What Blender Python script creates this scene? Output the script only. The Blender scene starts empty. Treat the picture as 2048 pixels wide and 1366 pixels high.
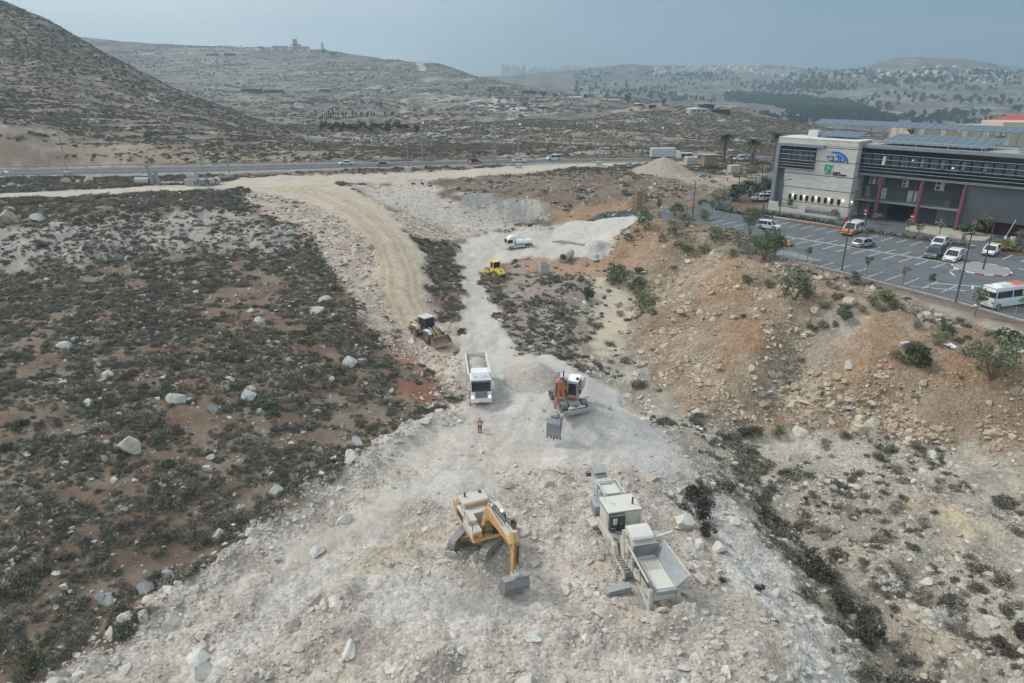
import bpy, bmesh, math, random
import numpy as np
from mathutils import Vector, Matrix, Euler
R = math.radians
scn = bpy.context.scene
COL = scn.collection
# ------------------------------------------------------------------ camera
F = 1384.0; PITCH = R(21.0); CAMZ = 36.0
cam_d = bpy.data.cameras.new('camera'); cam = bpy.data.objects.new('camera', cam_d); COL.objects.link(cam)
cam_d.sensor_width = 36.0; cam_d.lens = F*36/2048; cam_d.clip_start = 0.5; cam_d.clip_end = 30000
cam.location = (0, 0, CAMZ); cam.rotation_euler = (R(90)-PITCH, 0, 0)
scn.camera = cam
# ------------------------------------------------------------------ sky
SUN_EL, SUN_AZ = R(46), R(-62)          # azimuth measured from +Y (view direction) towards +X
w = bpy.data.worlds.new('World'); scn.world = w; w.use_nodes = True
nt = w.node_tree; nt.nodes.clear(); N = nt.nodes.new; L = nt.links.new
wo = N('ShaderNodeOutputWorld'); bg = N('ShaderNodeBackground'); L(bg.outputs[0], wo.inputs[0])
sky = N('ShaderNodeTexSky'); sky.sky_type = 'NISHITA'; sky.sun_disc = False
sky.sun_elevation = SUN_EL; sky.sun_rotation = SUN_AZ; sky.dust_density = 3; sky.altitude = 600
tc = N('ShaderNodeTexCoord'); sep = N('ShaderNodeSeparateXYZ'); L(tc.outputs['Generated'], sep.inputs[0])
def wm(op, a, b):
    n = N('ShaderNodeMath'); n.operation = op
    for i, v in enumerate((a, b)):
        if isinstance(v, (int, float)): n.inputs[i].default_value = v
        else: L(v, n.inputs[i])
    return n.outputs[0]
mp = N('ShaderNodeMapping'); mp.inputs['Scale'].default_value = (1.0, 1.0, 3.0); L(tc.outputs['Generated'], mp.inputs[0])
cn = N('ShaderNodeTexNoise'); cn.inputs['Scale'].default_value = 1.6; cn.inputs['Detail'].default_value = 5
cn.inputs['Roughness'].default_value = 0.45; L(mp.outputs[0], cn.inputs[0])
# thin bright cloud on one side of the sky, a dark rain cloud on the other
side = wm('ADD', wm('MULTIPLY', sep.outputs[0], 0.95), wm('MULTIPLY', wm('SUBTRACT', cn.outputs[0], 0.5), 0.95))
rp = N('ShaderNodeValToRGB'); e = rp.color_ramp.elements
e[0].position = 0.0; e[0].color = (0.80, 0.87, 0.89, 1); e[1].position = 1.0; e[1].color = (0.105, 0.21, 0.33, 1)
for p_, c_ in ((0.22, (0.74, 0.83, 0.86, 1)), (0.44, (0.46, 0.585, 0.65, 1)), (0.58, (0.30, 0.425, 0.52, 1)), (0.78, (0.165, 0.285, 0.405, 1))):
    q = e.new(p_); q.color = c_
L(wm('ADD', wm('MULTIPLY', side, 0.62), 0.46), rp.inputs[0])
zen = N('ShaderNodeMapRange'); zen.inputs[1].default_value = 0.12; zen.inputs[2].default_value = 0.75
zen.inputs[3].default_value = 1.0; zen.inputs[4].default_value = 2.1; L(sep.outputs[2], zen.inputs[0])
cl = N('ShaderNodeVectorMath'); cl.operation = 'SCALE'; L(rp.outputs[0], cl.inputs[0]); L(zen.outputs[0], cl.inputs['Scale'])
skm = N('ShaderNodeVectorMath'); skm.operation = 'SCALE'; skm.inputs['Scale'].default_value = 0.1; L(sky.outputs[0], skm.inputs[0])
mx = N('ShaderNodeMix'); mx.data_type = 'RGBA'; mx.inputs[0].default_value = 0.94
zm = N('ShaderNodeMix'); zm.data_type = 'RGBA'; zf = N('ShaderNodeMapRange'); zf.inputs[1].default_value = 0.2; zf.inputs[2].default_value = 0.7
L(sep.outputs[2], zf.inputs[0]); L(zf.outputs[0], zm.inputs[0]); L(cl.outputs[0], zm.inputs[6]); zm.inputs[7].default_value = (0.78, 0.87, 0.90, 1)
L(skm.outputs[0], mx.inputs[6]); L(zm.outputs[2], mx.inputs[7]); L(mx.outputs[2], bg.inputs[0]); bg.inputs[1].default_value = 1.0
# ------------------------------------------------------------------ sun behind thin cloud
sd = bpy.data.lights.new('sun', 'SUN'); so = bpy.data.objects.new('sun', sd); COL.objects.link(so)
sd.energy = 1.9; sd.angle = R(11); sd.color = (1.0, 0.965, 0.92)
sv = Vector((math.sin(SUN_AZ)*math.cos(SUN_EL), math.cos(SUN_AZ)*math.cos(SUN_EL), math.sin(SUN_EL)))
so.rotation_euler = sv.to_track_quat('Z', 'Y').to_euler(); so.location = (-60, 40, 90)
scn.view_settings.view_transform = 'Standard'; scn.view_settings.look = 'None'
scn.view_settings.exposure = 0.2; scn.view_settings.gamma = 1.0
scn.render.engine = 'CYCLES'
scn.cycles.use_denoising = True; scn.cycles.max_bounces = 5; scn.cycles.diffuse_bounces = 3; scn.cycles.glossy_bounces = 2
scn.cycles.transmission_bounces = 3; scn.cycles.transparent_max_bounces = 8; scn.cycles.volume_bounces = 0
scn.cycles.use_adaptive_sampling = True; scn.cycles.adaptive_threshold = 0.02; scn.cycles.caustics_reflective = False; scn.cycles.caustics_refractive = False
# ------------------------------------------------------------------ measuring the photograph: pixel -> ray -> point in the place
CP, SP = math.cos(PITCH), math.sin(PITCH)
def ray(px, py):
    a = (px-1024)/F; b = (683-py)/F
    return np.array([a, CP+b*SP, -SP+b*CP])
def PZ(px, py, z):
    d = ray(px, py); t = (z-CAMZ)/d[2]; return np.array([d[0]*t, d[1]*t, z])
def PY(px, py, Y):
    d = ray(px, py); t = Y/d[1]; return np.array([d[0]*t, Y, CAMZ+d[2]*t])
def to_px(x, y, z):
    x = np.asarray(x, float); y = np.asarray(y, float); z = np.asarray(z, float)-CAMZ
    dep = y*CP - z*SP; up = y*SP + z*CP
    return 1024+F*x/dep, 683-F*up/dep, dep
# ------------------------------------------------------------------ numeric noise
def _hash(ix, iy, s):
    h = (ix.astype(np.int64)*374761393 + iy.astype(np.int64)*668265263 + s*1274126177) & 0xffffffff
    h = ((h ^ (h >> 13))*1274126177) & 0xffffffff
    h = ((h ^ (h >> 15))*2246822519) & 0xffffffff
    return ((h ^ (h >> 16)) & 0xffffff)/float(0xffffff)
def vn(x, y, s=0):
    ix = np.floor(x); iy = np.floor(y); fx = x-ix; fy = y-iy
    fx = fx*fx*fx*(fx*(fx*6-15)+10); fy = fy*fy*fy*(fy*(fy*6-15)+10)
    a = _hash(ix, iy, s); b = _hash(ix+1, iy, s); c = _hash(ix, iy+1, s); d = _hash(ix+1, iy+1, s)
    return (a+(b-a)*fx)*(1-fy) + (c+(d-c)*fx)*fy
def fbm(x, y, s=0, o=4, g=0.5):
    t = 0; a = 1; n = 0
    for k in range(o):
        t = t + a*vn(x*2**k+17.3*k, y*2**k-9.1*k, s+k); n += a; a *= g
    return t/n                                        # 0..1
def sstep(a, b, x):
    t = np.clip((x-a)/(b-a), 0, 1); return t*t*(3-2*t)
# ================================================================== TERRAIN
# control points of the land: pixel in the photograph + height (z) ...
CZ = [
 # working pad and valley road
 (300,1366,0),(520,1250,0),(700,1366,0.3),(900,1290,0.1),(1024,1366,0.6),(1200,1366,0.5),(1400,1366,0.4),(700,1150,0),(900,1150,0),(1100,1150,-.1),(1300,1200,0),(900,1050,0),(1100,1000,0),(1200,1080,0),(1000,900,0),(850,930,0),
 (960,820,0),(930,740,0),(1000,780,0),(930,640,.1),(950,600,.2),(925,560,.4),(935,510,.6),(1000,480,1),(1080,475,1.2),(1130,470,1.6),(1200,455,2.4),(1240,437,3.4),(1100,510,1.0),(1050,560,.3),
 (1250,900,0),(1370,950,-.2),(1320,1000,-.1),(1400,1080,-.4),(1500,1200,-.6),(1600,1340,-.8),
 # lower left hillside, rising away from the pad
 (60,1400,.8),(0,1250,2.2),(200,1180,1.6),(330,1150,.8),(0,1000,5),(200,1000,3.6),(400,1000,2.2),(560,1000,1.0),(0,800,7.2),(200,800,5.8),(400,800,4.4),(600,820,2.6),(760,850,1.0),(0,650,8.0),(200,650,7.0),(400,650,6.0),(600,650,4.6),(720,680,3.0),(820,760,1.0),(870,790,.3),
 (0,550,7.6),(200,545,7.2),(400,530,6.8),(560,520,6.4),
 (0,440,11.5),(100,430,11.6),(250,420,11.2),(400,415,10.8),(520,420,9.6),(610,465,8.4),
 (0,385,10.4),(150,385,10.0),(300,375,9.6),(400,375,9.4),(470,372,9.2),
 # haul road
 (520,375,9.1),(600,388,8.9),(690,425,8.1),(750,470,7.0),(790,530,5.4),(800,600,3.3),(830,660,1.3),(880,700,.3),
 (560,420,8.6),(660,500,6.6),(710,560,5.0),(740,630,3.6),(790,690,1.8),
 (640,365,9.1),(720,375,8.9),(820,440,5.6),(870,480,4.0),(850,530,3.6),(870,600,2.0),(890,650,.8),(700,398,8.6),(760,420,7.4),
 # highway bench
 (-80,360,9),(-80,340,9),(0,360,9),(0,338,9),(200,357,9),(200,334,9),(400,352,9),(400,331,9),(600,346,9),(600,327,9),(800,338,9),(800,323,9),(1000,334,9),(1000,319,9),(1200,328,9),(1200,316,9),(1400,326,9),(1400,314,9),(1550,322,9),(1550,313,9),(700,362,9),(900,350,9),(1050,342,9),(1200,333,9),(1300,326,9),
 # cut bank between highway and valley road
 (760,385,7.6),(880,375,7.4),(1000,380,7.2),(1000,400,6.2),(1120,385,7.2),(1200,375,7.6),(900,400,6.2),(940,440,3.2),(1000,447,2.2),(1060,445,2.6),(1110,442,3.0),(900,470,2.2),(860,455,3.8),(1180,425,4.4),(1240,405,5.2),(1270,360,8.4),
 # middle scrub island
 (1000,570,.2),(1050,650,-.3),(1100,600,-.6),(1130,540,.2),(1180,535,.4),(1180,590,-.9),(1220,610,-1.6),(1250,650,-2.3),(1200,690,-2.4),(1120,700,-1.2),(1060,710,-.4),(1200,760,-2.4),(1270,840,-3.4),(1180,740,-1.4),
 # right of the stockpile down to the channel
 (1300,850,-1.2),(1340,850,-3.8),(1410,870,-4.2),(1480,840,-4.3),(1560,860,-4.5),(1440,920,-4.2),(1500,960,-5.2),(1570,1050,-5.6),(1650,1160,-6),(1730,1270,-6.4),(1800,1366,-6.8),(1900,1500,-7.2),
 (1430,990,-1.6),(1480,1050,-2.0),(1560,1150,-2.4),(1640,1260,-2.8),(1700,1366,-3.0),(1400,1020,-1.8),
 (1560,960,-4.3),(1640,1050,-4.4),(1740,1150,-4.6),(1840,1270,-4.9),(1920,1366,-5.2),(1700,960,-4.0),(1850,1060,-3.8),(2000,1180,-3.6),(2048,1366,-3.8),(1800,900,-3.5),(1950,960,-3.1),(2048,1000,-2.8),(1650,880,-4.2),(2150,1200,-3),
 # rock-fill embankment below the car park
 (1290,470,4.6),(1280,520,1.8),(1290,560,.2),(1270,620,-1.6),(1340,480,5.4),(1400,470,5.7),(1470,490,5.8),(1530,530,5.8),(1380,560,2.2),(1450,560,4.2),(1420,640,1.4),(1350,640,-.4),(1330,720,-2.2),(1400,780,-2.2),(1420,840,-4.0),(1500,700,1.6),(1500,780,-1.4),(1550,650,4.0),(1580,590,5.4),(1600,730,0.0),(1610,800,-2.2),(1680,600,5.6),(1690,700,2.2),(1700,780,-1.0),(1780,620,5.7),(1800,720,3.0),(1850,800,.2),(1700,840,-3.0),(1850,870,-2.4),(1900,660,5.6),(2000,690,5.7),(2048,760,3.8),(1950,760,2.6),(2048,860,-.4),(1980,880,-1.8),(2150,800,4),
 # car park bench and access road
 (1310,445,5.8),(1400,455,6),(1500,500,6),(1600,550,6),(1750,590,6),(1900,640,6),(2048,690,6),(1400,420,6.2),(1500,430,6),(1600,470,6),(1750,500,6),(1900,520,6),(2048,560,6),(1600,430,6),(1750,450,6),(1900,470,6),(2048,500,6),(1450,385,7),(1500,365,7.8),(1520,345,8.4),(1380,400,6.6),(1330,420,6.0),(1400,350,8.6),(1330,385,7.4),(1330,345,8.8),(2048,470,6),(2200,640,6),
]
# ... or + distance (Y): behind the highway and the far slopes
CYL = [
 # dark hill on the left
 (-120,310,212),(0,318,216),(120,322,220),(250,322,226),(400,320,232),(550,318,238),(700,314,244),(850,310,250),(1000,306,254),
 (-120,250,235),(0,285,224),(100,290,230),(200,275,250),(330,275,262),(450,280,268),(560,285,272),(680,300,268),
 (-120,150,330),(0,200,300),(120,210,310),(250,225,320),(380,240,325),(500,262,320),(600,285,305),
 (-120,60,440),(0,110,410),(120,150,400),(250,180,400),(380,212,395),(500,245,380),(620,280,340),
 (-250,-60,560),(-120,-25,540),(0,20,520),(100,60,505),(200,110,485),(300,160,465),(400,202,445),(500,242,420),(600,268,400),(700,284,370),(780,296,330),
 # plain and mid ridge behind
 (850,290,320),(950,280,350),(1050,275,370),(1150,285,330),(1250,285,325),(1350,290,315),(1450,290,310),(1550,295,300),(1700,300,300),(1900,300,300),(2100,300,300),
 (650,262,520),(750,262,500),(850,262,480),(1000,255,500),(1150,250,500),(1300,252,480),(1420,255,460),(1550,262,430),(1700,275,400),
 (640,235,700),(760,235,700),(900,230,740),(1050,225,740),(1200,225,720),(1320,228,680),(1420,232,640),(1500,240,600),(1600,250,540),(1680,262,480),
 (560,205,1000),(680,205,1000),(800,200,1050),(950,195,1050),(1100,200,1000),(1200,205,950),(1300,212,900),(1400,220,820),(1500,232,700),
 (450,175,1350),(600,175,1350),(750,168,1450),(880,165,1450),(1000,175,1350),(1100,188,1200),
 (300,140,1650),(450,140,1650),(600,140,1700),(720,140,1700),(840,145,1650),(940,155,1600),
 (180,98,2000),(300,100,2050),(450,100,2050),(560,105,2050),(660,112,2050),(740,124,2000),
 (60,76,2250),(180,78,2250),(300,84,2250),(450,91,2250),(560,97,2250),(640,101,2200),(700,110,2150),(780,120,2050),(850,128,1950),(910,140,1850),(1000,160,1650),(1100,180,1400),(1200,197,1150),(1300,206,1020),(1400,214,920),(1500,226,770),(1600,243,620),(1690,260,520),
]
# behind the crests the land falls away again: (pixel x, distance, height)
CB = [(-250,700,60),(0,640,50),(200,620,20),(400,600,0),(600,560,-5),(120,800,25),(300,800,5),
      (0,2700,80),(300,2700,80),(600,2600,70),(800,2400,40),(950,2200,10),(1100,1800,-30),(1250,1500,-50),(1400,1250,-60),(1550,1000,-60),(1700,800,-60),(1850,700,-60),(2050,600,-50),(2250,600,-50),
      (1850,450,0),(2050,420,0),(2250,420,0),(1400,2400,-80),(1700,1800,-90),(2000,1300,-80),(2250,1300,-80),(1000,2800,-40)]
_p = [PZ(*c) for c in CZ] + [PY(*c) for c in CYL]
for px, Y, z in CB: _p.append(np.array([(px-1024)/F*(Y*CP+(CAMZ-z)*SP), Y, z]))
for x_, y_, z_ in ((-30,14,3),(0,14,.5),(15,14,.3),(-60,30,8),(-90,60,10),(-120,100,12),(-150,160,11),(40,14,-4),(25,14,-8),(60,30,-3),(85,60,2),(100,75,6),(120,100,6),(160,140,6),(200,180,6),(180,240,8),(260,280,8),(-200,200,14)):
    _p.append(np.array([x_, y_, z_]))
_p = np.array(_p)
def _uv(x, y): return np.stack([x/y, np.log(y)], -1)
_cu = _uv(_p[:,0], _p[:,1]); _ys = _p[:,1]
_c2 = 0.03**2
# heights scaled by distance, so near metres and far hundreds of metres weigh alike
_hs = (_p[:,2])/_ys
_n = len(_p)
_D = np.sqrt(((_cu[:,None]-_cu[None])**2).sum(-1)+_c2)
_A = np.zeros((_n+3, _n+3)); _A[:_n,:_n] = _D - np.eye(_n)*0.004
_A[:_n,_n] = 1; _A[:_n,_n+1:] = _cu; _A[_n,:_n] = 1; _A[_n+1:,:_n] = _cu.T
_W = np.linalg.solve(_A, np.concatenate([_hs, np.zeros(3)]))
def h_base(x, y):
    sh = x.shape; q = _uv(x.ravel(), y.ravel()); out = np.empty(len(q))
    for i in range(0, len(q), 20000):
        qq = q[i:i+20000]
        d = np.sqrt(((qq[:,None]-_cu[None])**2).sum(-1)+_c2)
        out[i:i+20000] = d@_W[:_n] + _W[_n] + qq@_W[_n+1:]
    return (out*y.ravel()).reshape(sh)
# polar-like grid: even detail over the picture, fine near and coarse far
NU, NV = 860, 670
UU = np.linspace(-1.25, 1.25, NU); VV = np.linspace(math.log(9.0), math.log(2900.0), NV)
GU, GV = np.meshgrid(UU, VV)          # rows = distance
GY = np.exp(GV); GX = GU*GY
H0 = h_base(GX, GY)
def bil(A, x, y):
    x = np.asarray(x, float); y = np.maximum(np.asarray(y, float), 9.001)
    fu = np.clip((x/y-UU[0])/(UU[1]-UU[0]), 0, NU-1.001); fv = np.clip((np.log(y)-VV[0])/(VV[1]-VV[0]), 0, NV-1.001)
    iu = fu.astype(int); iv = fv.astype(int); a = fu-iu; b = fv-iv
    return (A[iv,iu]*(1-a)+A[iv,iu+1]*a)*(1-b) + (A[iv+1,iu]*(1-a)+A[iv+1,iu+1]*a)*b
HH = H0
def ground(x, y): return bil(HH, x, y)
def hit(px, py, ymax=2800.0):
    d = ray(px, py)
    Ys = np.exp(np.linspace(math.log(16), math.log(ymax), 1500)); t = Ys/d[1]
    X = d[0]*t; Z = CAMZ+d[2]*t; g = ground(X, Ys); under = np.nonzero(Z < g)[0]
    if len(under) == 0: return np.array([X[-1], Ys[-1], g[-1]])
    k = max(under[0], 1); a0 = Z[k-1]-g[k-1]; a1 = Z[k]-g[k]; f = a0/(a0-a1+1e-9)
    Y = Ys[k-1]+(Ys[k]-Ys[k-1])*f; X = d[0]*Y/d[1]
    return np.array([X, Y, float(ground(X, Y))])
def polyw(pts): return np.array([hit(*p)[:2] for p in pts])
def sdist(poly, X, Y):
    """signed distance (inside > 0) of points to a closed polygon in the ground plane"""
    best = np.full(X.shape, 1e9); ins = np.zeros(X.shape, bool); n = len(poly)
    for i in range(n):
        x1, y1 = poly[i]; x2, y2 = poly[(i+1) % n]; dx, dy = x2-x1, y2-y1
        t = np.clip(((X-x1)*dx+(Y-y1)*dy)/(dx*dx+dy*dy+1e-9), 0, 1)
        best = np.minimum(best, np.hypot(X-x1-t*dx, Y-y1-t*dy))
        c = ((y1 > Y) != (y2 > Y)); ins ^= c & (X < (x2-x1)*(Y-y1)/((y2-y1)+1e-12)+x1)
    return np.where(ins, best, -best)
def ldist(line, X, Y):
    best = np.full(X.shape, 1e9)
    for (x1, y1), (x2, y2) in zip(line[:-1], line[1:]):
        dx, dy = x2-x1, y2-y1; t = np.clip(((X-x1)*dx+(Y-y1)*dy)/(dx*dx+dy*dy+1e-9), 0, 1)
        best = np.minimum(best, np.hypot(X-x1-t*dx, Y-y1-t*dy))
    return best
# ---- zones, outlined on the photograph and laid on the land
ZP = dict(
 pad=[(-200,1560),(110,1366),(250,1262),(400,1150),(520,1066),(610,1000),(700,945),(770,885),(850,835),(905,800),(885,745),(900,700),(925,680),(925,640),(922,600),(918,560),(908,505),(925,480),(980,464),(1060,458),(1130,455),(1200,442),(1250,428),(1275,436),(1230,480),(1195,512),(1140,510),(1100,515),(1030,515),(1000,528),(965,545),(962,570),(985,605),(1000,640),(1015,680),(1040,705),(1110,713),(1160,735),(1210,775),(1262,830),(1320,875),(1380,915),(1400,945),(1375,985),(1400,1040),(1440,1100),(1500,1180),(1570,1265),(1640,1366),(1750,1560)],
 strip=[(1360,985),(1430,975),(1480,1010),(1530,1080),(1590,1170),(1660,1270),(1720,1366),(1800,1500),(1640,1500),(1560,1260),(1440,1100),(1400,1040)],
 smooth=[(780,900),(860,850),(920,790),(910,740),(950,690),(1020,690),(1110,720),(1230,800),(1370,920),(1390,950),(1200,960),(1080,940),(960,940),(900,990),(840,1010),(760,1060),(640,1120),(560,1160),(600,1090),(720,1010),(830,940)],
 haul=[(440,372),(480,355),(560,352),(640,362),(720,385),(760,410),(800,450),(835,490),(848,530),(852,570),(850,605),(870,640),(905,672),(925,690),(925,705),(890,712),(855,700),(832,662),(800,636),(768,610),(762,560),(756,520),(735,480),(692,440),(620,408),(560,390),(500,382)],
 haulrock=[(500,380),(470,392),(520,420),(570,440),(620,470),(640,510),(690,560),(705,600),(735,640),(775,690),(830,730),(880,770),(910,790),(925,700),(928,640),(905,645),(880,640),(862,600),(860,560),(840,505),(800,455),(830,480),(905,480),(925,470),(870,450),(800,430),(740,395),(690,380),(600,360)],
 bench=[(-100,392),(60,384),(200,378),(300,372),(430,366),(560,350),(700,349),(900,341),(1040,331),(1180,323),(1300,316),(1330,322),(1200,333),(1060,344),(920,356),(820,362),(700,366),(560,372),(440,380),(300,384),(200,390),(60,398),(-100,404)],
 cut=[(690,372),(860,355),(885,395),(935,410),(960,432),(1060,447),(1140,445),(1200,440),(1130,456),(1000,462),(930,475),(905,482),(830,440),(760,408)],
 cliff=[(905,390),(960,394),(1040,402),(1090,420),(1110,440),(1060,446),(985,438),(940,420)],
 redcut=[(1090,425),(1180,412),(1250,395),(1262,420),(1230,430),(1190,440),(1120,446)],
 red1=[(1030,520),(1080,512),(1150,512),(1230,520),(1300,500),(1280,540),(1260,556),(1200,560),(1140,550),(1080,540)],
 tanflat=[(1190,560),(1250,556),(1285,580),(1275,630),(1250,660),(1215,700),(1180,720),(1170,690),(1190,650),(1205,610)],
 emb=[(1275,440),(1340,448),(1440,470),(1510,500),(1560,545),(1680,580),(1800,615),(1930,665),(2060,710),(2250,790),(2250,950),(2048,905),(1950,890),(1820,880),(1700,862),(1600,870),(1540,862),(1440,858),(1395,835),(1340,790),(1290,730),(1262,660),(1270,610),(1262,560),(1290,530),(1200,520),(1240,470)],
 embred1=[(1275,445),(1330,450),(1300,480),(1230,530),(1200,545),(1180,540),(1220,490)],
 embred2=[(1440,520),(1530,540),(1500,590),(1420,630),(1370,650),(1400,590)],
 embred3=[(1470,640),(1560,620),(1570,690),(1520,730),(1460,720)],
 embred4=[(1700,690),(1790,640),(1820,690),(1760,780),(1680,830),(1640,810)],
 embred5=[(1850,680),(1990,720),(2048,760),(2048,800),(1900,760)],
 gully=[(1580,640),(1680,620),(1690,680),(1650,740),(1620,800),(1560,790),(1540,720)],
 verge=[(1275,440),(1310,436),(1400,440),(1480,455),(1560,520),(1660,548),(1780,585),(1900,628),(2060,690),(2060,720),(1900,660),(1760,612),(1640,570),(1540,540),(1430,470),(1330,452)],
 lot=[(1320,436),(1400,413),(1480,375),(1540,345),(1600,345),(2300,400),(2300,720),(2048,690),(1900,625),(1780,582),(1660,545),(1560,515),(1480,462),(1400,448)],
 terrace=[(-100,455),(60,448),(180,440),(300,430),(430,420),(540,440),(610,470),(600,495),(520,505),(400,505),(300,515),(180,525),(60,535),(-100,545)],
 redpile=[(808,765),(850,752),(905,758),(890,790),(870,805),(825,800)],
 redpile2=[(780,665),(830,690),(870,740),(840,745),(790,700)],
 tanpad=[(640,1120),(720,1060),(810,1020),(870,1075),(860,1130),(760,1150),(690,1165)],
 greygravel=[(1000,745),(1110,722),(1230,800),(1385,930),(1330,960),(1250,935),(1100,905),(1000,840),(985,790)],
 padtrack=[(330,1400),(420,1300),(520,1215),(620,1140),(720,1075),(790,1040),(800,1065),(720,1115),(640,1170),(560,1240),(490,1310),(440,1400)],
 dustfloor=[(700,1200),(800,1130),(900,1125),(1000,1170),(1060,1200),(1040,1250),(940,1275),(820,1270),(730,1250)],
 rockfield=[(840,185),(960,194),(1100,214),(1135,223),(1100,227),(960,216),(850,202)],
 rockfield2=[(770,262),(900,248),(1050,260),(1070,282),(900,277),(800,287)],
 whitecut=[(822,121),(832,121),(852,140),(838,140)],
 channel=[(1450,860),(1490,850),(1530,960),(1590,1040),(1680,1150),(1770,1260),(1860,1366),(1980,1560),(1850,1560),(1730,1366),(1660,1240),(1590,1140),(1530,1040),(1470,950)],
 chbank=[(1690,1090),(1740,1110),(1830,1210),(1900,1300),(1850,1310),(1760,1210)],
 rbflat=[(1500,890),(1640,870),(1700,880),(1780,930),(1740,950),(1640,900),(1540,905)],
 yflat=[(1815,1010),(1870,1010),(1965,1075),(1960,1090),(1880,1060),(1820,1030)],
 fieldred=[(800,262),(800,215),(870,215),(960,228),(900,245),(850,262)],
 track=[(798,235),(806,190),(812,190),(814,235)],
 scar=[(300,115),(420,105),(520,118),(640,150),(600,172),(480,170),(350,170),(290,140)],
 rockcut=[(-60,345),(-60,318),(40,312),(120,312),(240,318),(330,326),(330,333),(240,336),(120,340),(0,345)],
 orangecut=[(-60,315),(40,285),(150,280),(320,290),(500,310),(620,318),(620,325),(450,325),(330,326),(240,318),(120,312),(40,312)],
 pileyard=[(1300,330),(1360,318),(1450,318),(1530,330),(1530,345),(1460,372),(1380,365),(1300,350)],
)
# ---- highway edges (level bench at z = 9)
HWZ = 9.0
HW_FAR = [PZ(*c, HWZ) for c in ((-400,349),(-200,343),(-80,340),(0,338.2),(200,334.5),(400,331),(600,327.3),(800,323.6),(1000,319.6),(1200,317),(1400,315),(1550,313.6),(1800,312))]
HW_NEAR = [PZ(*c, HWZ) for c in ((-400,367),(-200,361),(-80,358),(0,356),(200,353),(400,348.5),(600,342.5),(800,335),(1000,329.8),(1200,325),(1400,323),(1550,321),(1800,320))]
def resample(pts, n):
    pts = np.array(pts); d = np.r_[0, np.cumsum(np.linalg.norm(np.diff(pts, axis=0), axis=1))]
    s = np.linspace(0, d[-1], n); return np.stack([np.interp(s, d, pts[:,k]) for k in range(pts.shape[1])], 1)
def smooth_line(pts, n):
    p = resample(pts, n)
    for _ in range(n//10):
        q = p.copy(); q[1:-1] = (p[:-2]+2*p[1:-1]+p[2:])/4; p = q
    return p
HWF = smooth_line(HW_FAR, 160); HWN = smooth_line(HW_NEAR, 160)
hw_poly = np.concatenate([HWF[:,:2], HWN[::-1,:2]])
NEARM = GY < 330
def zone_sd(poly, pad=12):
    """signed distance on the grid, only computed where it matters"""
    S = np.full(GX.shape, -1e3)
    x0, y0 = poly.min(0)-pad; x1, y1 = poly.max(0)+pad
    m = (GX > x0) & (GX < x1) & (GY > y0) & (GY < y1)
    if m.any(): S[m] = sdist(poly, GX[m], GY[m])
    return S
zw = {k: polyw(v) for k, v in ZP.items()}
wob = (fbm(GX*0.35, GY*0.35, 5, 4)-0.5)            # ragged zone borders
M = {}
EDGE = dict(rockfield=(60,25), rockfield2=(30,12), whitecut=(6,4), tanpad=(3,2.2), greygravel=(3,2.2), padtrack=(1.5,1.0), dustfloor=(3,2),pad=(2.2,.5), strip=(2,.6), smooth=(4,2.0), haul=(1.4,.6), haulrock=(2.4,.8), bench=(3,1.2), cut=(4,1.5), cliff=(4,1.5), redcut=(3,1.5),
            red1=(4,2.), tanflat=(3,1.2), emb=(3,1.), gully=(5,2.5), verge=(1.2,.4), lot=(0,.3), terrace=(6,2.), channel=(2.5,1.), fieldred=(30,15), track=(6,2),
            scar=(120,60), rockcut=(3,1.5), orangecut=(12,8))
for k, pw in zw.items():
    wa, so_ = EDGE.get(k, (4,1.8)); s = zone_sd(pw, 12+wa*4)
    M[k] = sstep(-so_, so_, s+wob*2*wa)
sd_hw = zone_sd(hw_poly, 40)
# ---- relief
def band(x, y, sc, seed, o=2):
    """noise that fades where the grid is too coarse to carry it"""
    sp = GY*(UU[1]-UU[0])
    return (fbm(x/sc, y/sc, seed, o)-0.5)*2*np.clip(sc/sp/2-0.5, 0, 1)
pad = np.maximum(M['pad'], M['strip']); smoothm = np.maximum(M['smooth'], M['haul'])
rough = 1-0.85*np.clip(smoothm+M['lot']+M['bench']*.8+sstep(-2,0,sd_hw), 0, 1)
nat = 1-np.clip(pad+M['haul']+M['lot']+M['bench']+M['emb']*.6+sstep(-3,0,sd_hw), 0, 1)
H = H0.copy()
H += nat*(band(GX, GY, 14, 31)*0.55 + band(GX, GY, 4.5, 37)*0.28*np.clip(GY/40, .6, 1.6)) + rough*band(GX, GY, 1.6, 41)*0.13
far = sstep(230, 420, GY)
H += far*(band(GX, GY, 160, 51, 4)*9 + band(GX, GY, 45, 57, 3)*2.5)
H += pad*rough*(band(GX, GY, 3.4, 61)*0.46 + band(GX, GY, 1.1, 67)*0.20)
H += M['emb']*(1-M['verge'])*(band(GX, GY, 13, 70, 3)*1.1+band(GX, GY, 5, 71)*0.5+band(GX, GY, 2, 73)*0.25)
H += M['terrace']*(band(GX, GY, 3.4, 75)*1.4)
def bump(c, rx, ry, h, ang=0, p=1.0):
    dx, dy = GX-c[0], GY-c[1]; ca, sa = math.cos(ang), math.sin(ang)
    d = np.hypot((dx*ca+dy*sa)/rx, (-dx*sa+dy*ca)/ry)
    return h*np.clip(1-sstep(0, 1, d), 0, 1)**p
c = PZ(1152, 808, 1.5); H += bump(c, 10, 7.5, 3.0, R(-25), .7)*(1+0.12*band(GX, GY, 2.5, 77))
c = PZ(1290, 900, 0.3); H += bump(c, 9, 6, .9, R(-30))
c = PZ(1010, 1130, 0); H -= bump(c, 7, 5, .55)
c = PZ(760, 1180, 0); H += bump(c, 5, 3.5, .5)
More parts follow.
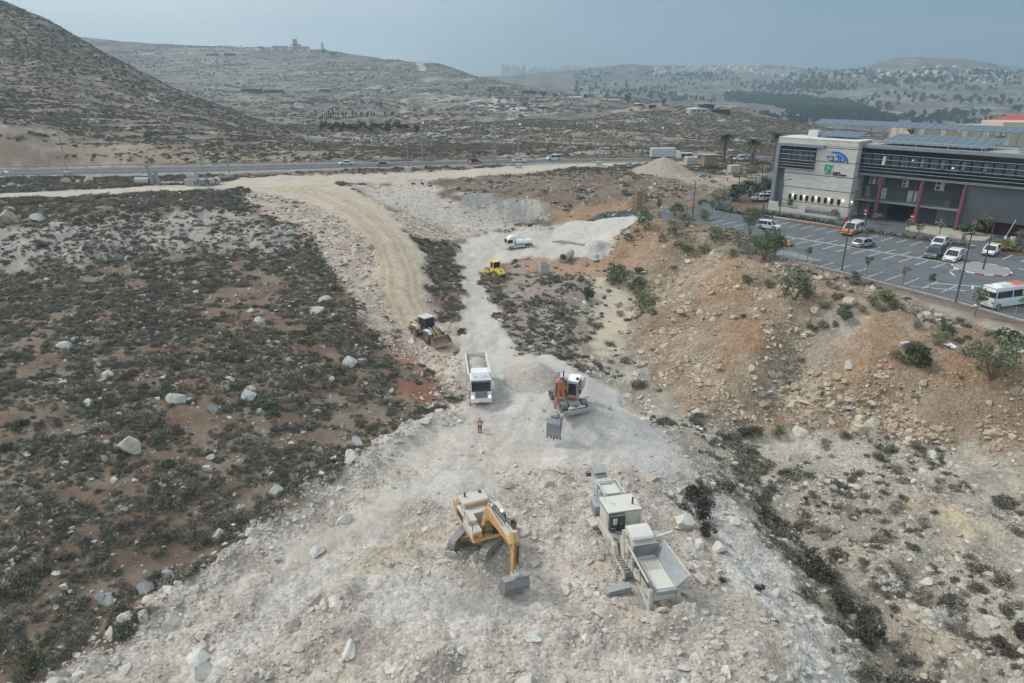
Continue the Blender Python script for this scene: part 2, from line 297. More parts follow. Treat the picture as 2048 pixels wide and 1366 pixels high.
for q in ((640,1300,4,3,.8),(900,1330,5,2.6,.9),(1150,1290,6,2.0,1.0),(1360,1250,5,2.0,1.0),(760,1262,5,1.6,.7),(1000,1262,5,1.5,.75),(1480,1290,4,2.5,.7),(480,1366,3,3,.6)):
    c = PZ(q[0], q[1], 0); H += bump(c, q[2], q[3], q[4]*1.35)*(1+0.5*band(GX, GY, 1.5, 79))
for q in ((470,1120),(560,1062),(640,1000),(720,948),(800,890),(400,1170),(300,1240),(860,850)):
    c = PZ(q[0], q[1], 0.2); H += bump(c, 4.5, 2.2, .95, R(40))*(1+0.4*band(GX, GY, 1.5, 179))
# spurs and gullies of the embankment, the broken bank at lower right
def crest(px, h_, w_):
    global H
    d_ = ldist(np.array([hit(*q)[:2] for q in px]), GX, GY); H = H+h_*np.exp(-(d_/w_)**2)
crest([(1530,548),(1450,585),(1380,620),(1310,652)], 1.3, 3.2); crest([(1690,640),(1720,720),(1700,800)], .9, 3.0); crest([(1900,690),(1890,780),(1860,850)], .9, 3.0)
crest([(930,396),(1000,404),(1080,420)], 1.3, 3.5); crest([(945,440),(1010,447),(1090,446)], -.7, 3.0); crest([(1600,650),(1590,720),(1560,790)], -2.5, 3.2); crest([(1400,490),(1350,540),(1300,600)], -1.5, 3.2); crest([(1820,700),(1800,790)], -.9, 2.6)
crest([(1690,1095),(1770,1175),(1850,1255),(1930,1345)], 1.0, 1.5); crest([(1760,960),(1850,1000),(1960,1060)], .8, 2.0); crest([(1560,1130),(1640,1235),(1720,1350)], .45, 1.2)
H += (GX > 22)*(GY < 80)*(1-M['emb'])*sstep(22, 30, GX)*(band(GX, GY, 7, 170, 3)*.75+band(GX, GY, 2.4, 173)*.25)
# roads pressed into the relief
s = sstep(-5, 0, sd_hw); H = H*(1-s)+(HWZ-.12)*s
lotz = 6.0 + 2.6*sstep(160, 215, GY)
LOTW = M['lot']*(GY < 260)
H = H*(1-LOTW)+lotz*LOTW
# haul road ruts
hl = polyw([(520,372),(640,385),(720,425),(775,478),(800,540),(803,590),(830,650),(880,700)])
dh = ldist(hl, GX, GY); H -= M['haul']*0.13*(np.exp(-((dh-1.3)/.42)**2)+.7*np.exp(-((dh-2.6)/.4)**2))
HH = H
# the asphalt strip and other flat things use ground()
# ---- earth colours (albedo)
def C3(r, g, b): return np.array([r, g, b])
n1 = fbm(GX*.09, GY*.09, 81, 4)[...,None]; n2 = fbm(GX*.45, GY*.45, 83, 4)[...,None]; n3 = fbm(GX*.022, GY*.022, 85, 4)[...,None]
streak = fbm((GX*.8+GY*.6)*.08, (GX*-.6+GY*.8)*.5, 87, 4)[...,None]
def mixc(a, b, t): return a*(1-t)+b*t
col = mixc(C3(.14,.098,.070), C3(.205,.162,.125), sstep(.35,.65,n2*.5+streak*.5))
col = mixc(col, C3(.175,.108,.074), sstep(.50,.68,n1)*.55)
right = (sstep(.0, 6, GX-10-(GY-60)*-.05)*(GY < 118))[...,None]
rb = mixc(C3(.255,.22,.185), C3(.36,.315,.255), sstep(.3,.7,n2)); rb = mixc(rb, C3(.25,.215,.18), sstep(.55,.75,n1)*.7)
col = mixc(col, rb, right*(1-M['emb'][...,None]))
isl = (sstep(0, 3, GX+2)*(GY > 70)*(GY < 140))[...,None]
col = mixc(col, mixc(C3(.26,.205,.165), C3(.34,.29,.25), n2), isl*.8*(1-right))
# far land
farc = mixc(C3(.165,.125,.10), C3(.27,.225,.18), sstep(.35,.65,n2*.35+n1*.65)); farc = mixc(farc, C3(.40,.37,.33), sstep(.56,.70,n1*.6+streak*.4)*.75)
fl = sstep(205,225,GY)[...,None]
hillc = mixc(C3(.135,.105,.085), C3(.215,.175,.14), sstep(.35,.6,n1*.6+n2*.4)); hillc = mixc(hillc, C3(.40,.36,.31), sstep(.62,.70,n1*.5+streak*.5)*.8)
hill = (sstep(0,1,(-40-(GX-0))/60+(-(GY-300))/400)*1.0)[...,None]
ridge = sstep(750, 1400, GY)[...,None]
farc = mixc(farc, mixc(C3(.12,.105,.09), C3(.235,.205,.18), sstep(.4,.6,n3*.5+n1*.5)), ridge*.8)
leftland = sstep(-.02, -.10, GX/GY-(-.30)+(GY-220)/220*.0)[...,None]
col = mixc(col, farc, fl); col = mixc(col, hillc, fl*np.clip(sstep(.12,-.12,GX/GY+.34-np.clip((400-GY)/400,0,.5)*.55),0,1)[...,None]*(GY<620)[...,None])
r1 = fbm(GX*.028, GY*.013, 401, 4)[...,None]; r2 = fbm(GX*.07, GY*.03, 403, 3)[...,None]; r3 = fbm(GX*.004, HH*.16, 405, 4)[...,None]; r4 = fbm(GX*.006, GY*.006, 407, 3)[...,None]
rd = sstep(430, 700, GY)[...,None]
col = mixc(col, C3(.095,.085,.07), rd*sstep(.48,.60,r1*.55+r2*.45)*.75); col = mixc(col, C3(.43,.40,.36), rd*sstep(.54,.63,r1*.3+r3*.4+r2*.3)*.85); col = mixc(col, C3(.24,.165,.125), rd*sstep(.5,.62,r4)*.35)
def lay(k, c, a=1.0):
    global col
    col = mixc(col, c, (M[k]*a)[...,None])
pale = mixc(C3(.365,.31,.265), C3(.455,.40,.35), sstep(.3,.7,n2)); pale = mixc(pale, C3(.43,.36,.285), sstep(.55,.72,n1)*.45)  # pad floor darkened in colour to stand in for shade between the stones
lay('terrace', mixc(C3(.27,.245,.22), C3(.36,.325,.29), n2)); lay('rbflat', C3(.42,.375,.32), .8); lay('yflat', C3(.44,.35,.23), .8)
lay('channel', mixc(C3(.16,.135,.10), C3(.26,.22,.175), n2)); lay('chbank', C3(.42,.335,.24), .8)
lay('emb', mixc(C3(.225,.165,.115), C3(.315,.245,.18), sstep(.3,.7,n2*.6+n1*.4)))
for k in ('embred1','embred2','embred3','embred4','embred5'): lay(k, mixc(C3(.245,.14,.08), C3(.30,.19,.12), n2), .8)
lay('gully', C3(.30,.27,.24), .7); lay('verge', mixc(C3(.17,.115,.08), C3(.24,.175,.13), n2))
lay('cut', mixc(C3(.40,.35,.30), C3(.47,.42,.375), n2)); lay('cliff', mixc(C3(.26,.25,.24), C3(.38,.345,.30), sstep(.4,.6,fbm(GX*.5, GY*.06, 91, 3)[...,None]))); lay('redcut', C3(.34,.215,.14), .85)
lay('haulrock', mixc(C3(.355,.275,.225), C3(.43,.365,.31), sstep(.35,.65,n2))); lay('red1', mixc(C3(.30,.175,.11), C3(.36,.25,.175), n2), .9); lay('tanflat', mixc(C3(.42,.345,.25), C3(.48,.42,.34), n2))
lay('pad', pale); lay('strip', mixc(C3(.40,.37,.335), C3(.49,.46,.425), sstep(.35,.65,n2)))
sm = mixc(C3(.445,.395,.345), C3(.51,.465,.415), sstep(.35,.65,n1*.5+n2*.5)); lay('smooth', sm, .9)
road = (M['pad']*(GY > 78))[...,None]; col = mixc(col, mixc(C3(.45,.405,.36), C3(.525,.485,.44), n2), road)
rk_ = sstep(.42,.58,fbm(GX*.09, GY*.05, 411, 4)); M['rockfield'] *= rk_; M['rockfield2'] *= rk_; lay('rockfield', C3(.50,.49,.47), .9); lay('rockfield2', C3(.46,.45,.43), .8); lay('whitecut', C3(.62,.60,.56))
lay('tanpad', C3(.43,.36,.28), .8); lay('greygravel', mixc(C3(.40,.385,.37), C3(.47,.445,.42), n2), .85); lay('padtrack', C3(.47,.43,.395), .8); lay('dustfloor', C3(.50,.465,.435), .8)
lay('haul', mixc(C3(.405,.335,.26), C3(.46,.395,.32), n2)); 
col = mixc(col, C3(.37,.265,.175), (M['haul']*.7*(np.exp(-((dh-1.3)/.5)**2)+np.exp(-((dh-2.6)/.4)**2)))[...,None])
lay('bench', mixc(C3(.40,.34,.275), C3(.47,.42,.365), n2)); lay('pileyard', mixc(C3(.33,.25,.19), C3(.44,.37,.31), n2), .9)
lay('redpile', C3(.20,.10,.065)); lay('redpile2', C3(.24,.13,.085), .85)
lay('fieldred', C3(.30,.20,.145), .7); lay('track', C3(.44,.37,.29)); lay('scar', mixc(C3(.34,.27,.22), C3(.27,.24,.21), sstep(.35,.65,n1)), .75)
lay('rockcut', mixc(C3(.25,.22,.19), C3(.40,.35,.29), sstep(.35,.65,fbm(GX*.5, GY*.5, 93, 4)[...,None]))); lay('orangecut', mixc(C3(.34,.255,.18), C3(.28,.22,.17), n2), .75)
# pale gravel tracks and scuffs on the working floor
trk = fbm((GX*.4+GY)*.05, (GX-GY*.2)*.5, 95, 3)[...,None]; col = mixc(col, col*.90, sstep(.5,.62,trk)*M['pad'][...,None])
tkl = np.zeros(GX.shape)
for pl_, hw_ in (([(975,835),(940,760),(932,700),(928,640),(922,580),(925,525),(960,495),(1040,478),(1120,466)],1.1),([(960,930),(975,860),(990,790),(960,720)],1.1),([(880,1010),(930,930),(1000,860),(1040,800)],1.2),([(520,1230),(640,1135),(760,1060),(860,1000),(930,920)],1.3),([(1060,1000),(1150,930),(1230,870)],1.1)):
    d_ = ldist(polyw(pl_), GX, GY)+wob*1.2; tkl = np.maximum(tkl, np.exp(-((d_-hw_)/.32)**2))
col = col*(1-.14*(tkl*np.clip(M['pad'], 0, 1))[...,None])
gravel = (1-np.clip(.6*M['smooth']+.85*M['pad']*(GY > 78), 0, .9))*np.clip(M['pad']+M['strip']+M['haulrock']+M['cut']+M['emb']*.8+.35+M['bench']*.4-M['haul']*.75-M['smooth']*.35-M['tanflat']*.7+(GX > 22)*(GY < 80)*.6, 0, 1)
KERB = [PZ(*q, 6.0)[:2] for q in ((1500,492),(1560,510),(1600,523),(1681,543),(1753,561),(1904,600),(2048,640),(2200,690))]
kd = ldist(KERB, GX, GY); n_k = np.interp(GX, [p[0] for p in KERB], [p[1] for p in KERB]); vg = (GY < n_k+.3)*(1-sstep(3.2, 4.6, kd+wob*2))*(GX > 40)*(GX < 80)
col = mixc(col, mixc(C3(.14,.10,.075), C3(.22,.165,.125), n2), (vg*.9)[...,None])
farw = sstep(240, 480, GY)
# ---- mesh
def grid_mesh(name, X, Y, Z):
    nv, nu = X.shape; me = bpy.data.meshes.new(name)
    co = np.stack([X, Y, Z], -1).reshape(-1, 3).astype(np.float32)
    ii = np.arange(nv*nu).reshape(nv, nu)
    f = np.stack([ii[:-1,:-1], ii[:-1,1:], ii[1:,1:], ii[1:,:-1]], -1).reshape(-1, 4)
    me.vertices.add(len(co)); me.vertices.foreach_set('co', co.ravel())
    me.loops.add(f.size); me.loops.foreach_set('vertex_index', f.ravel().astype(np.int32))
    me.polygons.add(len(f)); me.polygons.foreach_set('loop_start', np.arange(0, f.size, 4, dtype=np.int32))
    me.polygons.foreach_set('use_smooth', np.ones(len(f), bool)); me.update(calc_edges=True); me.validate()
    return me
def put_attr(me, name, arr):
    if arr.ndim == 3:
        a = me.attributes.new(name, 'FLOAT_COLOR', 'POINT'); v = np.ones((arr.shape[0]*arr.shape[1], 4), np.float32); v[:,:3] = arr.reshape(-1, 3); a.data.foreach_set('color', v.ravel())
    else:
        a = me.attributes.new(name, 'FLOAT', 'POINT'); a.data.foreach_set('value', arr.astype(np.float32).ravel())
class NB:
    """small node-building helper"""
    def __init__(s, name):
        s.m = bpy.data.materials.new(name); s.m.use_nodes = True; s.t = s.m.node_tree; s.b = s.t.nodes['Principled BSDF']
    def n(s, ty, **kw):
        x = s.t.nodes.new('ShaderNode'+ty)
        for k, v in kw.items(): setattr(x, k, v)
        return x
    def l(s, a, b): s.t.links.new(a, b)
    def val(s, sock, v):
        if isinstance(v, (int, float, tuple, list)): sock.default_value = v
        else: s.l(v, sock)
    def math(s, op, a, b=0.0, cl=False):
        x = s.n('Math', operation=op, use_clamp=cl); s.val(x.inputs[0], a); s.val(x.inputs[1], b); return x.outputs[0]
    def noise(s, vec, scale, detail=3, rough=.55):
        x = s.n('TexNoise'); s.l(vec, x.inputs[0]); x.inputs['Scale'].default_value = scale; x.inputs['Detail'].default_value = detail; x.inputs['Roughness'].default_value = rough; return x.outputs[0]
    def rng(s, v, a, b, c, d):
        x = s.n('MapRange'); s.val(x.inputs[0], v)
        for i, q in enumerate((a, b, c, d)): x.inputs[i+1].default_value = q
        return x.outputs[0]
    def mix(s, t, a, b, blend='MIX'):
        x = s.n('Mix', data_type='RGBA', blend_type=blend); s.val(x.inputs[0], t)
        for i, q in ((6, a), (7, b)): s.val(x.inputs[i], q if not isinstance(q, (tuple, list)) or len(q) == 4 else tuple(q)+(1,))
        return x.outputs[2]
    def bump(s, h, dist, st=1.0):
        x = s.n('Bump'); x.inputs['Distance'].default_value = dist; x.inputs['Strength'].default_value = st; s.l(h, x.inputs['Height']); s.l(x.outputs[0], s.b.inputs['Normal'])
def ground_mat():
    g = NB('earth'); b = g.b; b.inputs['Roughness'].default_value = .95; b.inputs['Specular IOR Level'].default_value = .15
    pos = g.n('NewGeometry').outputs['Position']; c = g.n('Attribute', attribute_name='Col').outputs['Color']
    gr = g.n('Attribute', attribute_name='gravel').outputs['Fac']; fr = g.n('Attribute', attribute_name='far').outputs['Fac']
    v = g.n('TexVoronoi'); g.l(pos, v.inputs['Vector']); v.inputs['Scale'].default_value = 3.2; v.inputs['Randomness'].default_value = 1
    v2 = g.n('TexVoronoi'); g.l(pos, v2.inputs['Vector']); v2.inputs['Scale'].default_value = 8.0
    bw = g.n('RGBToBW'); g.l(v.outputs['Color'], bw.inputs[0]); bw2 = g.n('RGBToBW'); g.l(v2.outputs['Color'], bw2.inputs[0])
    # individual stones: own tint per cell, dark gaps
    st = g.math('ADD', g.rng(bw.outputs[0], .2, .8, -.17, .20), g.rng(bw2.outputs[0], .2, .8, -.13, .15))
    nz = g.math('ADD', g.rng(g.noise(pos, .9, 6, .62), .3, .7, -.17, .17), g.rng(g.noise(pos, .13, 4), .3, .7, -.10, .10))
    nz = g.math('MULTIPLY', nz, g.math('ADD', g.rng(gr, 0, .6, .4, 1), fr, True))
    k = g.math('ADD', 1.0, g.math('ADD', nz, g.math('MULTIPLY', st, g.math('MULTIPLY', gr, g.math('SUBTRACT', 1.0, fr, True)))))
    sc = g.n('VectorMath', operation='SCALE'); g.l(c, sc.inputs[0]); g.l(k, sc.inputs['Scale'])
    # far land: shrub dots, outcrops and terraces
    mp = g.n('Mapping'); mp.inputs['Scale'].default_value = (1, .55, 1.6); g.l(pos, mp.inputs[0])
    dots = g.rng(g.noise(mp.outputs[0], .16, 6, .75), .50, .60, 0, 1)
    outc = g.rng(g.noise(mp.outputs[0], .06, 7, .72), .585, .66, 0, 1)
    m2 = g.n('Mapping'); m2.inputs['Scale'].default_value = (1, .5, 3.2); g.l(pos, m2.inputs[0])
    dist = g.n('CameraData') if False else None
    dot2 = g.rng(g.noise(m2.outputs[0], .035, 9, .80), .48, .58, 0, 1); terr = g.rng(g.noise(m2.outputs[0], .012, 8, .78), .55, .66, 0, 1)
    fc = g.mix(g.math('MULTIPLY', dots, .62), sc.outputs[0], (.075, .068, .055)); fc = g.mix(g.math('MULTIPLY', dot2, .8), fc, (.085, .08, .068)); fc = g.mix(g.math('MULTIPLY', terr, .75), fc, (.40, .37, .33)); fc = g.mix(g.math('MULTIPLY', outc, .75), fc, (.47, .45, .42))
    out = g.mix(fr, sc.outputs[0], fc); g.l(out, b.inputs['Base Color'])
    h = g.math('ADD', g.math('MULTIPLY', g.math('SUBTRACT', .35, v.outputs['Distance']), g.math('MULTIPLY', gr, .5)), g.math('MULTIPLY', g.noise(pos, 2.6, 7, .65), g.rng(gr, 0, .5, .12, .55)))
    g.bump(h, .22, .85); return g.m
gme = grid_mesh('ground', GX, GY, HH); put_attr(gme, 'Col', np.clip(col, 0.02, .8)); put_attr(gme, 'gravel', gravel); put_attr(gme, 'far', farw)
gob = bpy.data.objects.new('ground', gme); COL.objects.link(gob); gme.materials.append(ground_mat()); gob['kind'] = 'structure'
# ================================================================== helpers for things
def link(name, me, parent=None):
    o = bpy.data.objects.new(name, me); COL.objects.link(o)
    if parent is not None: o.parent = parent
    return o
def tag(o, label=None, cat=None, group=None, kind=None):
    for k, v in (('label', label), ('category', cat), ('group', group), ('kind', kind)):
        if v: o[k] = v
    return o
def np_mesh(name, V, Fc, mat=None, smooth=False):
    me = bpy.data.meshes.new(name); me.from_pydata([tuple(map(float, v)) for v in V], [], [tuple(map(int, f)) for f in Fc])
    if mat: me.materials.append(mat)
    if smooth: me.polygons.foreach_set('use_smooth', [True]*len(me.polygons))
    me.update(); return me
# ================================================================== SHRUBS AND STONES
rng = np.random.default_rng(7)
def tint_mat(name, rough, var, scale, bumpd):
    g = NB(name); b = g.b; b.inputs['Roughness'].default_value = rough; b.inputs['Specular IOR Level'].default_value = .15
    t = g.n('Attribute', attribute_type='INSTANCER', attribute_name='tint'); oi = g.n('ObjectInfo'); tcn = g.n('TexCoord')
    nz = g.noise(tcn.outputs['Object'], scale, 5, .65)
    k = g.math('ADD', g.rng(nz, .3, .7, 1-var, 1+var), g.rng(oi.outputs['Random'], 0, 1, -.13, .13))
    sc = g.n('VectorMath', operation='SCALE'); g.l(t.outputs['Color'], sc.inputs[0]); g.l(k, sc.inputs['Scale']); g.l(sc.outputs[0], b.inputs['Base Color'])
    if bumpd: g.bump(nz, bumpd, .8)
    return g.m
M_ROCK = tint_mat('limestone', .92, .20, 1.6, .12); M_SHRUB = tint_mat('dry_scrub', .95, .35, 3.0, 0)
def rock_mesh(seed, flat=1.0, sub=3):
    r = np.random.default_rng(seed); bm = bmesh.new(); bmesh.ops.create_icosphere(bm, subdivisions=sub, radius=1)
    V = np.array([v.co[:] for v in bm.verts]); V *= np.array([1, r.uniform(.65,.95), r.uniform(.55,.8)*flat])
    for _ in range(9):
        n = r.normal(size=3); n /= np.linalg.norm(n); d = r.uniform(.38,.68)*(1 if abs(n[2]) < .6 else .75*flat+.1)
        o = V@n-d; V -= np.outer(np.maximum(o, 0)*.93, n)
    q = V*2.1+seed; V += V*((fbm(q[:,0]+q[:,2], q[:,1]-q[:,2]*.7, seed, 3)-.5)*.30)[:,None]
    V[:,2] -= V[:,2].min()*.45
    for v, c_ in zip(bm.verts, V): v.co = c_
    me = bpy.data.meshes.new('boulder'); bm.to_mesh(me); bm.free(); me.materials.append(M_ROCK); return me
def shrub_mesh(seed, n=420):
    """low thorny cushion: many short twigs over an uneven dark base"""
    r = np.random.default_rng(seed); V = []; Fc = []
    lobes = [(r.uniform(-.6,.6), r.uniform(-.6,.6), r.uniform(.32,.62)) for _ in range(6)]
    for i in range(n):
        lx, ly, lr = lobes[r.integers(len(lobes))]
        a = r.uniform(0, 2*math.pi); e_ = math.asin(r.uniform(0, 1)); d = np.array([math.cos(a)*math.cos(e_), math.sin(a)*math.cos(e_), math.sin(e_)*1.0])
        p = np.array([lx, ly, 0])+d*lr*r.uniform(.45, .95); t = np.cross(d, r.normal(size=3)); t /= np.linalg.norm(t)
        s_ = r.uniform(.04, .11); ln = r.uniform(.07,.20); tip = p+(d+r.normal(size=3)*.45)*ln; k = len(V)
        V += [p-t*s_, p+t*s_, tip]; Fc.append([k, k+1, k+2])
    V = np.array(V); V[:,2] -= .04; return np_mesh('shrub', V, Fc, M_SHRUB)
ROCKS = [rock_mesh(11+i, (1.0,.8,1.1,.6,.9,.5)[i]) for i in range(6)]
SHRUBS = [shrub_mesh(31+i) for i in range(4)]
GRAD = None
def cand(n, y0, y1, u=1.02):
    Y = np.sqrt(rng.uniform(y0*y0, y1*y1, n)); return rng.uniform(-u, u, n)*Y, Y
def area(y0, y1, u=1.02): return u*(y1*y1-y0*y0)
A_ = lambda k, x, y: bil(M[k], x, y)
def zone_fields(x, y):
    z = {k: A_(k, x, y) for k in ('pad','strip','smooth','haul','haulrock','bench','cut','cliff','emb','red1','tanflat','gully','verge','lot','terrace','channel','chbank','rbflat','yflat','redcut','rockcut','pileyard','redpile','orangecut','tanpad','padtrack','dustfloor','greygravel')}
    z['hw'] = (bil(sd_hw, x, y) > -2.0).astype(float); return z
def scatter(kind, y0, y1, cap):
    n = int(area(y0, y1)*cap); x, y = cand(n, y0, y1); z = zone_fields(x, y)
    c1 = fbm(x*.16, y*.16, 101, 3); c2 = fbm(x*.6, y*.6, 103, 2); st = fbm((x*.8+y*.6)*.07, (-x*.6+y*.8)*.30, 105, 3); c3 = fbm(x*.03, y*.03, 107, 3)
    made = np.clip(z['pad']*1.3+z['haul']*2+z['bench']*1.5+z['lot']*3+z['hw']*3+z['tanflat']*.9+z['strip']*.95+z['red1']*.8, 0, 1); nat_ = 1-made
    rightside = (x > 12-(y-60)*.05) & (y < 118); back = y > 205; isl_ = (x > -4) & (y < 142) & ~rightside
    d = np.zeros(n); s0 = np.full(n, .5); tint = np.zeros((n,3)); lab = np.zeros(n, int)
    if kind == 'shrub':
        left = nat_*(1-z['haulrock']*.97)*(1-z['cut']*.9)*(1-z['cliff'])*(1-z['rockcut'])
        d = left*(.35+.65*sstep(.30,.50,c1*.4+st*.4+c2*.2))*sstep(.31,.49,c2*.55+c1*.45)*7.0
        d = np.where(rightside, nat_*.95*sstep(.42,.56,c1*.6+c2*.4), d); d = np.where(isl_ & (y > 70), left*2.6*sstep(.36,.52,c1*.6+c2*.4), d)
        d = np.where(back, left*sstep(.38,.54,c1*.3+c3*.3+st*.4)*(1-z['orangecut']*.7)*1.3, d)
        bank = (y > 143) & (y < 205) & (x > -45); d = np.where(bank, left*.40*sstep(.5,.62,c1), d)
        d *= 1-z['terrace']*.55; d = np.maximum(d, z['channel']*1.9*sstep(.28,.42,c2*.5+c1*.5)); d *= 1-z['emb']*.93; d *= 1-z['rbflat']*.8; d *= 1-z['yflat']*.85; d *= 1-z['redpile']; d *= 1-z['chbank']*.8
        d = np.maximum(d, z['verge']*.10*(1-z['lot']))
        s0 = rng.lognormal(math.log(.29), .48, n)*np.where(rightside, 1.6, 1)*np.where(isl_, 1.15, 1)*np.where(z['channel'] > .4, 1.35, 1)*np.where((y > 143) & (y < 205), 1.5, 1)*np.where(y > 215, 1.75, 1)*np.where(y > 400, 1.4, 1); s0 = np.where(y > 650, rng.uniform(1.3,3.4,n), np.minimum(s0, 1.25)); d = np.where(y > 650, .013*sstep(.42,.58,c3*.5+fbm(x*.012,y*.012,131,3)*.5), d)
        q = rng.uniform(0, 1, n)[:,None]; tint = np.array([.155,.142,.115])*(1-q**1.2)+np.array([.33,.295,.24])*q**1.2
        g_ = (rng.uniform(0,1,n) < .10)[:,None]; tint = np.where(g_, np.array([.15,.16,.105]), tint); g2 = (rng.uniform(0,1,n) < .22)[:,None]*(s0 < .30)[:,None]; tint = np.where(g2, np.array([.33,.275,.19]), tint)
        lab = np.where(z['channel'] > .4, 1, np.where(rightside, 2, np.where(isl_, 3, np.where(z['emb'] > .5, 4, np.where(back, 5, 0)))))
    else:
        rub = np.clip(z['pad']+z['strip'], 0, 1)*(1-.96*z['smooth'])*(1-.995*(z['pad']*(y > 80)))
        edge = np.clip(1-np.abs(bil(zsd_pad, x, y))/3.2, 0, 1)*(y < 79)
        rub = rub*(1-.85*np.clip(z['tanpad']+z['padtrack']+z['dustfloor'], 0, 1)); d = rub*(2.2+9.5*sstep(.46,.62,c1*.55+c2*.45)) + edge*9*(x < 8)
        d = np.maximum(d, z['haulrock']*(1-z['haul'])*6.0*sstep(.3,.6,c2*.6+c1*.4)); d = np.maximum(d, z['cut']*(1-z['bench'])*4.0*(1-z['cliff']))
        embd = z['emb']*(1-z['verge'])*7.5*sstep(.32,.58,c2*.35+c1*.65)*np.where(bil(HH,x,y) < 2.5, 1.25, .55); d = np.maximum(d, embd*(1-z['red1']))
        hs = nat_*(.9+4.2*sstep(.56,.68,c1*.6+c2*.4)); d = np.where(rightside & (z['emb'] < .5) & (z['pad'] < .5), np.maximum(nat_*(2.6+7.5*sstep(.42,.60,c2*.5+c1*.5))*(1-z['rbflat']*.7)*(1-z['yflat']*.8), d*z['strip']), np.maximum(d, hs*(1-z['emb'])))
        d = np.where(back, nat_*.06*sstep(.52,.64,c1*.5+st*.5), d); d *= (1-.9*z['lot'])*(1-z['hw'])*(1-z['bench']*.8)*(1-z['haul']*.97)
        d = np.where(z['terrace'] > .4, 1.2*sstep(.42,.62,c2), d)
        u_ = rng.uniform(0, 1, n); s0 = .105*(1-u_*.994)**(-1/2.45)
        s0 *= np.where(z['emb'] > .5, np.where(bil(HH,x,y) < -.8, 2.2, 1.35), 1)*np.where(((z['pad'] > .5) | (z['strip'] > .5)), 1.12, 1)*np.where(edge > .3, 1.2, 1)*np.where(z['terrace'] > .4, 1.45, 1)
        hill_ = (nat_ > .5) & ~rightside & (z['emb'] < .5) & (z['haulrock'] < .3) & (z['cut'] < .3) & (edge < .2)
        s0 *= np.where(hill_, 1.15, 1)*np.where(back, 2.6, 1)*(1-.1*z['cut'])*(1+.55*z['haulrock']); s0 = np.clip(s0, .07, np.where(back, 1.3, np.where(hill_, .7, np.where(z['emb'] > .5, 1.0, .85))))
        q = rng.uniform(0, 1, n)[:,None]
        padt = np.array([.45,.395,.345])*(1-q)+np.array([.58,.535,.485])*q; embt = np.array([.36,.27,.185])*(1-q)+np.array([.50,.43,.345])*q
        hilt = np.array([.30,.285,.26])*(1-q)+np.array([.50,.485,.46])*q; bankt = np.array([.40,.36,.31])*(1-q)+np.array([.55,.51,.46])*q; hrt = np.array([.45,.355,.285])*(1-q)+np.array([.60,.53,.46])*q
        tint = padt.copy(); tint = np.where(hill_[:,None] | (z['terrace'] > .4)[:,None], hilt, tint); tint = np.where((rightside & (z['pad'] < .5) & (z['strip'] < .5))[:,None], bankt, tint)
        tint = np.where((z['emb'] > .5)[:,None], embt, tint); tint = np.where((z['haulrock'] > .4)[:,None], hrt, tint)
        lab = np.where(z['emb'] > .5, 1, np.where(hill_, 2, np.where(z['haulrock'] > .4, 3, np.where(edge > .3, 4, np.where(rightside & (z['pad'] < .5), 5, 0)))))
    keep = rng.uniform(0, 1, n)*cap < d
    x, y, s0, tint, lab = x[keep], y[keep], s0[keep], tint[keep], lab[keep]
    return x, y, s0, tint, lab, d[keep]
zsd_pad = zone_sd(zw['pad'], 12)
def gather(kind, bands):
    out = [scatter(kind, *b) for b in bands]; return [np.concatenate([o[i] for o in out]) for i in range(5)]
def points_object(name, P, scl, rot, idx, tint, sources, label, cat):
    me = bpy.data.meshes.new(name); me.vertices.add(len(P)); me.vertices.foreach_set('co', P.astype(np.float32).ravel())
    for an, ty, key, arr in (('scl','FLOAT_VECTOR','vector',scl), ('rot','FLOAT_VECTOR','vector',rot), ('tint','FLOAT_VECTOR','vector',tint)):
        a = me.attributes.new(an, ty, 'POINT'); a.data.foreach_set(key, arr.astype(np.float32).ravel())
    a = me.attributes.new('idx', 'INT', 'POINT'); a.data.foreach_set('value', idx.astype(np.int32))
    o = link(name, me); gn = bpy.data.node_groups.new(name+'_layout', 'GeometryNodeTree')
    gn.interface.new_socket('Geometry', in_out='INPUT', socket_type='NodeSocketGeometry'); gn.interface.new_socket('Geometry', in_out='OUTPUT', socket_type='NodeSocketGeometry')
    nn = gn.nodes.new; gi = nn('NodeGroupInput'); go_ = nn('NodeGroupOutput'); io = nn('GeometryNodeInstanceOnPoints'); jn = nn('GeometryNodeJoinGeometry')
    for s_ in sources:
        ob = nn('GeometryNodeObjectInfo'); ob.inputs['Object'].default_value = s_; ob.inputs['As Instance'].default_value = True; ob.transform_space = 'ORIGINAL'; gn.links.new(ob.outputs['Geometry'], jn.inputs[0])
    def na(nm, ty):
        q = nn('GeometryNodeInputNamedAttribute'); q.data_type = ty; q.inputs['Name'].default_value = nm; return q.outputs['Attribute']
    er = nn('FunctionNodeEulerToRotation'); gn.links.new(na('rot','FLOAT_VECTOR'), er.inputs[0])
    gn.links.new(gi.outputs[0], io.inputs['Points']); gn.links.new(jn.outputs[0], io.inputs['Instance']); io.inputs['Pick Instance'].default_value = True
    gn.links.new(na('idx','INT'), io.inputs['Instance Index']); gn.links.new(er.outputs[0], io.inputs['Rotation']); gn.links.new(na('scl','FLOAT_VECTOR'), io.inputs['Scale']); gn.links.new(io.outputs[0], go_.inputs[0])
    md = o.modifiers.new('layout', 'NODES'); md.node_group = gn; tag(o, label, cat, kind='stuff'); return o
SH_LAB = {0:('low grey-brown thorny shrub on the stony left hillside','shrubs on the left hillside'),1:('dark bushy shrub in the narrow drainage ditch right of the pad','shrubs in the ditch'),
 2:('dark rounded shrub on the pale stony bank at lower right','shrubs on the right bank'),3:('low grey shrub on the scrubby ground between road and embankment','shrubs beside the valley road'),
 4:('small shrub on the tan rock-fill embankment','shrubs on the embankment'),5:('dark shrub on the slope behind the highway','shrubs behind the highway')}
